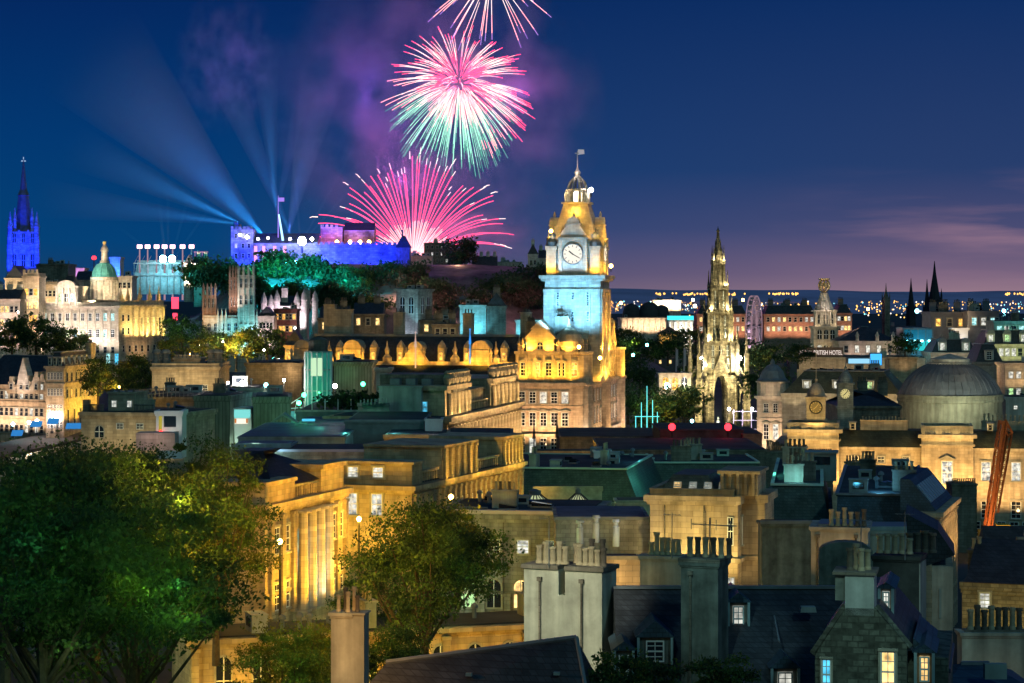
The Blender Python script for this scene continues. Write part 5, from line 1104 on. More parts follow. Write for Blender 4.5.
for s_ in (-1, 1): link('window', win_mesh(.5, 1.7, 'd', 'bare'), tw_, ((X0 + X1) / 2 + s_ * 2.9, ty - .02, zc - 4.8)); link('window', win_mesh(.5, 1.7, 'd', 'bare'), tw_, (X1, ty + tw / 2 + s_ * 2.9, zc - 4.8), math.pi / 2)
T0 = Matrix.Translation(((X0 + X1) / 2, ty + tw / 2, 0)); zs0 = zc + 1.1; zs1 = tz(246); 
b = MB(); b.T = T0; b.box(-h + .9, h - .9, -h + .9, h - .9, zs0, zs1); b.box(-h + .4, h - .4, -h + .4, h - .4, zs0, zs0 + 1.3); b.box(-h + .5, h - .5, -h + .5, h - .5, zs1 - .02, zs1 + .45); b.build('clock_stage', [TS], tw_)
for f in range(4):
    T = T0 @ Matrix.Rotation(f * math.pi / 2, 4, 'Z'); b = MB(); b.T = T; za = tz(239); w = 2.75
    b.box(-w, w, -h + .1, -h + 2.2, zs0, za); b.box(-w - .3, w + .3, -h - .15, -h + 2.2, za, za + .35)
    zb_ = tz(225); b.prism([(-w - .1, za + .36), (w + .1, za + .36), (1.3, zb_), (-1.3, zb_)], -h + .1, -h + 2.0)
    b.box(-1.6, 1.6, -h, -h + 2, zb_, zb_ + .3); b.prism([(1.25 * math.cos(a), zb_ + .31 + 1.35 * math.sin(a)) for a in [math.pi * i / 8 for i in range(9)]], -h + .1, -h + 1.8)
    for s_ in (-1, 1): b.box(s_ * (w - .35) - .35, s_ * (w - .35) + .35, -h - .2, -h + .1, zs0, za); b.lathe(s_ * (w - .2), -h + .4, [(.25, zs0 - 0), (.3, zs0 + 1), (.1, zs0 + 1.6)], 8)
    b.lathe(0, -h + .9, [(.2, zb_ + 1.4), (.3, zb_ + 2.1), (.05, zb_ + 2.8)], 8); ae = b.build('clock_gable', [TS], tw_)
    zk = tz(254, ty); r = 1.85
    c = MB(); c.lathe(0, 0, [(r, 0), (r, .12), (r * .97, .14)], 40); c.use(1)
    for i in range(40):
        a, a2 = 2 * math.pi * i / 40, 2 * math.pi * (i + 1) / 40; c.tube(((r + .12) * math.cos(a), (r + .12) * math.sin(a), .12), ((r + .12) * math.cos(a2), (r + .12) * math.sin(a2), .12), .14, .14, 4)
    for i in range(12): c.T = Matrix.Rotation(i * math.pi / 6, 4, 'Z'); c.use(2).box(-.06, .06, r * .72, r * .92, .14, .2)
    c.T = None; c.use(2)
    for ang, l, ww in ((-120, r * .78, .08), (60, r * .25, .07), (60 - 9, r * .5, .12)):
        c.T = Matrix.Rotation(R(ang), 4, 'Z'); c.box(-ww, ww, -.2, l, .2, .26)
    o = c.build('clock_face', [emit('clock_dial', (1, .93, .80), .85), LEAD, DARKM], tw_); o.matrix_local = T @ Matrix.Translation((0, -h + .08, zk)) @ Matrix.Rotation(R(90), 4, 'X')
    # corner piers with lead cupolas
    b = MB(); b.T = T; b.box(h - 2.1, h - .2, -h + .2, -h + 2.1, zs0, zs1 - .6); b.box(h - 2.3, h, -h, -h + 2.3, zs1 - .6, zs1); b.build('corner_pier', [TS], tw_)
    b = MB(); b.T = T; zz = tz(231); b.lathe(h - 1.15, -h + 1.15, [(1.15, zs1 + .02), (1.1, zs1 + .8), (.6, zs1 + 1.4), (.75, zs1 + 1.8), (.7, zs1 + 2.3), (.2, zz - .2), (.05, zz + .6)], 10); b.build('cupola', [LEAD], tw_)
    b = MB(); b.T = T; b.box(h - 2.0, h - .5, -h + 2.5, -h + 4.0, zs1, tz(236)); b.lathe(h - 1.25, -h + 3.2, [(.8, tz(236)), (.2, tz(230)), (.3, tz(229)), (.03, tz(224))], 6); b.build('pinnacle', [TS], tw_)
b = MB(); b.T = T0; za = zs1 + .45; zb1 = tz(216); zb2 = tz(203); b.frus(-4.6, 4.6, -4.6, 4.6, za, zb1, 1.6); b.frus(-3, 3, -3, 3, zb1 + .01, zb2, .7); b.box(-2.7, 2.7, -2.7, 2.7, zb2, zb2 + .35); b.build('tower_roof', [TS], tw_)
b = MB(); b.T = T0
for i in range(8):
    a = 2 * math.pi * i / 8 + .39; b.lathe(1.9 * math.cos(a), 1.9 * math.sin(a), [(.3, zb2 + .36), (.22, tz(188))], 6); b.tube((1.9 * math.cos(a), 1.9 * math.sin(a), tz(188)), (1.5 * math.cos(a), 1.5 * math.sin(a), tz(181)), .22, .2, 5); b.tube((1.5 * math.cos(a), 1.5 * math.sin(a), tz(181)), (.3 * math.cos(a), .3 * math.sin(a), tz(174)), .2, .16, 5)
    b.lathe(2.3 * math.cos(a), 2.3 * math.sin(a), [(.22, zb2 + .36), (.3, tz(193)), (.03, tz(189))], 6)
b.lathe(0, 0, [(2.3, tz(189)), (2.3, tz(188)), (1.5, tz(188) + .1)], 12); b.lathe(0, 0, [(.35, tz(175)), (.7, tz(171)), (.3, tz(168)), (.13, tz(165)), (.08, tz(149))], 10); b.box(-.5, .5, -.08, .08, tz(152), tz(151)); b.build('crown', [TS], tw_)
b = MB(); b.T = T0; b.lathe(0, 0, [(.8, zb2 + .5), (.9, tz(192)), (.5, tz(190))], 10); b.build('lantern_light', [emit('lantern_glow', (1, .9, .6), 3)], tw_)
b = MB(); b.T = T0; b.add([(.1, 0, tz(153)), (1.5, -.6, tz(152.5)), (1.4, -.6, tz(148)), (.1, 0, tz(147.5)), (.1, .07, tz(153)), (1.5, -.53, tz(152.5)), (1.4, -.53, tz(148)), (.1, .07, tz(147.5))], [(0, 1, 2, 3), (7, 6, 5, 4), (0, 4, 5, 1), (1, 5, 6, 2), (2, 6, 7, 3), (3, 7, 4, 0)]); b.build('flag', [mat('pale_flag', (.8, .75, .8), var=0, bump=0)], tw_)
for x_ in (-2.9, 0, 2.9):
    for py_ in (300, 322): link('window', win_mesh(.55, 2.0, 'd', 'bare'), tw_, ((X0 + X1) / 2 + x_, ty - .14 if x_ == 0 else ty - .02, tz(py_)))
def tp(x, y, z): return HB.wp((X0 + X1) / 2 + x, ty + tw / 2 + y, z)
for x in (-3.5, 0, 3.5): spot(tp(x * .8, -h - 9, rz_ + 4.5), tp(x, -h, rz_ + 13), 7500, (.2, .62, 1), 110)
for y in (-4, 0, 4): spot(tp(h + 3.5, y, rz_ + 1), tp(h, y, rz_ + 12), 3000, GL, 100)
for x in (-4.3, 4.3): spot(tp(x, -h - 1.6, zs0 + .3), tp(x, -h + 1.5, zs0 + 5), 650, GL, 130)
for x in (-2.2, 2.2): spot(tp(x, -h - 3.5, zs0 - .2), tp(x * .5, -h, zs0 + 6), 800, (.55, .75, 1), 100)
for y in (-4, -1, 2): spot(tp(h + 1.6, y, zs0 + .3), tp(h - 2, y, zs0 + 5), 750, GL, 130)
for x in (-4.2, 4.2): spot(tp(x, -4.6, zs1 + .8), tp(x * .2, -1, zb1), 1500, GL, 130)
spot(tp(0, -4.9, za + 2.5), tp(0, 0, zb2 - 1), 1300, GL, 120); spot(tp(4.9, 0, za + 2), tp(0, 0, zb2 - 1), 1000, GL, 120)
for x in (-5.6, 5.6): spot(tp(x, -h - 2.5, zs0 + 1), tp(x * .75, -h + 1, zs1 - 1), 700, GL, 110); spot(tp(x * .9, -h - 1.5, zs1 + 1.5), tp(x * .6, -3, zb1), 1200, GL, 110)
for y in (-3.5, 3.5): spot(tp(h + 2.6, y, zs1 + 1), tp(2, y * .5, zb1), 1200, GL, 110)
point(tp(0, -3.6, zb1 + 1), 500, GL); point(tp(2.9, -1.6, zb2 + 2.2), 260, WHI); point(tp(-2.6, -1.8, zb2 + 2), 120, (1, .85, .5)); point(tp(.8, -1.2, tz(165)), 60, (1, .7, .9)); point(tp(0, -1.2, tz(172)), 50, WHI)

# ================================================================== behind the hotel wing: church tower, cyan gable, dark roofs
CT = Bld('church_tower', 'square grey church tower with two dark arches, cyan lit right edge', 'church', 396, 640, 418, 636, 289, 7, zb=20)
CT.wall(STG, cornice=.5, bands=(-8.5,)); CT.flat(); CT.wins('F', .8, CT.W - .8, 2, (-6.8,), 1.5, 4.6, 'd', 'arch'); CT.wins('R', .8, CT.D - .8, 2, (-6.8,), 1.3, 4.6, 'd', 'arch'); CT.wall(STP, name='lower_wall') if 0 else None
spot(CT.wp(CT.W + 1.5, -6, CT.H - 14), CT.wp(CT.W - .8, 0, CT.H - 4), 5200, (.25, .8, 1), 45); CT.flood('F', [2], -14, 7, 2600, (.6, .7, 1), up=3)
simple('gabled_building', 'cyan lit wall building right of the church tower', 460, 486, 305, 600, 10, STP, 20, None, fl=((.3, -8, 6, 3400, (.1, .6, .9), 6), (.7, -8, 6, 3400, (.1, .6, .9), 6)))
simple('gabled_building', 'dark gabled building beside the cyan lit wall', 487, 506, 306, 596, 10, STD, 20, 'gable', 3.5, axis='y', chim=1)
simple('gabled_building', 'low cyan lit wall just left of the clock tower', 516, 542, 320, 590, 10, STP, 20, None, fl=((.3, -6, 6, 2800, (.1, .6, .9), 4), (.7, -6, 6, 2800, (.1, .6, .9), 4)))
for i, (a, b_2, y, Y) in enumerate(((318, 350, 318, 600), (352, 384, 314, 610), (420, 452, 320, 590), (432, 458, 324, 570))):
    simple('town_roof', ['dark slate roofed block left of the church tower', 'dark slate block under the castle crag trees', 'dark flat roofed block right of the church tower', 'low dark flat block between the two hotel chimneys'][i], a, b_2, y, Y, 12, STD, 20, 'gable' if i < 2 else None, 3, chim=2, n=3, rows=(-3,), lit='dw')
simple('lit_pavilion', 'yellow lit small pavilion with gabled roof left of the glass tower', 285, 303, 345, 470, 8, ST, 24, 'gable', 3, n=3, rows=(-3.4,), w=1, h=2.2, lit='y', fl=((.2, -5, 4, 1700, GL, 5), (.7, -5, 4, 1700, GL, 5)), axis='y')

# ================================================================== station area and roofs, left middle
CAN = mat('pale_cladding', (.28, .33, .32), var=.2, nscale=.4, streak=.3)
SHD = mat('corrugated_shed', (.20, .23, .19), brick=(.5, 8, .05, .9), var=.25, nscale=.3, streak=.4)
TEAL = (.15, 1, .75)
TH = simple('castellated_house', 'brown stone station house with four round chimney stalks and cyan window', 152, 219, 367, 385, 14, ST, 30, None, n=0, cornice=.3, par=.5)
b = MB(); x0, x1 = TH.lx(173), TH.lx(199); b.box(x0, x1, 1, 8, TH.H, TH.lz(360)); b.box(x0 - .2, x1 + .2, .8, 8.2, TH.lz(360), TH.lz(358)); b.build('rooftop_block', [ST], TH.root)
for i in range(6): xx = x0 + .4 + i * (x1 - x0 - .8) / 5; b = MB(); b.box(xx - .25, xx + .25, 1, 1.5, TH.lz(358), TH.lz(355)); b.build('merlon', [ST], TH.root)
for x in (155, 164, 210, 217): xx = TH.lx(x); b = MB(); z = TH.H; b.lathe(xx, 2, [(.75, z), (.75, z + 1.2), (.6, z + 1.3), (.6, z + 2.2), (.85, z + 2.3), (.75, z + 2.6), (.5, z + 2.9)], 10); b.build('chimney', [STG], TH.root)
window(TH.root, TH.lx(167.5), -.0, TH.lz(393), 0, 1.0, 1.3, 'b', 'bare'); window(TH.root, TH.lx(205), 0, TH.lz(392), 0, .9, 1.2, 'd', 'bare'); TH.flood('F', lin(0, TH.W, 3), -4, 4, 500, (1, .75, .35), up=4)
CW = Bld('curved_wall_building', 'low sandstone building with parapet, rooftop block and one arched window', 'building', 81, 303, 184, 300, 412, 12, zb=36)
CW.wall(ST, cornice=.35, bands=(), parapet=0); CW.flat(); CW.wins('F', CW.lx(93), CW.lx(106), 1, (-3.3,), 1.2, 1.5, 'd', 'arch'); CW.wins('F', CW.lx(110), CW.lx(150), 2, (-2.2,), 1, .8, 'd', 'bare')
b = MB(); x0, x1 = CW.lx(104), CW.lx(131); b.box(x0, x1, 1.5, 6, CW.H, CW.lz(394)); b.box(x0 - .15, x1 + .15, 1.35, 6.2, CW.lz(394), CW.lz(392)); rb = b.build('rooftop_block', [ST], CW.root)
for i in range(4): xx = x0 + .3 + i * (x1 - x0 - .6) / 3; b = MB(); b.lathe(xx, 1.8, [(.22, CW.lz(392)), (.15, CW.lz(390)), (.25, CW.lz(389))], 6); b.build('merlon', [STD], CW.root)
for i in range(2): link('window', win_mesh(.7, .9, 'p', 'bare'), rb, (x0 + .8 + i * (x1 - x0 - 1.6), 1.5, CW.H + .6))
for u, v in ((CW.lx(88), x0 - .2), (x1 + .2, CW.lx(152))):
    b = MB(); b.box(u, v, .4, .6, CW.H + .9, CW.H + 1.05)
    for i in range(13): xx = u + (v - u) * (i + .5) / 13; b.box(xx - .04, xx + .04, .45, .55, CW.H + .02, CW.H + .92)
    b.build('railing', [STD], CW.root)
MB().box(CW.lx(82), CW.lx(88), .2, 1, CW.H, CW.H + 1.6).build('parapet_block', [STD], CW.root)
CW.flood('F', lin(1, CW.W, 3), -6, 4, 420, (1, .8, .4), up=4)
KI = simple('station_kiosk', 'small white kiosk with black lettered front and red spot', 156, 182, 411, 290, 4, WHT, 40, None, n=0, cornice=.2, fl=((.5, -2.5, 3, 140, WHI, 2),))
b = MB(); b.box(KI.lx(164), KI.lx(176), -.08, 0, KI.lz(427), KI.lz(416)); b.build('display_window', [GLD], KI.root)
b = MB(); b.box(KI.lx(159), KI.lx(162), -.1, 0, KI.lz(433), KI.lz(416)); b.build('door', [emit('yellow_door', (.9, .75, .1), .35)], KI.root); b = MB(); b.lathe(KI.lx(161), -.3, [(.1, KI.lz(434)), (.3, KI.lz(432)), (.1, KI.lz(430))], 8); b.build('red_sign', [LAMPR], KI.root)
b = MB(); q = P(136, 447, 260); b.box(0, 4.4, 0, 3, -.4, 1.6); tag(b.build('garden_wall', [STP], None, q), 'pinkish pale wall block behind the big left trees', 'wall'); point(q + Vector((2, -3, 1)), 160, (1, .6, .55))
# flat terrace roof between, stair and sheds
simple('flat_roof_building', 'dark flat roofed terrace building with railings left of the sheds', 134, 196, 397, 330, 20, STD, 30, None, n=0)
def rail(name, label, p, q, n, h=1.1, m=None):
    b = MB(); d = q - p
    for z in (h, h * .5): b.tube(p + Vector((0, 0, z)) - p, q + Vector((0, 0, z)) - p, .05, .05, 4)
    for i in range(n + 1): s = d * (i / n); b.tube(s, s + Vector((0, 0, h)), .05, .05, 4)
    tag(b.build(name, [m or LEAD], None, p), label, 'railing', 'roof railings'); 
rail('railing', 'pale railing on the flat terrace roof left of the sheds', P(135, 400, 329), P(192, 396, 326), 14, 1.4)
S1 = simple('station_shed', 'olive grey ribbed metal shed left of the lit shop opening', 194, 230, 396, 318, 14, SHD, 30, None, n=0, cornice=.15, fl=((.4, -7, 7, 420, LIM, 5),), ang=.25)
S2 = simple('station_shed', 'olive grey ribbed metal shed right of the lit shop opening', 253, 291, 397, 312, 14, SHD, 30, None, n=0, cornice=.15, fl=((.5, -7, 7, 300, LIM, 5),), ang=-.25)
simple('station_building', 'dark flat building behind the lit shop opening', 218, 262, 388, 345, 12, STG, 30, None, n=0)
SH = Bld('lit_shop', 'small station shop with bright teal white opening between two metal sheds', 'shop', 231.5, 320, 251.5, 320, 408, 5, zb=38)
b = MB(); w, h = SH.W, SH.H; b.box(0, w, .5, 5, 0, h); b.box(0, w, 0, .5, h - .2, h); b.box(0, .15, 0, .5, 0, h); b.box(w - .15, w, 0, .5, 0, h); b.build('wall', [WHT], SH.root)
b = MB(); b.box(.15, w - .15, .3, .49, h - 1.4, h - .25); b.build('glazed_front', [emit('teal_glazing', (.25, .85, .8), .7)], SH.root); b = MB(); b.box(.4, w - .6, .3, .49, h - 2.2, h - 1.5); b.build('counter_opening', [emit('cream_opening', (1, .9, .75), .9)], SH.root)
for x in (.4, w - .8): b = MB(); b.box(x, x + .25, .25, .3, h - 2.1, h - 1.5); b.build('poster', [emit('orange_poster', (.9, .3, .05), .5)], SH.root)
point(SH.wp(w / 2, -2, 1.8), 220, (.7, 1, .8))
cn = empty('porch', P(283, 432, 300), 0, 'small pale gabled porch on two posts right of the lit shop', 'porch', None)
b = MB(); b.prism([(-1.8, 1.2), (-1.5, 1.2), (0, 2.1), (1.5, 1.2), (1.8, 1.2), (0, 2.5)], 0, 3); b.build('roof', [CAN], cn)
for x in (-.7, .7): b = MB(); b.box(x - .2, x + .2, 0, .3, -2, 1.2); b.build('post', [CAN], cn)
# blue roofs in front
BR = mat('blue_felt_roof', (.045, .085, .12), var=.35, nscale=.3, rough=.6)
def slab(name, label, x0, x1, yt, Y, D, h, m, top, cat='roof', edge=None, ang=0, grp=None):
    B = Bld(name, label, cat, x0, Y + ang, x1, Y - ang, yt, D, zb=CZ - (yt - 300) / F * Y - h, group=grp); B.wall(m, cornice=.12, ch=.15)
    MB().box(.2, B.W - .2, .2, B.D - .2, B.H + .03, B.H + .1).build('roof', [top], B.root)
    if edge: q = MB(); q.box(-.1, B.W + .1, -.16, .1, B.H + .03, B.H + .28); q.build('roof_edging', [edge], B.root)
    return B
slab('low_roof', 'low flat building with blue felt roof in front of the sheds', 238, 345, 437, 262, 30, 8, CAN, BR, 'roof')
slab('low_roof', 'dark blue flat roofed block below the green glass tower', 290, 345, 427, 285, 24, 6, mat('slate_blue_wall', (.10, .15, .17), var=.3), BR, 'roof', CAN)
slab('low_roof', 'grey blue terrace block with flat roof and cyan strip under the glass tower', 296, 424, 412, 312, 30, 6, mat('slate_blue_wall', (.10, .15, .17)), FELT, 'roof', CAN)
slab('low_roof', 'pale parapet block with row of small upstands', 358, 389, 405, 300, 6, 4, CAN, FELT, 'roof', CAN)
slab('low_roof', 'dark flat roofed block left of the pale grey cube', 345, 424, 422, 276, 24, 6, mat('grey_blue_render', (.12, .14, .15), var=.3), FELT, 'roof', LEAD)
gc = slab('roof_cube', 'pale mauve grey cube shaped stair head on the roofs', 425, 442, 419, 272, 4, 4, mat('mauve_render', (.42, .40, .42), var=.15), FELT, 'stair head'); point(P(433, 428, 266), 60, (1, .85, .9))
q = P(302, 420, 284); b = MB(); b.box(0, 1.6, -.1, .1, -.15, .15); tag(b.build('roof_light', [emit('blue_strip', (.08, .55, .8), .9)], None, q), 'small blue light strip on the dark blue block', 'lamp')
gp = slab('cyan_gallery', 'low glass gallery glowing cyan under the green lit wall', 374, 420, 412, 300, 3, 1.5, CAN, LEAD, 'building')
b = MB(); b.box(.1, gp.W - .1, -.1, 0, .1, gp.H - .2); b.build('glazing', [emit('cyan_glazing', (.22, .85, .8), .75)], gp.root)
for i in range(8): q = P(360 + i * 3.6, 404 - i * .3, 299); b = MB(); b.box(0, .15, 0, .6, -.2, .5); tag(b.build('roof_upstand', [CAN], None, q), 'small pale upstand in a row on the parapet block', 'upstand', 'upstands on the parapet block')
# roof garden hedge
HG = MB(); hm, _ = crown_mesh(77, 8.5, 2.2, 1500, .28, [LFD, LF], 26); o = link('hedge', hm, None, P(352, 410, 318)); tag(o, 'dark roof garden hedge with thin white posts below the glass tower', 'hedge')
for i in range(6): q = P(312 + i * 13, 410, 314); b = MB(); b.tube((0, 0, 0), (0, 0, 1.5), .06); tag(b.build('garden_post', [WHT], None, q), 'thin white post in front of the roof garden hedge', 'post', 'white roof garden posts')
for i, (x, y, m, l) in enumerate(((304, 395, LAMPG, 'green lamp left of the roof garden hedge'), (299, 403, LAMPG, 'teal lamp below the green lamp at the roof garden'), (363, 384, LAMPG, 'green lamp on a post right of the glass tower'), (372, 424, LAMPG, 'green lamp on the flat roofs below the roof garden'), (335, 386, LAMPW, 'white lamp in the glass canopy right of the glass tower'), (266, 385, LAMPC, 'cyan lamp under the station canopy'))):
    lampball(P(x, y, 296 if i < 5 else 330), .28, m, l, 'roof_lamp', 'lamps over the station roofs'); point(P(x, y + 3, 295 if i < 5 else 328), 60, [GRN, GRN, GRN, GRN, WHI, CYA][i])
# green glass tower
GT = Bld('glass_tower', 'green lit octagonal glass stair tower with a glass canopy on each side', 'building', 303, 345, 331, 345, 352, 4.2, zb=40)
w, h, d_ = GT.W, GT.H, GT.D
GGL = mat('green_glass', (.06, .25, .20), rough=.1, var=.2, nscale=1, em=(.05, .55, .42), es=.16, bump=0)
b = MB(); r = w / 2; b.lathe(w / 2, r, [(r * .92, 0), (r * .92, h)], 8, R(22.5)); b.build('glazing', [GGL], GT.root)
b = MB(); b.box(w * .28, w * .68, -.0, .3, GT.lz(376), GT.lz(358)); b.build('lit_panel', [emit('pale_green_panel', (.65, .95, .6), .75)], GT.root)
b = MB()
for i in range(16):
    a = 2 * math.pi * i / 16 + R(11.25) * 2; rr_ = r * .97; b.tube((w / 2 + rr_ * math.cos(a), r + rr_ * math.sin(a), 0), (w / 2 + rr_ * math.cos(a), r + rr_ * math.sin(a), h), .11)
b.build('mullion_frame', [WHT], GT.root)
for z in (0.2, .33, .52, .78, 1): b = MB(); b.lathe(w / 2, r, [(r, h * z - .12), (r, h * z + .12)], 8, R(22.5)); b.build('floor_band', [CAN], GT.root)
b = MB(); b.lathe(w / 2, r, [(r * .75, h + .1), (r * .7, h + 1.8), (r * .3, h + 2.2)], 8, R(22.5)); b.build('roof_drum', [STD], GT.root)
for k_ in (-1, 1):
    c = MB(); xx = w / 2 + k_ * (r + .1)
    for i in range(7): x = xx + k_ * i * 1.05; c.tube((x, -.5, 3.8 - .1 * i), (x, -.5, 1), .06); c.tube((x, -.5, 3.6), (x, 3, 4.8), .05)
    c.tube((xx, -.5, 3.9), (xx + k_ * 6.6, -.5, 3.3), .09); c.tube((xx, -.5, 5.6), (xx + k_ * 3, -.5, 3.6), .07); c.build('canopy_frame', [WHT], GT.root)
    c = MB(); c.box(min(xx, xx + k_ * 6.4), max(xx, xx + k_ * 6.4), .6, .8, 1, 3.3); c.build('canopy_glazing', [mat('teal_glass', (.08, .22, .22), rough=.2, var=.5, nscale=1, em=(.12, .65, .6), es=.28, bump=0)], GT.root)
point(GT.wp(w / 2, -3, 6), 160, GRN); point(GT.wp(w + 4, -3, 3), 160, (.5, 1, .85)); point(GT.wp(-4, -3, 3), 160, (.3, 1, .9)); point(GT.wp(w / 2, -2.4, 2), 120, TEAL)
simple('station_building', 'long dark building behind the glass tower with flat roof', 246, 302, 363, 400, 14, STD, 26, None, n=0)
simple('station_building', 'dark curved roof building right of the glass tower', 334, 372, 362, 395, 12, SHD, 26, None, n=0)
simple('roof_hut', 'small cream roof hut among the dark roofs', 376, 390, 368, 380, 6, STP, 30, None, n=0)
# bare flagpole in front of the hotel, pale pink; cyan lit one
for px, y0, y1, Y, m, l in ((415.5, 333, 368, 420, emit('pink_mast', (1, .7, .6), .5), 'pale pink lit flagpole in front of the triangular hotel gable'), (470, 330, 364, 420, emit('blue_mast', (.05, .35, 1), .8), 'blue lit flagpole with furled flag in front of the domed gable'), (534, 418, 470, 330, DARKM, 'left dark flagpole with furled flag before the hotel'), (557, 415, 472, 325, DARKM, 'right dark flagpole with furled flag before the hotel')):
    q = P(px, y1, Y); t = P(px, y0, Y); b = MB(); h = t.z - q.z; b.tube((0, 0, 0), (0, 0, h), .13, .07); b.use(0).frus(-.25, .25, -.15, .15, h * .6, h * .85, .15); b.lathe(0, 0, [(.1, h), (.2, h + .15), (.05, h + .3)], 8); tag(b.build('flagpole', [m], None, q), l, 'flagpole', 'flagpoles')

# ================================================================== former post office with paired columns
GP = Bld('columned_building', 'long sandstone building with paired columns along its amber lit right face', 'building', 330, 303.2, 447, 300, 416, 47, zb=30)
GS = mat('ochre_stone', (.42, .33, .22), brick=(1, .45, .012), var=.25, nscale=.3, streak=.35)
GP.wall(GS, cornice=.8, ch=.6)
yA, yB, yC, yD = 2, GP.ly(471), GP.ly(493), GP.ly(513)
yE = min(GP.D, GP.ly(519)) 
GP.pils('R', 1, GP.D - 1, 22, GP.H - 7, GP.H - 1.3, .75, .6, GS, 'column', True)
GP.wins('R', 2, GP.D - 2, 20, (-6.4,), 1.35, 4.6, 'd', 'bare')
zt = GP.lz(384, GP.W, 2) - .2
b = MB(); b.box(GP.W - 9, GP.W - .4, .5, yB, GP.H + .03, zt - .6); b.box(GP.W - 9.4, GP.W, .1, yB + .4, zt - .6, zt); b.build('attic_block', [GS], GP.root)
b = MB(); b.box(GP.W - 8, GP.W - 1.4, yB + .5, yC, GP.H + .03, zt - 1.4); b.box(GP.W - 8.3, GP.W - 1.1, yB + .5, yC, zt - 1.4, zt - 1.1); b.build('attic_block', [GS], GP.root)
b = MB(); b.box(GP.W - 9, GP.W - .4, yC + .1, GP.D, GP.H + .03, zt - .6); b.box(GP.W - 9.4, GP.W, yC + .1, GP.D + .4, zt - .6, zt); b.build('attic_block', [GS], GP.root)
q = MB(); q.lathe(0, -.3, [(.42, 0), (.38, 2), (.34, zt - GP.H - 1.2)], 10); cm_ = q.mesh('column', [GS]); u = MB(); u.lathe(0, -.2, [(.3, 0), (.5, .3), (.62, .9), (.4, 1.4), (.55, 1.6), (.2, 1.9)], 10); um = u.mesh('urn', [GS])
ups = [yA + (yB - yA - 1) * i / 5 for i in range(6)] + [yC + 1 + (GP.D - yC - 2) * i / 6 for i in range(7)]
for y in ups: link('column', cm_, GP.root, (GP.W - .4, y, GP.H + .2), math.pi / 2); link('urn', um, GP.root, (GP.W - .6, y, zt + .02), math.pi / 2)
b = MB(); b.box(GP.W - 1, GP.W - .7, yB + .5, yC, GP.H + 1.1, GP.H + 1.3)
for i in range(14): y = yB + .6 + (yC - yB - .8) * i / 13; b.box(GP.W - .95, GP.W - .75, y - .1, y + .1, GP.H + .03, GP.H + 1.1)
b.build('balustrade', [GS], GP.root)
window(GP.root, GP.W - 1.4, yB + 2, GP.H + 1.2, math.pi / 2, 1.4, 2.0, 'p', 'bare')
# front walls of the attic and their coloured light
window(GP.root, GP.W - 3.2, .48, GP.H + .5, 0, .9, 1.5, 'b', 'bare')
b = MB(); b.box(GP.lx(380), GP.lx(422), -.4, 3, GP.H + .03, GP.lz(387)); b.box(GP.lx(379), GP.lx(423), -.5, 3.1, GP.lz(387), GP.lz(385.5)); b.build('plant_room', [CAN], GP.root)
b = MB(); b.box(GP.lx(372), GP.lx(446), 4, 12, GP.H, GP.lz(374, 0, 4)); b.build('plant_room', [STD], GP.root)
for i in range(3): b = MB(); xx = GP.lx(385 + i * 16); b.box(xx, xx + 1.3, 2.5, 3.8, GP.lz(386), GP.lz(379)); b.build('roof_vent', [LEAD], GP.root)
GP.flat(); MB()
spot(GP.wp(GP.lx(403), -3.5, GP.H - .5), GP.wp(GP.lx(403), -.4, GP.H + 2), 330, (.25, 1, .5), 110); spot(GP.wp(GP.W - 3, -4, GP.H - 1), GP.wp(GP.W - 3, 0, GP.H + 2), 160, (1, .85, .2), 100)
GP.flood('R', lin(1, GP.D, 8), -9.5, 5, 6500, (1, .66, .30), up=8); GP.flood('R', ups[::2], -.0, 2.2, 900, (1, .66, .25), up=3, ang=140); GP.flood('R', [(yB + yC) / 2], .5, 3, 90, (.9, 1, .3), up=2)
for x, yt in ((330, 392), (352, 384)): pass

# ================================================================== street of sandstone buildings, sodium lit
SY = mat('street_stone', (.44, .35, .22), brick=(.9, .42, .012), var=.25, nscale=.35, streak=.3)
SOD = (1, .50, .03)
A = Bld('portico_building', 'nearest sandstone street building with giant columns and slate hip roof', 'building', 225, 186, 265, 185, 504, 18, zb=31)
# right face runs from px 265 to 345
A.wall(SY, cornice=.6, ch=.5, bands=(-7.5,))
ya0 = A.ly(322); 
b = MB(); b.box(A.W - 8, A.W - .1, ya0, A.D, A.H + .03, A.H + 2.0); b.box(A.W - 8.2, A.W + .2, ya0 - .2, A.D + .2, A.H + 2.0, A.H + 2.4); b.build('attic_block', [SY], A.root)
b = MB(); b.frus(-6, A.W - .2, 2, A.D + .1, A.H + 1.2, A.H + 3.8, 6, 6); b.build('roof', [SL], A.root); A.flat()
b = MB(); b.box(A.W - 6, A.W - .1, .2, A.ly(296), A.H + .03, A.H + 1.5); b.box(A.W - 6.1, A.W + .1, 0, A.ly(296) + .1, A.H + 1.5, A.H + 1.8); b.build('attic_block', [SY], A.root)
b = MB(); y0, y1 = A.ly(297), ya0 - .3; b.box(A.W - .6, A.W - .2, y0, y1, A.H + .9, A.H + 1.1)
for i in range(10): y = y0 + (y1 - y0) * (i + .5) / 10; b.box(A.W - .5, A.W - .3, y - .12, y + .12, A.H + .03, A.H + .9)
b.build('balustrade', [SY], A.root)
A.pils('R', A.ly(270), A.ly(292), 3, A.H - 9, A.H - 1.2, .7, .3, SY, 'pilaster'); A.pils('R', A.ly(296), A.ly(322), 4, A.H - 9.2, A.H - 1.2, .95, 1.3, STP, 'column', True); A.pils('R', A.ly(328), A.ly(344), 3, A.H - 9, A.H - 1.2, .7, .3, SY, 'pilaster')
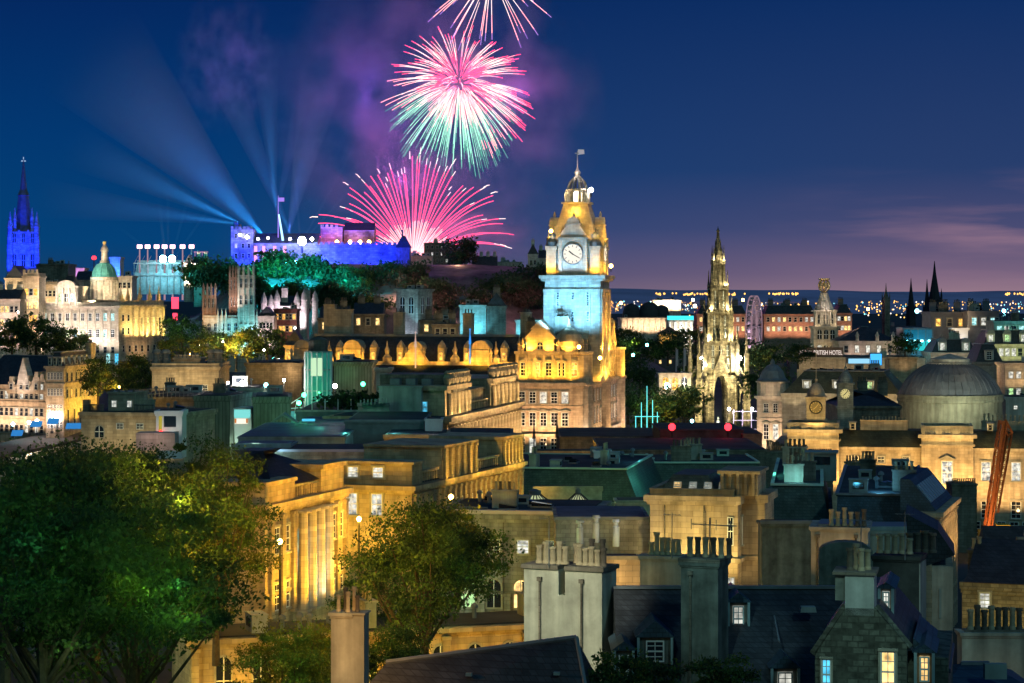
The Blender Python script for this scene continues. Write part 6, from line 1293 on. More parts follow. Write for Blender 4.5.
A.wins('R', A.ly(271), A.ly(291), 2, (-4.2, -8.8), 1.1, 2.2, 'd'); A.wins('R', A.ly(297), A.ly(321), 3, (-8.6,), 1.4, 6, 'cdc', 'bare'); A.wins('R', A.ly(329), A.ly(343), 2, (-4.2, -8.8), 1.1, 2.2, 'd')
A.flood('R', lin(0, A.D, 5), -9.5, 4.5, 3400, SOD, up=9); A.flood('R', [(A.ly(300) + A.ly(318)) / 2], -9, 2.8, 500, (.6, .9, 1), up=6); A.flood('R', lin(0, A.D, 4), .1, 2.6, 420, SOD, up=2, ang=140)
Bq = Bld('street_building', 'sandstone street building with four sash windows facing the viewer', 'building', 330, 210.4, 412, 208, 484, 33.5, zb=31)
Bq.wall(SY, cornice=.5, ch=.4, bands=(-5,))
b = MB(); b.box(0, Bq.W - .1, .3, Bq.ly(423), Bq.H + .03, Bq.lz(463)); b.box(-.2, Bq.W + .15, .1, Bq.ly(423) + .2, Bq.lz(463), Bq.lz(460.5)); ab = b.build('attic_block', [SY], Bq.root)
for x in (352, 377): link('window', win_mesh(1.05, 1.0, 'p', 'sash'), ab, (Bq.lx(x), .3, Bq.lz(477))); window(Bq.root, Bq.lx(x), 0, Bq.lz(514), 0, 1.1, 2.0, 'p', 'sash')
y0 = Bq.ly(443); y1 = Bq.ly(476); b = MB(); b.box(0, Bq.W - .1, y0, y1, Bq.H + .03, Bq.lz(448, Bq.W, y0)); b.box(0, Bq.W + .2, y0 - .2, y1 + .2, Bq.lz(448, Bq.W, y0), Bq.lz(445.5, Bq.W, y0)); b.build('attic_block', [SY], Bq.root)
y2 = Bq.ly(503); b = MB(); b.box(0, Bq.W - .1, y2, Bq.D, Bq.H + .03, Bq.lz(448, Bq.W, y0) - .3); b.box(0, Bq.W + .2, y2 - .2, Bq.D + .2, Bq.lz(448, Bq.W, y0) - .3, Bq.lz(448, Bq.W, y0)); b.build('attic_block', [SY], Bq.root)
for (u0, u1) in ((Bq.ly(424), y0), (y1, y2)):
    b = MB(); b.box(Bq.W - .7, Bq.W - .3, u0 + .2, u1 - .3, Bq.H + .9, Bq.H + 1.15)
    n = int((u1 - u0) / .7)
    for i in range(n): y = u0 + .3 + (u1 - u0 - .6) * (i + .5) / n; b.box(Bq.W - .6, Bq.W - .4, y - .13, y + .13, Bq.H + .03, Bq.H + .9)
    b.build('balustrade', [SY], Bq.root)
Bq.flat(); Bq.pils('R', .6, Bq.D - .6, 22, Bq.H - 6.5, Bq.H - 1.0, .55, .3, SY, 'pilaster'); Bq.wins('R', 1, Bq.D - 1, 21, (-4.4,), .8, 2.4, 'd', 'bare')
Bq.pils('R', y0 + .4, y1 - .3, 6, Bq.H + .3, Bq.lz(448, Bq.W, y0) - .3, .4, .2, SY, 'attic_pilaster'); Bq.pils('R', y2 + .3, Bq.D - .3, 6, Bq.H + .3, Bq.lz(448, Bq.W, y0) - .6, .4, .2, SY, 'attic_pilaster')
Bq.flood('R', lin(0, Bq.D, 6), -9, 5, 3600, (1, .54, .06), up=8); Bq.flood('F', lin(0, Bq.W, 2), -7, 5, 1700, (1, .56, .04), up=6); Bq.flood('R', [y0 + 1, y1 - 1, y2 + 2, Bq.D - 2], -.2, 2.6, 450, (1, .55, .06), up=3, ang=140)
slab('flat_roof_block', 'ochre sided flat roofed block above the street buildings', 384, 446, 437, 262, 14, 7, SY, FELT, 'building', COPE); point(P(430, 446, 257), 130, SOD); point(P(400, 446, 257), 80, SOD)
slab('flat_roof_block', 'long low roof with cream edging left of the ochre sided block', 247, 384, 452, 235, 12, 5, SY, FELT, 'building', mat('mauve_edge', (.45, .38, .38), var=.1))
slab('flat_roof_block', 'pale blue edged roof at the left behind the willow', 232, 290, 446, 240, 8, 4, CAN, BR, 'building', CAN)
slab('flat_roof_block', 'dark block behind the pilastered attics', 447, 512, 434, 280, 12, 8, STD, FELT, 'building')
# low screen wall with arched openings next to the street
SW = Bld('arcaded_wall', 'low yellow lit wall with tall arched openings behind the left trees', 'wall', 236, 172, 239, 171, 590, 1.2, zb=31)
a_ = P(181, 640, 158); a_.z = 31; c_ = P(246, 585, 186); c_.z = 31
SW2 = Bld('screen_building', 'low yellow lit street building with a row of tall arched openings', 'building', 172, 160, 190, 154, 628, 30, zb=31)
SW2.wall(SY, cornice=.35, ch=.3); SW2.flat(); SW2.wins('R', 1, SW2.D - 1, 11, (-4.4,), 1.0, 3.2, 'd', 'arch'); SW2.pils('R', .3, SW2.D - .3, 6, SW2.H - 4.6, SW2.H - .8, .5, .3, SY, 'pilaster')
SW2.flood('R', lin(1, SW2.D, 6), -4.6, 2.6, 620, SOD, up=3, ang=130)
for o in [SW.root]: bpy.data.objects.remove(o)
strip('pavement', Vector((-24, 140, 31.1)), Vector((4, 262, 31.1)), 4, mat('paving', (.28, .26, .22), brick=(.8, .5, .02), var=.2, nscale=.4)); strip('street', Vector((-16, 140, 31.05)), Vector((12, 262, 31.05)), 6, ROADM)
for px, py, Y, l in ((280, 541.5, 181, 'sodium street lamp in front of the columned street building'), (359, 519, 200, 'sodium street lamp before the gable end with sash windows'), (451, 497, 190, 'sodium street lamp glowing in the tree top'), (366, 610, 160, 'sodium street lamp low among the tree branches')):
    street_lamp(px, py, Y, l, .22, LAMPY, 700, SOD, 7)
for p_, pw in ((P(215, 670, 165), 700), (P(250, 620, 168), 800), (P(300, 640, 165), 600), (P(232, 560, 160), 500)): point(p_, pw, SOD, .2)
# street clutter: lamps in the crossing in front of the gothic monument
for i, (x, y, m, l, Y) in enumerate(((672, 427, LAMPR, 'smaller red lamp on the dark flat roof edge', 328), (728, 427, LAMPR, 'larger red lamp on the dark flat roof edge right of the monument foot', 328), (692, 421, LAMPC, 'blue signal lamp at the monument foot', 500), (697, 427, LAMPG, 'green signal lamp at the monument foot', 500), (729, 409, LAMPW, 'left white floodlamp on the scaffold beside the monument', 520), (752, 409, LAMPW, 'right white floodlamp on the scaffold beside the monument', 520), (647, 436, LAMPC, 'left blue lamp under the lit fountain frame', 480), (655, 433, LAMPC, 'right blue lamp under the lit fountain frame', 480), (629, 439, LAMPW, 'small pinkish lamp right of the hotel base', 470))):
    lampball(P(x, y, Y), .5 if m is LAMPR else .35, m, l, 'signal_lamp' if i < 4 else 'floodlamp', 'lamps by the monument'); point(P(x, y + 1, Y - 2), (60 if m is LAMPR else 260) if m is not LAMPW else 900, {id(LAMPR): (1, .02, .02), id(LAMPC): CYA, id(LAMPG): GRN, id(LAMPW): (.9, .8, 1)}[id(m)])
FT = empty('lit_ride', P(647, 440, 490), 0, 'turquoise lit frame tower with spikes right of the hotel', 'fairground tower')
b = MB(); CL = emit('turquoise_tubes', (.15, .85, .85), 1.3)
for x, h in ((-2.4, 5), (-1.2, 8), (0, 11.5), (1.2, 8.5), (2.2, 6)): b.tube((x, 0, -2), (x, 0, h), .13, .06)
for z in (0, 2.5, 5): b.tube((-2.6, 0, z), (2.6, 0, z), .08)
b.build('frame', [CL], FT)
SCF = empty('scaffold', P(747, 438, 520), 0, 'pale violet lit scaffold right of the monument foot', 'scaffold'); b = MB()
for x in (-3, -1, 1, 3): b.tube((x, 0, -3), (x, 0, 6.4), .1)
for z in (0, 2, 4, 6): b.tube((-3.2, 0, z), (3.2, 0, z), .08)
b.build('frame', [mat('scaffold_tube', (.7, .62, .75), var=0, bump=0)], SCF)

# ================================================================== right: corner building with grey cupola
RB = Bld('cupola_building', 'pinkish corner building with grey lead cupola at its left end', 'building', 757, 505, 832, 500, 396, 20, zb=22)
RB.wall(STP, cornice=.5, bands=(-5, -11)); RB.flat(LEAD); RB.wins('F', 1, RB.W - 1, 7, (-3.6,), 1.1, 2, 'ddc'); RB.wins('F', 1, RB.lx(790), 3, (-9.5,), 1.2, 3.4, 'dpp', 'ped')
b = MB(); xx = RB.lx(770); b.lathe(xx, 3, [(3.3, RB.H), (3.3, RB.lz(381)), (3.5, RB.lz(380.5)), (2.9, RB.lz(378)), (2.3, RB.lz(371)), (1.3, RB.lz(366)), (.5, RB.lz(364.5)), (.5, RB.lz(362)), (.1, RB.lz(359))], 14); b.build('cupola', [LEAD], RB.root)
b = MB(); b.lathe(xx, 3, [(3.5, RB.H + .02), (3.5, RB.lz(383)), (3.8, RB.lz(382.5)), (3.8, RB.lz(381.5))], 14); b.build('cupola_drum', [STP], RB.root)
RB.flood('F', lin(0, RB.W * .6, 3), -13, 6, 3600, (1, .66, .42), up=9); RB.flood('F', [xx], -.5, 4, 300, (1, .7, .45), up=3)
MR = Bld('mansard_building', 'long olive slate mansard with three lit dormer windows left of the ribbed dome', 'building', 782, 490, 902, 484, 393, 24, zb=24)
MR.wall(STP, cornice=.3); MR.mans(mat('olive_slate', (.10, .10, .06), rough=.6, brick=(.35, .25, .02, .75), var=.3, nscale=.6), MR.lz(372) - MR.H, 4, SL)
for x, k_ in ((806, 'p'), (836, 'p'), (869, 'g')): MR.dormer(MR.lx(x), 1.2, MR.H + .8, 1.9, 1.9, 3, k_, 'flat', m=WHT)
MR.flood('F', lin(0, MR.W, 5), -3, 3.5, 300, (1, .8, .45), up=5)
# hotel with name letters on the parapet
RH = Bld('hotel', 'hotel with its name in pale letters on the rooftop parapet', 'hotel', 797, 560, 925, 552, 357, 20, zb=24)
RH.wall(ST, cornice=.3); RH.flat(); RH.flood('F', lin(0, RH.W, 4), -5, 4, 400, (1, .7, .4), up=4)
b = MB(); b.box(0, RH.lx(843), .2, .5, RH.H, RH.H + 2.4); b.build('sign_board', [mat('sign_brown', (.14, .09, .07), var=.2)], RH.root)
tcv = bpy.data.curves.new('lettering', 'FONT'); tcv.body = 'ROYAL BRITISH HOTEL'; tcv.size = 1.55; tcv.extrude = .05; tcv.space_character = 1.0
to = bpy.data.objects.new('lettering_src', tcv); col.objects.link(to); dg = bpy.context.evaluated_depsgraph_get(); me = bpy.data.meshes.new_from_object(to.evaluated_get(dg)); bpy.data.objects.remove(to)
xs = [v.co.x for v in me.vertices]; sx = (RH.lx(842) - RH.lx(799)) / (max(xs) - min(xs)); me.materials.clear(); me.materials.append(emit('pale_letters', (1, .85, .75), .8))
lo = link('lettering', me, RH.root, (RH.lx(799), .1, RH.H + .6)); lo.rotation_euler = (math.pi / 2, 0, 0); lo.scale = (sx, 1.0, 1)
sc_ = slab('screen', 'bright blue screen on the hotel roof', 870, 882, 353, 550, .6, 3, LEAD, LEAD, 'screen'); b = MB(); b.box(.1, sc_.W - .1, -.1, 0, .1, sc_.H - .2); b.build('display', [emit('blue_display', (.06, .42, 1), 1.2)], sc_.root)
rc_ = slab('roof_canopy', 'pale blue lit glass canopy left of the blue screen', 848, 870, 358, 548, 4, 1.4, LEAD, LEAD, 'canopy'); b = MB(); b.box(.1, rc_.W - .1, -.1, 0, .1, rc_.H - .1); b.build('glazing', [emit('ice_glazing', (.3, .65, .9), .9)], rc_.root)
simple('roof_block', 'ochre chimney block right of the blue screen', 889, 917, 357, 530, 6, ST, 34, None, n=0, fl=((.5, -3, 4, 260, ORA, 4),))
# ball topped tower
BTR = Bld('ball_topped_tower', 'square arcaded tower with tapering cap and golden openwork ball on top', 'tower', 814, 600, 838, 600, 326, 7, zb=24)
BTR.wall(STP, cornice=.4, bands=(-4,)); cxx, cyy = BTR.W / 2, BTR.D / 2; H = BTR.H
BTR.wins('F', .6, BTR.W - .6, 3, (-3.4, -7.4), 1.1, 2.4, 'ddp', 'arch')
b = MB(); zA = BTR.lz(310); b.box(.7, BTR.W - .7, .7, BTR.D - .7, H, zA)
for i in range(5):
    x = .5 + (BTR.W - 1) * i / 4; b.lathe(x, .4, [(.28, H), (.24, zA - .4)], 8)
b.box(.1, BTR.W - .1, .1, BTR.D - .1, zA - .4, zA); b.build('arcade_stage', [STP], BTR.root)
for i in range(3): window(BTR.root, 1.6 + (BTR.W - 3.2) * i / 2, .68, H + .6, 0, .9, 2.4, 'd', 'arch')
b = MB(); b.lathe(cxx, cyy, [(2.6, zA), (2.5, zA + .6), (1.6, BTR.lz(301)), (1.0, BTR.lz(293)), (1.3, BTR.lz(292.5))], 12); b.build('cap', [STP], BTR.root)
b = MB(); zb_ = BTR.lz(285.5); r = 1.5
for i in range(8):
    a = math.pi * 2 * i / 8
    for j in range(6):
        t, t2 = -math.pi / 2 + math.pi * j / 6, -math.pi / 2 + math.pi * (j + 1) / 6; b.tube((cxx + r * math.cos(t) * math.cos(a), cyy + r * math.cos(t) * math.sin(a), zb_ + r * 1.15 * math.sin(t)), (cxx + r * math.cos(t2) * math.cos(a), cyy + r * math.cos(t2) * math.sin(a), zb_ + r * 1.15 * math.sin(t2)), .16, .16, 4)
b.lathe(cxx, cyy, [(1.5, zb_ + 1.5), (1.5, zb_ + 1.9)], 12); b.lathe(cxx, cyy, [(.7, zb_ - .8), (.9, zb_), (.7, zb_ + .8)], 8); b.build('ball', [mat('gilt', (.7, .5, .25), var=.1, rough=.4)], BTR.root)
BTR.flood('F', lin(0, BTR.W, 2), -8, 4, 900, (1, .7, .38), up=6); BTR.flood('F', [1, BTR.W - 1], .0, 2, 240, (1, .75, .45), up=2); point(BTR.wp(cxx, -1.6, zA + 1), 260, (1, .85, .8)); point(BTR.wp(cxx, -2, zb_ - .5), 140, (1, .65, .3))
# dark roofed hall right of the tower, cyan block, mansards, blocks
HL = simple('market_hall', 'dark roofed hall with white eaves band right of the ball topped tower', 839, 897, 341, 585, 14, STP, 24, 'hip', 3.6, n=5, rows=(-3,), lit='dp', fl=((.3, -4, 4, 600, (1, .7, .6), 3), (.8, -4, 4, 600, (1, .8, .6), 3)))
for x in (857, 877, 893): b = MB(); xx = HL.lx(x); b.lathe(xx, -.3, [(.5, HL.H - .2), (.4, HL.H + 1.2), (.6, HL.H + 1.3), (.1, HL.H + 2.4)], 8); b.build('urn', [STP], HL.root)
CB = slab('glass_block', 'cyan lit glass fronted block behind the ribbed dome', 903, 933, 328, 570, 10, 9, LEAD, LEAD, 'building')
b = MB(); b.box(.3, CB.W - .3, -.1, 0, CB.H - 5.6, CB.H - 3.2); b.build('glazing', [emit('cyan_wall', (.03, .6, .6), .8)], CB.root); b = MB(); b.box(.3, CB.W - .3, -.1, 0, CB.H - 2.9, CB.H - .4)
b.build('upper_glazing', [mat('blue_glass', (.02, .10, .15), rough=.2, var=.3, em=(.01, .18, .28), es=.35)], CB.root)
for i in range(4): b = MB(); x = CB.W * (i + .5) / 4; b.box(x - .25, x + .25, -.3, -.12, CB.H - 3.4, CB.H - 3.0); b.build('lamp', [LAMPC], CB.root)
for i in range(5): b = MB(); x = CB.W * i / 4; b.box(x - .1, x + .1, -.2, -.1, CB.H - 6, CB.H); b.build('mullion', [LEAD], CB.root)
point(CB.wp(CB.W / 2, -3, CB.H - 4), 500, CYA)
GB = mat('blue_grey_render', (.14, .15, .19), var=.3, nscale=.3)
simple('grey_block', 'grey rendered block with one yellow window behind the ribbed dome', 931, 968, 312, 640, 14, GB, 24, None, n=3, rows=(-4,), w=1.4, h=2.2, lit='ydd', chim=3)
simple('grey_block', 'taller bluish rendered block with two pale windows at the far right', 968, 999, 311, 632, 14, GB, 24, None, n=3, rows=(-4,), w=1.4, h=2.2, lit='pdc', chim=2)
simple('white_block', 'plain white lift housing among dark roofs', 953, 968, 328, 560, 4, WHT, 30, None, n=0, fl=((.5, -3, 3, 200, (.9, .85, 1), 3),))
def mansb(name, label, x0, x1, ye, yr, Y, n, k_, w=1.9, roof='dome', wallrows=0, fl=None, zb=24, m=None):
    B = Bld(name, label, 'building', x0, Y, x1, Y, ye, 12, zb=zb); B.wall(m or STP, cornice=.3); B.mans(SL, B.lz(yr) - B.H, 1.6)
    for i in range(n): B.dormer(B.W * (i + .5) / n, .4, B.H + .3, w, 2.2, 2, k_[i % len(k_)], roof, m=WHT)
    if wallrows: B.wins('F', .6, B.W - .6, wallrows, (-3,), 1.2, 2, 'gpwd', 'plain')
    if fl: B.flood('F', lin(0, B.W, 3), -4, 4, fl[0], fl[1], up=4)
    return B
mansb('mansard_house', 'slate mansard with two white round headed dormers above the ribbed dome', 931, 978, 352.5, 340, 545, 2, 'p', fl=(260, (1, .8, .6)))
mansb('mansard_house', 'slate mansard with three white round headed dormers at the right', 983, 1032, 344, 331, 560, 3, 'pg', wallrows=7, fl=(500, (.9, 1, .4)))
mansb('mansard_house', 'dark slate roofed house between the two dormered mansards', 975, 1004, 362, 345, 500, 1, 'd', roof='flat', m=STG)
simple('roof_terrace_building', 'teal lit rooftop storey with balcony at the right edge', 994, 1034, 321, 600, 10, CAN, 28, None, n=5, rows=(-3,), w=1.4, h=1.8, lit='cdp', fl=((.3, -4, 4, 500, (.2, .9, .8), 3), (.8, -4, 4, 400, (.2, .9, .8), 3)))
simple('orange_block', 'cream fronted block with triple lit windows at the right edge', 1005, 1040, 363, 470, 8, STP, 24, None, n=4, rows=(-3.2, -6.6), w=1.1, h=1.5, lit='gpp', fl=((.3, -5, 4, 600, ORA, 4), (.8, -5, 4, 600, ORA, 4)), chim=0)
simple('teal_block', 'small teal rendered block right of the ribbed dome', 1006, 1040, 397, 440, 8, CAN, 24, None, n=2, rows=(-2.4,), lit='dp', w=.8, h=.8)
for i, (px, py, Y, key, lab) in enumerate(((798, 366, 520, 'gard2', 'dark shrub crown behind the mansard ridge'), (905, 356, 530, 'gard1', 'low greenery right of the blue screen'))): tree(key, px, py, Y, lab, .35, group='roof greenery')

# ================================================================== register house: amber front with dome and two clock turrets
RGH = Bld('domed_archive', 'pale classical archive building with pavilions lit amber', 'building', 774, 394, 1060, 386, 446, 30, zb=22)
RS = mat('archive_stone', (.48, .40, .29), brick=(1.1, .5, .012), var=.18, nscale=.3, streak=.25)
RGH.wall(RS, cornice=.4, ch=.5, bands=(-9,))
def pav(xa, xb, ytop, yc):
    x0, x1 = RGH.lx(xa), RGH.lx(xb); zc = RGH.lz(yc); zt = RGH.lz(ytop); b = MB(); b.box(x0, x1, -1.2, 8, 0, zc); b.box(x0 - .6, x1 + .6, -1.8, 8.4, zc, zc + .6); b.box(x0 - .3, x1 + .3, -1.5, 8.2, zc - 1.4, zc - 1.1)
    o = b.build('pavilion', [RS], RGH.root)
    c = MB(); z0 = zc + .62; c.box(x0, x1, -1.2, -.8, zt - .4, zt); n = 4
    for i in range(n): x = x0 + (x1 - x0) * i / (n - 1); w = .55; c.box(max(x0, x - w), min(x1, x + w), -1.3, -.7, z0, zt - .4)
    for i in range(36):
        x = x0 + (x1 - x0) * (i + .5) / 36; c.box(x - .08, x + .08, -1.1, -.9, z0, zt - .4)
    c.box(x0, x0 + .4, -.6, 8, z0, zt); c.box(x1 - .4, x1, -.6, 8, z0, zt); c.box(x0 + .5, x1 - .5, 7.6, 8, z0, zt); c.build('balustrade', [RS], o)
    return o, x0, x1, zc
p1 = pav(787.5, 839, 422, 432); p2 = pav(921.5, 973, 424, 436)
b = MB(); zr_ = RGH.lz(430)
for xa, xb in ((840, 921), (974.5, 1050)): x0, x1 = RGH.lx(xa), RGH.lx(xb); MB().prismx([(-.2, RGH.H + .05), (2.8, zr_), (8, zr_), (8, RGH.H + .05)], x0, x1).build('roof', [mat('moss_slate', (.055, .06, .04), rough=.6, brick=(.4, .3, .02, .75), var=.3)], RGH.root)
xw = RGH.lx(947); window(RGH.root, xw, -1.2, RGH.lz(481), 0, 1.9, 3.9, 'p', 'ped')
for x in (986, 1016): window(RGH.root, RGH.lx(x), 0, RGH.lz(478), 0, 1.6, 3.2, 'p', 'sash'); window(RGH.root, RGH.lx(x), 0, RGH.lz(515), 0, 1.7, 3.0, 'd', 'sash')
for x in (855, 881, 906): window(RGH.root, RGH.lx(x), 0, RGH.lz(461.5), 0, 1.2, 1.1, 'd', 'sash')
for i in range(9): q = RGH.lx(976) + i * 2.1; window(RGH.root, q, 0, RGH.lz(533), 0, 1.5, 2.6, 'd', 'bare')
RGH.flood('F', [RGH.lx(x) for x in (780, 800, 815, 830)], -7, 6, 1900, (1, .58, .17), up=6); RGH.flood('F', [RGH.lx(x) for x in (850, 870, 890, 910)], -7, 5, 1100, (1, .58, .17), up=5); RGH.flood('F', [RGH.lx(x) for x in (930, 947, 965)], -9, 6.5, 2500, (1, .58, .18), up=8); RGH.flood('F', [RGH.lx(x) for x in (980, 1000, 1020)], -11, 6.5, 2300, (1, .60, .22), up=9)
for x in (800, 826, 935, 960): spot(RGH.wp(RGH.lx(x), -4.5, RGH.lz(437)), RGH.wp(RGH.lx(x), -1, RGH.lz(426)), 420, (1, .68, .24), 120)
for x in (855, 905, 990, 1012): point(RGH.wp(RGH.lx(x), -2, RGH.lz(439)), 160, (1, .68, .24))
def cturret(px, y0, yb, yd, yt, wpx, yy, ms, label_):
    xx = RGH.lx(px); w = wpx / F * 390 / 2; zb0 = RGH.lz(y0, xx, yy); z1 = RGH.lz(yb, xx, yy); z2 = RGH.lz(yd, xx, yy); z3 = RGH.lz(yt, xx, yy)
    b = MB(); b.box(xx - w, xx + w, yy, yy + 2 * w, RGH.H - 2, z1); b.box(xx - w - .25, xx + w + .25, yy - .25, yy + 2 * w + .25, z1 - .3, z1 + .02); b.box(xx - w - .25, xx + w + .25, yy - .25, yy + 2 * w + .25, zb0, zb0 + .3); o = b.build('clock_turret', [ms], RGH.root)
    b = MB(); b.lathe(xx, yy + w, [(w * .95, z1 + .02), (w * .95, z1 + .5), (w * .8, z1 + (z2 - z1) * .5), (w * .4, z2 - .2), (.2, z2), (.25, z2 + .6), (.07, z2 + .8), (.05, z3)], 14); b.build('turret_dome', [ms], o)
    c = MB(); r = w * .62; c.lathe(0, 0, [(r, 0), (r, .1)], 24)
    for ang, l in ((-40, r * .8), (130, r * .55)): c.T = Matrix.Rotation(R(ang), 4, 'Z'); c.use(1).box(-.06, .06, -.1, l, .1, .15)
    for i in range(12): c.T = Matrix.Rotation(i * math.pi / 6, 4, 'Z'); c.use(1).box(-.05, .05, r * .7, r * .95, .1, .14)
    k_ = c.build('clock_face', [mat('dial_grey', (.25, .2, .1), var=0) if wpx > 18 else emit('small_dial', (1, .85, .35), .5), mat('dial_gold', (.6, .45, .2), var=0)] if wpx > 18 else [emit('small_dial', (1, .85, .35), .5), DARKM], o)
    k_.location = (xx, yy, (zb0 + z1) / 2 + .3); k_.rotation_euler = (math.pi / 2, 0, 0)
    if wpx > 18:
        q = MB(); 
        for i in range(24): a, a2 = 2 * math.pi * i / 24, 2 * math.pi * (i + 1) / 24; q.tube((xx + r * 1.05 * math.cos(a), yy - .08, k_.location.z + r * 1.05 * math.sin(a)), (xx + r * 1.05 * math.cos(a2), yy - .08, k_.location.z + r * 1.05 * math.sin(a2)), .1, .1, 4)
        q.build('dial_ring', [DARKM], o)
    return xx, w
xx, w = cturret(815.5, 421, 397, 383, 344, 19, 1.5, RS, ''); spot(RGH.wp(xx, -4, RGH.lz(425)), RGH.wp(xx, 1.5, RGH.lz(405)), 1000, (1, .66, .2), 90); point(RGH.wp(xx, -1, RGH.lz(388)), 40, (1, .5, .2))
xx, w = cturret(844, 408, 383, 371, 362, 16, 9, STG, ''); spot(RGH.wp(xx, 3, RGH.lz(415)), RGH.wp(xx, 9, RGH.lz(395)), 160, (.9, .95, .6), 90)
# chimneys with pots along the roof
RGH.chim(RGH.lx(884), 3, RGH.lz(430), 8.0, 1.0, RGH.lz(421) - RGH.lz(430), 14, RS, False, .13, .6)
RGH.chim(RGH.lx(1010), 6, RGH.lz(430), 9.0, 1.0, RGH.lz(422) - RGH.lz(430), 12, RS, False, .17, 1.2)
for x in (852.5, 990.5): RGH.dormer(RGH.lx(x), 1.5, RGH.lz(429.5), 1.0, 1.2, 2, 'd', 'flat', m=WHT)
simple('dark_roof_block', 'dark roofscape behind the smaller clock turret', 838, 900, 406, 410, 16, STD, 24, 'hip', 2.5, chim=3)
# ribbed dome
YD = 430; q = P(953, 418, YD); rD = 52.5 / F * YD
DM = empty('ribbed_dome', (q.x, YD + rD * .3, 24), 0, 'large grey ribbed lead dome on a pale drum with a low lantern ring', 'dome')
def dz(py): return CZ - (py - 300) / F * YD - 24
b = MB(); b.lathe(0, 0, [(rD * .985, 0), (rD * .985, dz(402)), (rD * 1.01, dz(401.5)), (rD * 1.01, dz(399)), (rD, dz(398.8)), (rD, dz(396)), (rD * 1.02, dz(395.8)), (rD * 1.02, dz(394.5))], 48); b.build('drum', [mat('dome_drum_stone', (.30, .27, .18), var=.35, nscale=.25, streak=.4)], DM)
prof = [(rD * .97, dz(394.4)), (rD * .93, dz(389)), (rD * .84, dz(381)), (rD * .72, dz(374)), (rD * .56, dz(368)), (rD * .40, dz(364.5))]
b = MB(); b.lathe(0, 0, prof, 64); dl = b.build('dome', [mat('dome_lead', (.13, .13, .14), rough=.55, var=.3, nscale=.5)], DM)
for i in range(44):
    a = 2 * math.pi * (i + .5) / 44; b = MB()
    for (ra, za), (rb_, zb2) in zip(prof, prof[1:]): b.tube((ra * math.cos(a), ra * math.sin(a), za), (rb_ * math.cos(a), rb_ * math.sin(a), zb2), .13, .11, 5)
    b.build('dome_rib', [MATS['dome_lead']], dl)
b = MB(); b.lathe(0, 0, [(rD * .41, dz(365)), (rD * .41, dz(363)), (rD * .38, dz(362.5)), (rD * .38, dz(359.5)), (rD * .36, dz(358.8)), (rD * .2, dz(357)), (.1, dz(354))], 32); b.build('lantern_ring', [STP], DM)
for s_ in (-1, 0, 1): spot(DM.location + Vector((s_ * 8, -20, dz(414))), DM.location + Vector((s_ * 5, -8, dz(385))), 2600, (.85, .95, .72), 90)
point(DM.location + Vector((-13, -13, dz(392))), 700, (1, .8, .5)); point(DM.location + Vector((2, -9, dz(354))), 160, (1, .75, .4))
# orange crane boom
CR = empty('crane', P(988, 545, 330), 0, 'orange lattice crane boom folded back on itself', 'crane')
def cp(px, py): q = P(px, py, 330) - CR.location; return Vector((q.x, 0, q.z))
OR = mat('crane_orange', (.60, .17, .035), var=.2, rough=.5, bump=0)
def lattice(p, q, w, n, name):
    d = (q - p); u = Vector((d.z, 0, -d.x)).normalized() * w / 2; v = Vector((0, w / 2, 0)); b = MB()
    c = [u + v, u - v, -u - v, -u + v]
    for k_ in c: b.tube(p + k_, q + k_, .11, .09, 4)
    for i in range(n):
        a, e = p + d * (i / n), p + d * ((i + 1) / n)
        for j in range(4): b.tube(a + c[j], e + c[(j + 1) % 4], .05, .05, 4); b.tube(e + c[j], e + c[(j + 1) % 4], .05, .05, 4)
    return b
b = lattice(cp(985.5, 545), cp(1003, 421), 1.0, 14, 'boom'); d0, d1 = cp(985.5, 545), cp(1003, 421); u = Vector((.2, 0, .03)); b.add([d0 - u + Vector((0, -.5, 0)), d0 + u + Vector((0, -.5, 0)), d1 + u + Vector((0, -.5, 0)), d1 - u + Vector((0, -.5, 0)), d0 - u, d0 + u, d1 + u, d1 - u], [(0, 1, 2, 3), (7, 6, 5, 4), (0, 4, 5, 1), (1, 5, 6, 2), (2, 6, 7, 3), (3, 7, 4, 0)]); b.build('boom', [OR], CR)
lattice(cp(1003, 421), cp(1010, 434), .8, 2, '').build('jib_head', [OR], CR); lattice(cp(1010, 433), cp(996, 512), .6, 10, '').build('jib', [mat('crane_rust', (.25, .09, .03), var=.3)], CR)
b = MB(); b.box(-1.2, 3.6, -1.4, 1.4, -1, 2.2); b.box(-.8, .8, -1.6, -1.4, 0, 1.8); b.box(1.2, 3, -1.45, 1.0, 2.2, 3.0); b.build('cab', [mat('crane_yellow', (.55, .38, .04), var=.2)], CR)
spot(CR.location + Vector((-3, -8, 0)), CR.location + Vector((1, 0, 9)), 4200, (1, .6, .35), 90)
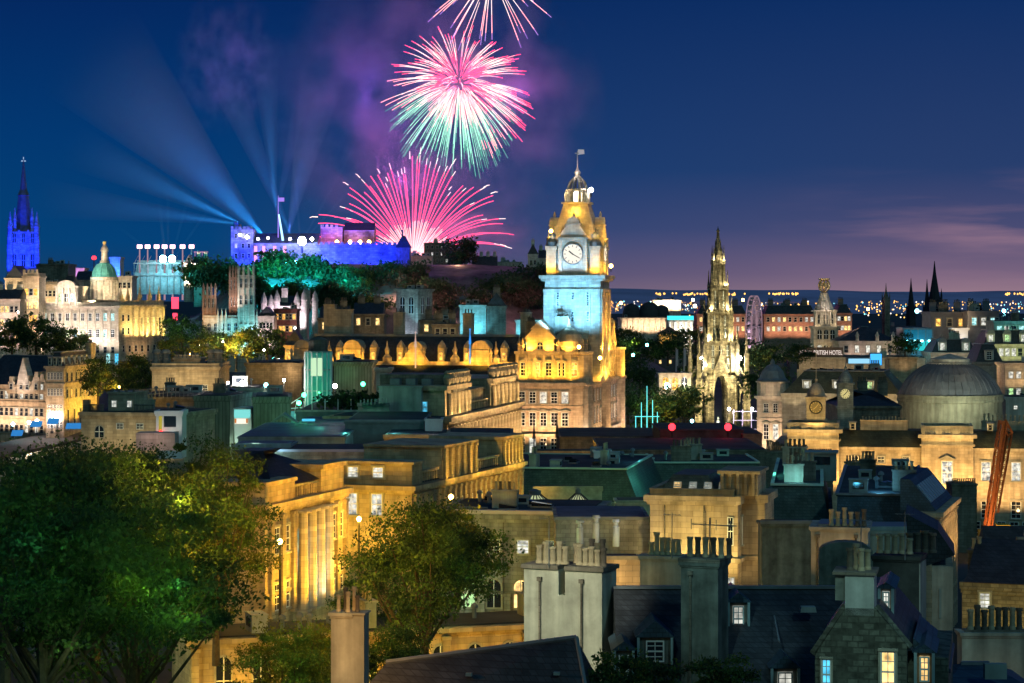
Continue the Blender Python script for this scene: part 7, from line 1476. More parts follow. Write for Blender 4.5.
# long wall with many slender pots, left of the archive
LW = slab('chimney_wall', 'dark long wall topped with two rows of slender black chimney pots', 766, 808, 452, 300, 1.2, 5, STD, STD, 'wall')
for i in range(22): o = link('chimney_pot', pot_mesh(.13, 1.0, True), LW.root, (.2 + i * (LW.W - .4) / 21, .6, LW.H + .1)); o.scale.z = rnd.uniform(.8, 1.5) if i < 13 else rnd.uniform(.6, .9)
LW2 = slab('chimney_wall', 'dark wall with a shorter row of slender pots in front of the amber archive', 808, 833, 456, 296, 1.0, 5, STD, STD, 'wall')
for i in range(11): link('chimney_pot', pot_mesh(.12, .8, True), LW2.root, (.2 + i * (LW2.W - .4) / 10, .5, LW2.H + .1))
LW3 = slab('chimney_wall', 'low wall with nine slender pots below the recessed archive wall', 846, 874, 462, 290, 1.0, 5, STD, STD, 'wall')
for i in range(9): link('chimney_pot', pot_mesh(.12, .7, True), LW3.root, (.2 + i * (LW3.W - .4) / 8, .5, LW3.H + .1))
slab('dark_block', 'big dark flat roofed box with red lamps on its edge', 660, 743, 430, 330, 18, 10, mat('dark_brick', (.05, .055, .06), var=.4), FELT, 'building')
slab('brick_block', 'plain brownish brick wall block right of the dark box', 743.5, 762, 434, 328, 18, 10, mat('brown_brick', (.20, .13, .09), brick=(.5, .2, .02), var=.2), FELT, 'building'); point(P(752, 445, 322), 120, (1, .6, .45))
slab('dark_block', 'low dark stepped roofs between the hotel and the dark box', 560, 662, 437, 345, 24, 12, STD, FELT, 'building'); slab('dark_block', 'blue black flat roof in front of the dark box', 600, 766, 450, 300, 25, 10, STD, FELT, 'building')

# ================================================================== middle foreground roofs
ZZ = 262
OB = slab('parapet_block', 'ochre lit flat parapet strip before the hotel front', 536, 600, 451, 300, 3, 1.3, SY, FELT, 'building'); OB.flood('F', lin(0, OB.W, 3), -1.5, 2, 40, SOD, up=1)
AC = slab('plant_box', 'pale grey air conditioning box on the dark roof', 594, 611, 451, 268, 2, 1.2, WHT, LEAD, 'plant box')
G1 = Bld('slate_roofed_building', 'dark building with steep green slate mansard and glowing pale edge line', 'building', 540, 252, 640, 250, 503, 28, zb=26)
G1.wall(STG, cornice=.2); zt = G1.lz(474.5, G1.W / 2, 2); G1.mans(SLG, zt - G1.H, 1.6, FELT, edge=mat('bright_edge', (.50, .62, .50), var=.1))
G2 = Bld('slate_roofed_building', 'green slate mansard wing running back to the right of the pale edge line', 'building', 640, 249, 668, 275, 503, 20, zb=26); G2.wall(STG, cornice=.2); G2.mans(SLG, G2.lz(472) - G2.H, 1.6, FELT, edge=MATS['bright_edge'])
G3 = Bld('slate_roofed_building', 'long dark green mansard behind the stone block with roof lights', 'building', 640, 272, 775, 272, 497, 18, zb=26); G3.wall(STG, cornice=.2); G3.mans(SLG, G3.lz(465) - G3.H, 1.6, FELT, edge=MATS['bright_edge'])
for x, y in ((587, 463), (572, 458), (600, 466), (566, 464)): q = P(x, y + 5, 275); b = MB(); b.box(-.8, .8, 0, .8, 0, .25); b.box(-.15, .15, .2, .5, .25, 1.1); tag(b.build('roof_vent', [CAN], None, q), 'small pale vent on the dark flat roof', 'roof vent', 'vents on the dark flat roof')
point(P(590, 495, 240), 260, LIM, .3); point(P(625, 500, 240), 120, LIM, .3); point(P(640, 455, 262), 60, CYA); point(P(700, 462, 262), 120, TEAL, .3)
slab('parapet_block', 'pale olive parapet ledge right of the conical roof lights', 534, 602, 489, 236, 3, 2.0, COPE, FELT, 'building', COPE); point(P(570, 494, 230), 90, LIM)
slab('parapet_block', 'pale green lit low wall below the slate mansard', 617, 660, 503, 228, 6, 3, STP, FELT, 'building', COPE); point(P(636, 512, 221), 90, LIM)
# conical glass roof lights
for px, py, r, h, Y, l in ((535, 507, 22, 12, 215, 'large conical glass roof light with black ribs'), (578, 500, 10, 6, 222, 'small round glass roof light right of the large one')):
    q = P(px, py, Y); o = empty('roof_light', q, 0, l, 'roof light', 'glass roof lights'); rr_ = r / F * Y; hh = h / F * Y
    b = MB(); b.lathe(0, 0, [(rr_ * .95, -.1), (rr_ * .25, hh)], 18); b.build('glazing', [emit('pale_green_rooflight', (.72, .80, .45), .50)], o)
    for i in range(18): a = 2 * math.pi * i / 18; c = MB(); c.tube((rr_ * math.cos(a), rr_ * math.sin(a), 0), (rr_ * .27 * math.cos(a), rr_ * .27 * math.sin(a), hh + .05), .06, .05, 4); c.build('rib', [DARKM], o)
    b = MB(); b.lathe(0, 0, [(rr_ * .27, hh), (rr_ * .27, hh + .35), (rr_ * .3, hh + .4), (.05, hh + .6)], 12); b.lathe(0, 0, [(rr_ * 1.05, -.6), (rr_ * 1.05, 0), (rr_ * .97, .02)], 24); b.build('curb', [LEAD], o)
# yard building with arched windows behind the tree
YB2 = Bld('yard_building', 'dim olive stone building with sash windows above a green lit yard', 'building', 436, 202, 590, 200, 513, 14, zb=30)
YB2.wall(STG, cornice=.4, bands=(-7, -3.8)); YB2.flat(); q = MB(); q.box(-.3, YB2.lx(575), -.5, .4, YB2.H + .04, YB2.H + .35); q.build('roof_edging', [mat('mauve_edge', (.45, .38, .38))], YB2.root)
for x, k_ in ((470, 'd'), (494, 'd'), (523, 'p'), (552, 'd')): window(YB2.root, YB2.lx(x), 0, YB2.lz(552.5), 0, 1.1, 1.25, k_, 'sash')
for x, k_ in ((468, 'g'), (494, 'd'), (521, 'w'), (556, 'd')): window(YB2.root, YB2.lx(x), 0, YB2.lz(606), 0, 1.2, 2.4, k_, 'arch')
YB2.pils('F', YB2.lx(456), YB2.lx(560), 5, 2, YB2.H - 7.2, .55, .3, STG, 'pilaster'); YB2.flood('F', [YB2.lx(x) for x in (455, 480, 508)], -12, 4, 900, (.75, 1, .25), up=6); YB2.flood('F', [YB2.lx(545)], -12, 4, 200, ORA, up=6); point(YB2.wp(YB2.lx(450), -6, 3), 420, (.6, 1, .55), .3)
b = MB(); x0, x1 = YB2.lx(500), YB2.lx(528); b.box(x0, x1, -2.5, -.1, 0, YB2.lz(622)); b.frus(x0 - .2, x1 + .2, -2.7, -.1, YB2.lz(622), YB2.lz(618), .8, .8, .8, 0); b.build('porch', [STG], YB2.root); 
LB = slab('low_roof', 'blue grey sloping lead roof between the yard building and the stone block', 556, 650, 520, 190, 12, 6, STG, mat('blue_lead', (.09, .11, .16), var=.3), 'roof', LEAD)
for x, y in ((580, 531), (596, 526), (616, 530)): q = P(x, y + 4, 186); b = MB(); b.lathe(0, 0, [(.28, -1), (.28, .6), (.2, .65), (.2, .9), (.35, 1.0), (.3, 1.2)], 10); tag(b.build('flue', [CAN], None, q), ['short round pale flue left on the blue lead roof', 'tallest round pale flue on the blue lead roof', 'round pale flue right on the blue lead roof'][(580, 596, 616).index(x)], 'flue', 'round flues')
OW = slab('lit_wall', 'low sandstone wall lit amber behind the big chimney stack', 598, 641, 560, 150, 3, 3, ST, FELT, 'wall', COPE); point(OW.wp(OW.W * .5, -2, 1.5), 190, (1, .6, .2), .2)

# stone block with cornices and roof lights
SB = Bld('stone_block', 'square sandstone block with heavy cornices and four roof lights above it', 'building', 650, 185.6, 734, 184, 495, 12, zb=30)
SB.wall(GS, cornice=.45, ch=.45, bands=(-5.2,), parapet=.45); yA = SB.ly(762)
b = MB(); w = SB.W; b.box(w - 1.6, w + .35, -.3, 4, 0, SB.H - .6); b.box(w + .02, w + 2.2, 2, 8, 0, SB.H - .6); b.box(w - 1.8, w + .6, -.5, 4.2, SB.H - .62, SB.H + .03); b.box(w, w + 2.5, 1.8, 8.2, SB.H - .61, SB.H + .04); b.box(w - 1.8, w + .6, -.5, 4.2, SB.H - 5.3, SB.H - 4.9); b.box(w, w + 2.5, 1.8, 8.2, SB.H - 5.31, SB.H - 4.91); b.build('corner_pavilion', [GS], SB.root)
b = MB(); zt = SB.lz(473); b.box(w - 1.2, w + 1.8, .6, 6, SB.H + .04, zt); b.box(w - 1.4, w + 2, .4, 6.2, zt, zt + .25); 
for i in range(5): x = w - 1 + i * .62; b.box(x - .12, x + .12, .4, .62, SB.H + .04, zt)
b.build('attic_block', [GS], SB.root)
b = MB(); b.frus(.6, w - 1.5, .6, 10, SB.H + .1, SB.lz(476), .9, 1.5); r_ = b.build('roof', [SLG], SB.root)
for i, x in enumerate((675, 690.5, 705.5, 720.5)): xx = SB.lx(x); o = link('roof_light', win_mesh(.62, .55, 'wppp'[i], 'bare'), SB.root, (xx, 1.05, SB.H + .55)); o.rotation_euler = (R(-38), 0, 0)
window(SB.root, w + .35, 1.6, SB.H - 4.0, math.pi / 2, .8, 2.3, 'd', 'sash'); window(SB.root, SB.lx(731), -.3, SB.H - 3.9, 0, .5, 2.3, 'd', 'bare'); window(SB.root, SB.lx(731.5), -.3, SB.H - 8.4, 0, .6, 2, 'p', 'bare')
q = MB(); xx = SB.lx(705); q.tube((xx, -.12, SB.H - 4.8), (xx, -.12, SB.H - 1.2), .09); q.build('drainpipe', [STD], SB.root)
SB.flood('F', [1.5, w - 2], -7, 4.5, 1700, (1, .75, .26), up=6); spot(SB.wp(w + 6, -3, SB.H - 7), SB.wp(w, 2, SB.H - 2), 900, (1, .66, .22), 80)
WL = slab('harled_wall', 'blotchy green grey rendered wall right of the stone block', 762, 812, 524, 176, 3, 8, HARD, FELT, 'wall', LEAD); point(P(775, 545, 168), 60, (1, .8, .3))

# the big dark mansard on the right and its amber facade
BM1 = Bld('mansard_block', 'dark green slate mansard with a grey box dormer on its flat top', 'building', 762, 201.9, 832, 201.1, 521, 37, zb=28)
BM1.wall(HARD, cornice=.15); BM1.mans(SLG, BM1.lz(488) - BM1.H, 1.8, FELT, edge=MATS['bright_edge'], ix=.7)
b = MB(); x0, x1 = BM1.lx(799) * 1.03 + .5, BM1.lx(825) * 1.03 + 1.0; b.box(x0, x1, 20, 23, BM1.H + 2, BM1.lz(453, 0, 20)); b.box(x0 - .2, x1 + .2, 19.8, 23.2, BM1.lz(453, 0, 20), BM1.lz(451.5, 0, 20)); o = b.build('plant_room', [CAN], BM1.root); q = MB(); q.box(x0 + .7, x1 - .6, 19.93, 20, BM1.lz(464, 0, 20), BM1.lz(456, 0, 20)); q.build('louvre', [GLD], o)
BM2 = Bld('mansard_block', 'huge dark blue slate mansard with a strip of roof lights on its right slope', 'building', 832.5, 195.7, 926, 194.4, 556, 39, zb=26)
BM2.wall(HARD, cornice=.15); zt = BM2.lz(498); BM2.mans(SLB, zt - BM2.H, 2.0, FELT, ix=.15)
BM3 = Bld('amber_facade', 'narrow steep street facade with long amber lit pilasters below the roof lights', 'building', 926, 193.28, 938, 193, 512, 15, zb=22)
BM3.wall(ST, cornice=.5, ch=.4); 
z0 = BM3.H; b = MB(); b.prism([(-2.2, z0 + 2.7), (-1.4, z0 + 2.7), (BM3.W - .2, z0 + .1), (BM3.W - .5, z0 + .04), (-2.2, z0 + .04)], .4, 14.5); sl = b.build('roof', [SLB], BM3.root)
for i in range(8):
    y = 1.0 + i * 1.55; za_ = z0 + .1 + 2.6 * (BM3.W - .2 - (BM3.W - .7)) / (BM3.W + 1.2); zb_2 = z0 + .1 + 2.6 * (BM3.W - .2 + .9) / (BM3.W + 1.2); q = MB(); q.add([(BM3.W - .7, y, za_), (BM3.W - .7, y + .8, za_), (-.9, y + .8, zb_2), (-.9, y, zb_2), (BM3.W - .6, y, za_ + .12), (BM3.W - .6, y + .8, za_ + .12), (-.8, y + .8, zb_2 + .12), (-.8, y, zb_2 + .12)], [(0, 3, 2, 1), (4, 5, 6, 7), (0, 1, 5, 4), (1, 2, 6, 5), (2, 3, 7, 6), (3, 0, 4, 7)]); q.build('roof_light', [mat('grey_rooflight', (.35, .38, .46), rough=.3, var=.1, bump=0)], BM3.root)
BM3.pils('R', .4, BM3.D - .4, 11, 0, BM3.H - 1, .5, .25, ST, 'pilaster'); BM3.wins('R', .6, BM3.D - .6, 10, (-3.4, -6.6, -9.8), 1.1, 1.9, 'ydd', 'bare')
BM3.flood('R', lin(0, BM3.D, 4), -12, 4.5, 5200, (1, .60, .20), up=12); BM3.flood('R', [2, 7, 12], -5, 4, 1300, (1, .6, .2), up=4)
# brick wall block by the crane and lower houses at the right edge
DW = slab('dark_wall_block', 'dark brown wall with chimney pots between amber facade and crane', 952, 977, 484, 300, 4, 9, STD, STD, 'wall')
for i in range(11): link('chimney_pot', pot_mesh(.12, .6, True), DW.root, (.2 + i * (DW.W - .4) / 10, .5, DW.H + .1))
RGT = Bld('stone_house', 'low yellow lit stone house with white sash windows at the right edge', 'house', 962, 158, 1045, 156, 582, 9, zb=30)
RGT.wall(mat('yellow_rubble', (.30, .25, .16), brick=(.6, .28, .03, .6), var=.4, nscale=1), cornice=.15); RGT.gable(SL, 2.6); window(RGT.root, RGT.lx(985), 0, RGT.lz(607), 0, .75, 1.1, 'p', 'sash'); RGT.chim(RGT.lx(967), 4, RGT.H - .5, 1, 1.4, 2.2, 2, STD); RGT.flood('F', [2, 5], -4, 3, 130, (1, .75, .2), up=3)
CS = Bld('crow_step_house', 'house with stepped gable and slate roof above the stone house at the right edge', 'house', 988, 176, 1060, 176, 572, 7, zb=30); CS.wall(STG, cornice=0); 
b = MB(); b.prism([(0, 0), (0, CS.H + .2)] + sum([[(i * .55, CS.H + .2 + i * .5), (i * .55, CS.H + .7 + i * .5)] for i in range(7)], []) + [(4.2, CS.H + 3.7), (4.2, 0)], -.3, .3); b.build('stepped_gable', [STG], CS.root); CS.gable(SL, 3.2)
q = MB(); q.tube((.2, -.4, CS.H - .4), (5.5, -.4, CS.H + 3.4), .12); q.build('lit_verge', [CAN], CS.root)
CP1 = slab('chimney_wall', 'rendered wall with a row of eight stout chimney pots at the right edge', 962, 1030, 633, 118, 1.3, 6, HAR, STD, 'wall')
for i in range(8): o = link('chimney_pot', pot_mesh(.17, 1.15, i % 3 > 0), CP1.root, (.55 + i * .36, .6, CP1.H + .1)); o.scale.z = rnd.uniform(.85, 1.1)
CP1.flood('F', [1.5], -3, 2.5, 22, (1, .7, .3), up=2)
BRF = Bld('slate_roof_house', 'dark slate roof with blue skylight edge in the bottom right corner', 'house', 940, 104, 1045, 104, 700, 8, zb=30); BRF.wall(HARD, cornice=0); BRF.hip(SLB, BRF.lz(664, 0, 4) - BRF.H, 2)
q = MB(); q.box(2.2, 3.2, .8, 1.2, BRF.H + .8, BRF.H + 1.5); q.build('skylight', [CAN], BRF.root)

# ================================================================== foreground houses
PCL = mat('pale_render', (.46, .46, .38), var=.25, nscale=.7, streak=.4, bump=.4)
YF1 = 118
# long slate roof behind the chimneys
LR = Bld('slate_roofed_terrace', 'long dark slate roof with dormers behind the big chimney stacks', 'house', 619, 110, 858, 110, 700, 12, zb=30)
LR.wall(RUB, cornice=0); b = MB(); zR = LR.lz(588, 2, 6); b.prismx([(-.3, LR.H + .02), (12.3, LR.H + .02), (6, zR)], 0, LR.W); b.build('roof', [SL], LR.root); b = MB(); b.box(0, LR.W, 5.85, 6.15, zR - .03, zR + .12); b.build('roof_ridge', [LEAD], LR.root)
def near_dormer(B, px0, px1, py0, py1, y, k='d', gl=True, lit=0):
    x0, x1 = B.lx(px0), B.lx(px1); z0, z1 = B.lz(py1, x0, y), B.lz(py0, x0, y); w = x1 - x0; h = z1 - z0; xc = (x0 + x1) / 2
    b = MB(); b.box(-w / 2, w / 2, 0, 3.2, 0, h); b.use(1)
    if gl: b.prism([(-w / 2 - .15, h), (w / 2 + .15, h), (0, h + w * .5)], -.2, 4)
    else: b.prismx([(-.2, h), (4, h), (4, h + 1.2), (-.2, h + .1)], -w / 2 - .12, w / 2 + .12)
    b.use(2).box(-w / 2 - .06, -w / 2 + .06, -.22, -.0, 0, h); b.box(w / 2 - .06, w / 2 + .06, -.22, 0, 0, h)
    o = b.build('dormer', [HARD, SLB, mat('dormer_trim', (.25, .35, .38), var=.2)], B.root, (xc, y, z0)); link('window', win_mesh(w * .55, h * .8, k, 'bare'), o, (0, -.02, h * .08)); return o
near_dormer(LR, 640, 674, 637, 664, 1.6, 'd'); near_dormer(LR, 699, 716, 631, 664, 1.9, 'p'); near_dormer(LR, 736, 757, 602, 634, 4.0, 'p'); near_dormer(LR, 773, 800, 668, 700, .6, 'p')
near_dormer(LR, 615, 634, 650, 690, .8, 'd')
q = MB(); xx = LR.lx(784); q.tube((xx, 1.9, LR.lz(642, xx, 1.9)), (xx, 4.1, LR.lz(616, xx, 4.1)), .05); q.build('drainpipe', [LEAD], LR.root)
q = MB(); xx = LR.lx(818); q.frus(xx - .4, xx + .4, 3.5, 4.1, LR.lz(612, xx, 3.7), LR.lz(606, xx, 3.9), .05); q.build('skylight', [CAN], LR.root)
# pale chimney gable
CG = Bld('chimney_gable', 'big pale rendered chimney gable with a dark slot and two rows of pots', 'chimney stack', 524, 116.8, 602, 115, 568, 1.9, zb=26)
b = MB(); w = CG.W; s0, s1 = CG.lx(558.5), CG.lx(565); zs = CG.lz(593); H = CG.H
b.box(0, s0, 0, 1.9, 0, H); b.box(s0, s1, .9, 1.9, zs, H); b.box(s0, s1, 0, 1.9, 0, zs); b.box(s1, w, 0, 1.9, 0, H); wl = b.build('wall', [PCL], CG.root)
b = MB(); b.box(-.12, s0 + .0, -.12, 2.02, H + .005, H + .22); b.box(s1, w + .12, -.12, 2.02, H + .005, H + .22); b.box(s0, s1, .8, 2.02, H + .01, H + .2); b.build('coping', [STD], CG.root)
for i, x in enumerate((534, 541, 547.5, 554, 560)): o = link('chimney_pot', pot_mesh(.19, 1.0, False), CG.root, (CG.lx(x), .7, H + .22)); o.scale.z = (.9, 1.1, .85, 1.15, .9)[i]
for i, x in enumerate((538, 551, 566)): link('chimney_pot', pot_mesh(.19, 1.0, False), CG.root, (CG.lx(x), 1.4, H + .22))
for i, x in enumerate((577, 583, 589, 595, 601)): o = link('chimney_pot', pot_mesh(.18, .95, i > 3), CG.root, (CG.lx(x) - .15, .7, H + .22)); o.scale.z = (1.1, .9, 1.0, .85, .95)[i]
for i, x in enumerate((581, 592)): o = link('chimney_pot', pot_mesh(.16, 1.1, True), CG.root, (CG.lx(x), 1.4, H + .22)); o.scale.z = 1.15
spot(Vector((-12, 92, 62)), CG.wp(w / 2, 0, H - 2), 32000, (1, .95, .68), 16, .3)  # fill spot added in mid-air, standing in for floodlight from the hill
# second chimney stack with lower wall
C2 = Bld('chimney_gable', 'dark rendered chimney stack with a paler right side behind the dormers', 'chimney stack', 681, 110.7, 718, 110, 562, 1.7, zb=30)
C2.wall(HARD, cornice=.1, ch=.15); MB().box(-.12, C2.W + .12, -.12, 1.82, C2.H + .03, C2.H + .2).build('coping', [STD], C2.root)
for i in range(6): link('chimney_pot', pot_mesh(.155, .95, i % 2 == 1), C2.root, (.2 + i * (C2.W + .5) / 6, .8, C2.H + .2))
C3 = Bld('chimney_gable', 'low ochre lit chimney wall with five pots left of the dark stack', 'chimney stack', 640, 126.5, 684, 126, 556, 1.2, zb=30)
C3.wall(HAR, cornice=.1, ch=.15)
for i in range(6): link('chimney_pot', pot_mesh(.17, .95, False), C3.root, (C3.lx(650) + i * .3, .5, C3.H + .05)).scale.z = (.7, 1.3, 1, 1, .9, .9)[i]
point(C3.wp(.5, -1.2, C3.H - 1.2), 12, (1, .7, .25)); spot(Vector((3, 92, 60)), C2.wp(C2.W, 0, C2.H - 2), 4500, (.5, .95, .9), 14, .3)  # added spot brightens the dark stack from the viewer's side
q = MB(); q.tube((0, 0, 0), (0, 0, 1.9), .04); q.tube((-.9, 0, 1.6), (1.3, 0, 1.5), .03); q.tube((-.9, 0, 1.35), (-.9, 0, 1.85), .02); q.tube((.3, 0, 1.3), (.3, 0, 1.8), .02); q.tube((1.0, 0, 1.3), (1.0, 0, 1.75), .02); tag(q.build('aerial', [LEAD], None, C2.wp(1.2, .8, C2.H + .2)), 'television aerial on the dark chimney stack', 'aerial')
# orange backed chimneys and dark stack to the right
C4 = Bld('chimney_gable', 'ochre rendered wall with six pots beside the dark mansard', 'chimney stack', 811, 134.6, 868, 134, 527, 4, zb=30); C4.wall(HAR, cornice=.12, ch=.15); C4.flat(LEAD)
for i in range(6): link('chimney_pot', pot_mesh(.15, 1.0, i > 3), C4.root, (C4.lx(831) + i * .38, .4, C4.H + .06)).scale.z = rnd.uniform(.8, 1.1)
C4.flood('F', [.8, 2.4], -2.5, 2.2, 70, (1, .55, .18), up=2)
C5 = Bld('chimney_gable', 'dark curved top wall in front of the ochre rendered one', 'chimney stack', 819, 121.3, 873, 121, 552, 1.2, zb=30); b = MB(); b.prism([(0, 0), (C5.W, 0), (C5.W, C5.H - .2)] + [(C5.W * (.5 + .5 * math.cos(a)), C5.H + .55 * math.sin(a)) for a in [math.pi * (i + .5) / 9 for i in range(9)]] + [(0, C5.H - .2)], 0, 1.2); b.build('wall', [HARD], C5.root)
C6 = Bld('chimney_gable', 'tall dark stack with paler right side and nine pots above the gabled house', 'chimney stack', 873, 114.7, 919, 114, 556, 2.2, zb=30); C6.wall(mat('dark_harling', (.05, .055, .05), var=.4, nscale=1), cornice=.1, ch=.15); b = MB(); b.box(C6.W + .005, C6.W + .06, 0, 2.2, 0, C6.H - .3); b.build('side_render', [HAR], C6.root)
for i in range(5): link('chimney_pot', pot_mesh(.17, .95, False), C6.root, (.25 + i * .37, .6, C6.H + .1)).scale.z = rnd.uniform(.8, 1.1)
for i in range(4): link('chimney_pot', pot_mesh(.2, .95, True), C6.root, (1.6 + i * .38, 1.6, C6.H + .1)).scale.z = rnd.uniform(1, 1.2)
spot(Vector((16, 96, 62)), C6.wp(C6.W + .1, 1, C6.H - 3), 3500, (.6, .95, .9), 12, .3)  # added fill spot on the right side of the stack
slab('low_roof', 'grey lead flat roof with cream fascia behind the tall dark stack', 862, 924, 531, 140, 5, 3, HAR, LEAD, 'roof', CAN)
NG = Bld('narrow_gabled_house', 'narrow pale olive gable wall with a slit window next to the amber facade', 'house', 932, 124.2, 953, 124, 566, 6, zb=28)
NG.wall(HAR, cornice=0); b = MB(); b.prism([(-1.2, NG.H - .4), (NG.W + .1, NG.H + .6), (NG.W * .3, NG.H + 1.9), (-1.4, NG.H + 2.8)], .1, 6); b.build('roof', [SL], NG.root)
q = MB(); q.box(NG.lx(939), NG.lx(941.5), -.06, 0, NG.lz(618), NG.lz(588)); q.build('slit_window', [CAN], NG.root); spot(Vector((22, 100, 60)), NG.wp(NG.W / 2, 0, NG.H - 3), 2500, (.9, .95, .7), 12, .3)  # fill spot added to brighten the gable wall
# rubble gabled house with lit windows
RH2 = Bld('rubble_gable_house', 'rubble stone gabled house with warm lit windows and pale chimney on its apex', 'house', 815, 96.8, 907, 96, 655, 12, zb=28)
W_, H_ = RH2.W, RH2.H; b = MB(); b.box(0, W_, 0, 12, 0, H_); za = RH2.lz(607); xa, xb = RH2.lx(846), RH2.lx(875)
b.prism([(0, H_ - .001), (W_, H_ - .001), (W_ * 1.0, H_ + .5), (xb, za), (xa, za)], 0, .6); b.build('wall', [RUB], RH2.root)
b = MB(); b.prism([(-.2, H_ - .05), (W_ + .2, H_ + .2), (xb + .05, za - .1), (xa - .05, za - .1)], .62, 12); b.build('roof', [SL], RH2.root)
b = MB(); b.tube((-.1, .25, H_), (xa, .25, za + .05), .17, .17, 4); b.tube((W_ + .1, .25, H_ + .4), (xb, .25, za + .05), .17, .17, 4); b.build('skew', [RUB], RH2.root)
ch = MB(); c0, c1 = RH2.lx(835), RH2.lx(874); zt = RH2.lz(574); ch.box(c0, RH2.lx(845), .1, 2, RH2.lz(600), zt); ch.use(1).box(RH2.lx(845), c1, 0, 2, za - .3, zt); ch.use(2).box(c0 - .1, c1 + .1, -.1, 2.1, zt, zt + .12); cc = ch.build('chimney', [HARD, mat('blue_grey_render2', (.42, .45, .43), var=.2, nscale=1, streak=.3), STD], RH2.root)
for i in range(4): link('chimney_pot', pot_mesh(.14, .95, i == 0), cc, (RH2.lx(849) + i * .24, .6 + (i % 2) * .5, zt + .12)).scale.z = (1, 1.15, 1, .9)[i]
window(RH2.root, RH2.lx(826.5), 0, RH2.lz(690), 0, .42, 1.35, 'b', 'sash'); window(RH2.root, RH2.lx(888), 0, RH2.lz(690), 0, .62, 1.75, 'w', 'sash')
RHD = near_dormer(RH2, 915, 933, 652, 684, .6, 'w')
near_dormer(RH2, 874, 888, 588, 614, 4.2, 'p')
b = MB(); b.box(W_, RH2.lx(948), .9, 9, 0, RH2.lz(656, W_, 1)); b.build('side_wing', [RUB], RH2.root); b = MB(); b.prism([(W_ + .2, RH2.lz(640, W_, 1)), (RH2.lx(950), RH2.lz(670, W_, 1)), (RH2.lx(950), RH2.lz(674, W_, 1)), (W_ + .2, RH2.lz(672, W_, 1))], 1.5, 9); b.build('side_roof', [SLB], RH2.root)
spot(Vector((14, 78, 62)), RH2.wp(W_ * .5, 0, H_ + 1.5), 4500, (.6, 1, .8), 16, .3)  # fill spot added on the camera side of the rubble gable
# bottom slate roof with orange chimney at its left
BS = Bld('slate_roof_house', 'dark slate roof rising to a point at the bottom beside the orange chimney', 'house', 300, 90, 592, 88, 745, 7, zb=30)
BS.wall(HARD, cornice=0); zr1 = BS.lz(638, BS.lx(563), 3.5); zr0 = BS.lz(663, BS.lx(368), 3.5)
x1 = BS.lx(563); x0 = BS.lx(366); b = MB(); b.add([(x0 - 2, 0, BS.H), (BS.lx(598), 0, BS.H), (BS.lx(598), 7, BS.H), (x0 - 2, 7, BS.H), (x0, 3.5, zr0), (x1, 3.5, zr1)], [(3, 2, 1, 0), (0, 1, 5, 4), (1, 2, 5), (2, 3, 4, 5), (3, 0, 4)]); b.build('roof', [SL], BS.root)
b = MB(); b.tube((x0, 3.5, zr0 + .03), (x1, 3.5, zr1 + .03), .11, .11, 6); b.tube((x1, 3.5, zr1 + .03), (BS.lx(598), 0, BS.H + .03), .09, .09, 6); b.build('roof_ridge', [LEAD], BS.root)
for x, y in ((458, 676), (548, 675)): q = MB(); xx = BS.lx(x); q.box(xx - .12, xx + .12, 2.1, 2.3, BS.lz(y, xx, 2.2), BS.lz(y - 3, xx, 2.2)); q.build('roof_vent', [CAN], BS.root)
C7 = Bld('chimney_gable', 'narrow orange lit chimney with a cluster of pale pots at the bottom centre', 'chimney stack', 331, 95.15, 351, 95, 613, .85, zb=34)
C7.wall(HAR, cornice=.1, ch=.12); b = MB(); b.box(C7.W + .005, C7.W + .55, .0, .85, 0, C7.H - .05); b.box(C7.W, C7.W + .62, -.08, .93, C7.H - .04, C7.H + .03); b.build('side_flue', [HAR], C7.root)
for i, (x, y, d_) in enumerate(((.25, .3, 0), (.5, .5, 1), (.68, .2, 0), (.85, .55, 0), (1.05, .3, 1))): link('chimney_pot', pot_mesh(.10, .85, bool(d_)), C7.root, (x, y, C7.H + .03)).scale.z = (.8, 1.15, 1, 1.2, .8)[i]
spot(Vector((-9, 84, 57)), C7.wp(.6, 0, C7.H - 1.5), 5200, (1, .60, .2), 14, .3); point(P(337, 636, 91), 420, (1, .5, .14), .2)  # added spot and point light give the chimney its orange

# ================================================================== near trees
tree_src('near1', 51, 9.5, 8.5, 4, 24000, .095, [LF, LFD], 75, True, .19); tree_src('near2', 52, 9.5, 8.5, 4, 24000, .095, [LFD, LF], 70, True, .2); tree_src('near3', 53, 8, 8, 3, 19000, .095, [LF, LFY], 70, True, .2); tree_src('willow', 54, 9, 13, 2, 24000, .10, [LFY, LF], 75, True, .18)
for px, py, Y, key, s, lab in [(45, 770, 112, 'near1', 1.2, 'dark leafy tree at the left edge with visible trunk'), (132, 775, 115, 'near2', 1.12, 'large dark tree with bright green lit leaves on its right'), (95, 690, 140, 'near1', 1.15, 'dark tree crown behind the two front trees on the left'), (5, 700, 132, 'near2', 1.15, 'dark tree crown in the left edge behind the front one'), (148, 700, 135, 'near3', .85, 'dark green crown right behind the big dark tree'), (50, 640, 165, 'near2', 1.15, 'farthest green crown just below the curved wall building'), (130, 650, 160, 'near1', 1.1, 'green crown below the pink garden wall')]:
    tree(key, px, py, Y, lab, s, group='near trees on the left')
tree('willow', 216, 640, 150, 'tall feathery olive tree lit yellow behind the dark left trees', .84, group='street trees'); tree('willow', 190, 610, 165, 'feathery olive crown left behind the tall yellow lit tree', .85, group='street trees')
tree('near3', 285, 765, 130, 'tree lit yellow green from below in front of the street', .72, group='street trees'); tree('near3', 318, 735, 140, 'small tree lit yellow behind the orange chimney', .62, group='street trees')
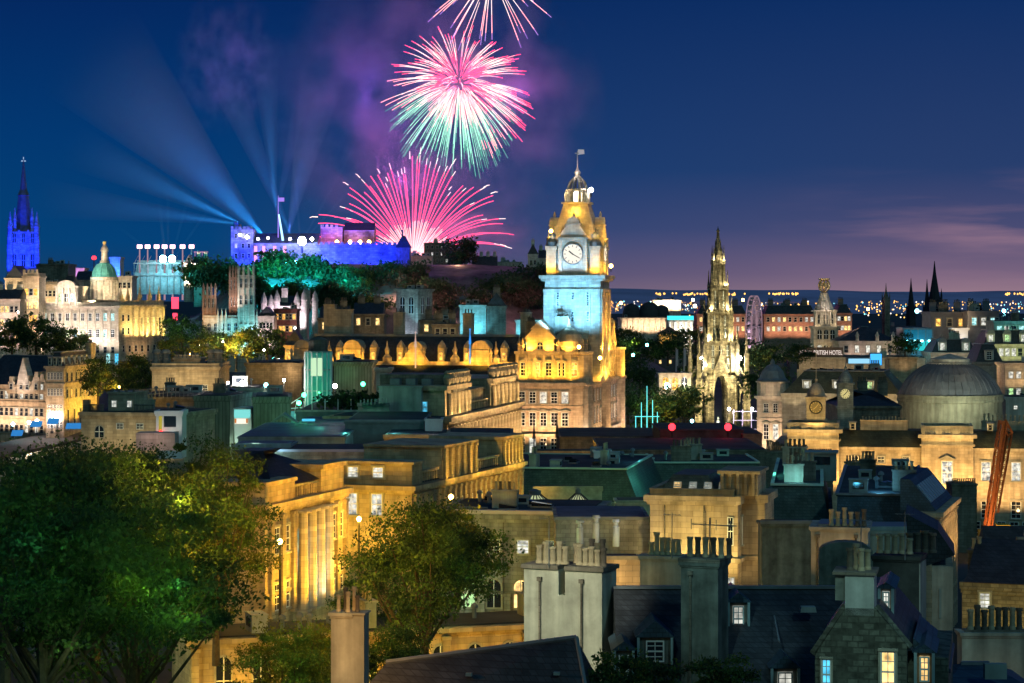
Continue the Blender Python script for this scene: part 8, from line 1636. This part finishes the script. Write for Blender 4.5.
tree('near1', 425, 700, 148, 'tall tree with amber edges in front of the street facades', 1.0, group='street trees'); tree('near3', 452, 640, 172, 'tree top reaching over the yard with amber light on its left', .92, group='street trees'); tree('near2', 380, 690, 165, 'dark tree against the amber street facade', .7, group='street trees'); tree('near1', 395, 745, 135, 'lower tree crown above the bottom slate roof', .55, group='street trees')
tree_src('bush', 55, 4.5, 3.2, .3, 5000, .11, [LF, LFD], 26, False)
for px, Y, lab, s in ((652, 90, 'dark green shrub at the bottom edge under the left dormer', .5), (722, 88, 'dark green shrub at the bottom edge under the middle dormer', .55), (620, 92, 'small dark shrub beside the pale chimney gable foot', .6)): tree('bush', px, 706, Y, lab, s, name='shrub', cat='shrub', group='shrubs')
for (x, y, Y, p, c) in [(60, 455, 98, 130, (.4, 1, .4)), (150, 470, 102, 110, (.45, 1, .35)), (20, 530, 98, 70, (.3, 1, .4)), (100, 530, 100, 60, (.5, 1, .3)), (410, 500, 130, 260, (.9, .9, .3)), (470, 540, 132, 200, (.7, 1, .3)), (200, 460, 141, 1600, (1, .66, .06)), (235, 495, 141, 1500, (1, .62, .06)), (215, 560, 140, 1500, SOD), (250, 560, 143, 900, SOD), (180, 500, 150, 500, (.9, .8, .1)), (35, 690, 150, 500, (.9, 1, .5)), (90, 690, 150, 400, (.9, 1, .5)), (150, 700, 150, 400, (1, .9, .3)), (385, 545, 141, 700, SOD), (360, 590, 143, 600, SOD), (400, 510, 141, 500, SOD), (480, 500, 170, 500, SOD), (400, 500, 165, 600, SOD), (470, 600, 175, 500, (.6, 1, .4)), (440, 630, 168, 400, (.7, 1, .6)), (130, 575, 112, 60, (.55, 1, .12)), (150, 590, 113, 70, (.5, 1, .12)), (172, 600, 110, 60, (.4, 1, .25)), (188, 615, 112, 60, (.5, 1, .2)), (110, 600, 118, 90, (.6, 1, .1)), (110, 640, 120, 120, (.6, 1, .3)), (60, 640, 118, 160, (.7, 1, .3)), (150, 680, 120, 260, (.7, 1, .5)), (20, 590, 100, 90, (.3, 1, .3)), (195, 480, 140, 500, (1, .75, .15)), (215, 530, 138, 900, SOD), (350, 620, 128, 300, (1, .75, .1)), (460, 580, 150, 80, (.3, 1, .2)), (430, 660, 140, 120, (.6, 1, .6)), (90, 470, 118, 130, (.15, .9, .4)), (30, 480, 100, 90, (.1, .8, .4)), (175, 585, 116, 60, (.3, 1, .3)), (60, 600, 128, 160, (.3, .9, .3)), (70, 660, 110, 60, (.6, 1, .4)), (20, 545, 105, 160, (.15, .9, .35)), (120, 470, 125, 90, (.1, .9, .6)), (235, 560, 140, 500, SOD), (250, 500, 140, 240, (1, .65, .1)), (280, 660, 125, 260, (.7, 1, .1)), (310, 590, 138, 260, SOD), (380, 560, 150, 380, SOD), (440, 500, 155, 340, SOD), (430, 610, 158, 120, (.5, 1, .3)), (400, 640, 140, 160, (1, .6, .1)), (660, 660, 82, 9, (.5, 1, .5)), (720, 655, 80, 9, (.5, 1, .5))]: point(P(x, y, Y), p * .9, c, .3)  # point lights added among and before the crowns to brighten them

# ================================================================== coloured point lights added between the roofs, no fixtures
LK = random.Random(3)
for i, (x, y, Y, c, p) in enumerate([(205, 372, 378, ORA, 300), (232, 372, 372, YEL, 300), (262, 372, 395, YEL, 260), (290, 372, 398, ORA, 260), (345, 374, 392, GRN, 45), (362, 378, 388, ORA, 200), (395, 368, 396, ORA, 300), (425, 366, 398, YEL, 300), (150, 404, 326, YEL, 160), (185, 402, 320, ORA, 130),
    (262, 412, 300, LIM, 50), (285, 405, 308, TEAL, 45), (320, 420, 280, TEAL, 50), (345, 432, 268, TEAL, 45), (395, 430, 268, (.2, .9, .9), 70), (370, 446, 256, SOD, 130), (330, 450, 230, (1, .6, .6), 60), (280, 447, 234, (.3, .7, 1), 60), (255, 440, 240, (.6, .9, .7), 60),
    (560, 440, 338, SOD, 200), (585, 446, 320, SOD, 160), (630, 445, 320, CYA, 120), (672, 450, 295, ORA, 40), (735, 462, 290, TEAL, 60), (690, 458, 280, TEAL, 120), (600, 485, 240, LIM, 130), (560, 500, 228, LIM, 80), (655, 470, 255, TEAL, 100), (770, 470, 215, TEAL, 100), (795, 480, 205, (.3, .9, .9), 60), (880, 480, 200, (.15, .6, 1), 90), (850, 510, 185, (.1, .6, .9), 60), (900, 520, 180, (.1, .6, .9), 60),
    (800, 540, 165, (1, .75, .3), 60), (835, 535, 130, ORA, 20), (905, 545, 132, (.5, .9, .9), 16), (620, 520, 184, (.6, .6, 1), 40), (590, 535, 184, ORA, 40), (560, 530, 186, (.8, .9, .4), 50), (500, 525, 195, SOD, 120), (470, 530, 195, LIM, 120), (980, 560, 170, ORA, 60), (1010, 590, 150, (1, .7, .3), 60), (780, 410, 480, ORA, 500), (870, 395, 480, YEL, 400), (820, 385, 475, (1, .8, .5), 300), (915, 345, 545, CYA, 400), (960, 330, 555, ORA, 400), (1000, 350, 520, LIM, 400), (985, 372, 480, ORA, 350),
    (960, 318, 630, ORA, 700), (850, 318, 620, ORA, 600), (780, 372, 540, ORA, 400), (455, 340, 560, ORA, 400), (430, 332, 560, ORA, 400), (335, 328, 590, ORA, 500), (370, 330, 600, ORA, 400), (500, 332, 580, CYA, 400)]):
    point(P(x, y, Y), p * 1.6, c, .15)

for x, y, Y, h, l in ((549, 548, 116, 1.6, 'small aerial on the pale chimney gable'), (861, 548, 98, 1.3, 'small aerial behind the pots of the gabled house chimney'), (672, 540, 126, 1.5, 'thin aerial on the low ochre chimney wall'), (905, 540, 114, 1.4, 'thin aerial on the tall dark stack')):
    q = MB(); q.tube((0, 0, -1), (0, 0, h), .025); q.tube((-.5, 0, h - .1), (.5, .1, h - .15), .018)
    for i in range(5): q.tube((-.4 + i * .2, -.2, h - .12), (-.4 + i * .2, .25, h - .12), .012)
    tag(q.build('aerial', [LEAD], None, P(x, y, Y)), l, 'aerial')
for B_, xs_ in ((CG, (.9, 3.2)), (C2, (.5,)), (SB, (1.2, 4.4)), (YB2, (2.5, 6, 10.5)), (C4, (.4, 2.6))):
    for x in xs_: q = MB(); q.tube((x, -.09, 0), (x, -.09, B_.H - .5), .06); q.box(x - .12, x + .12, -.18, -.0, B_.H - .6, B_.H - .4); q.build('drainpipe', [STD], B_.root)
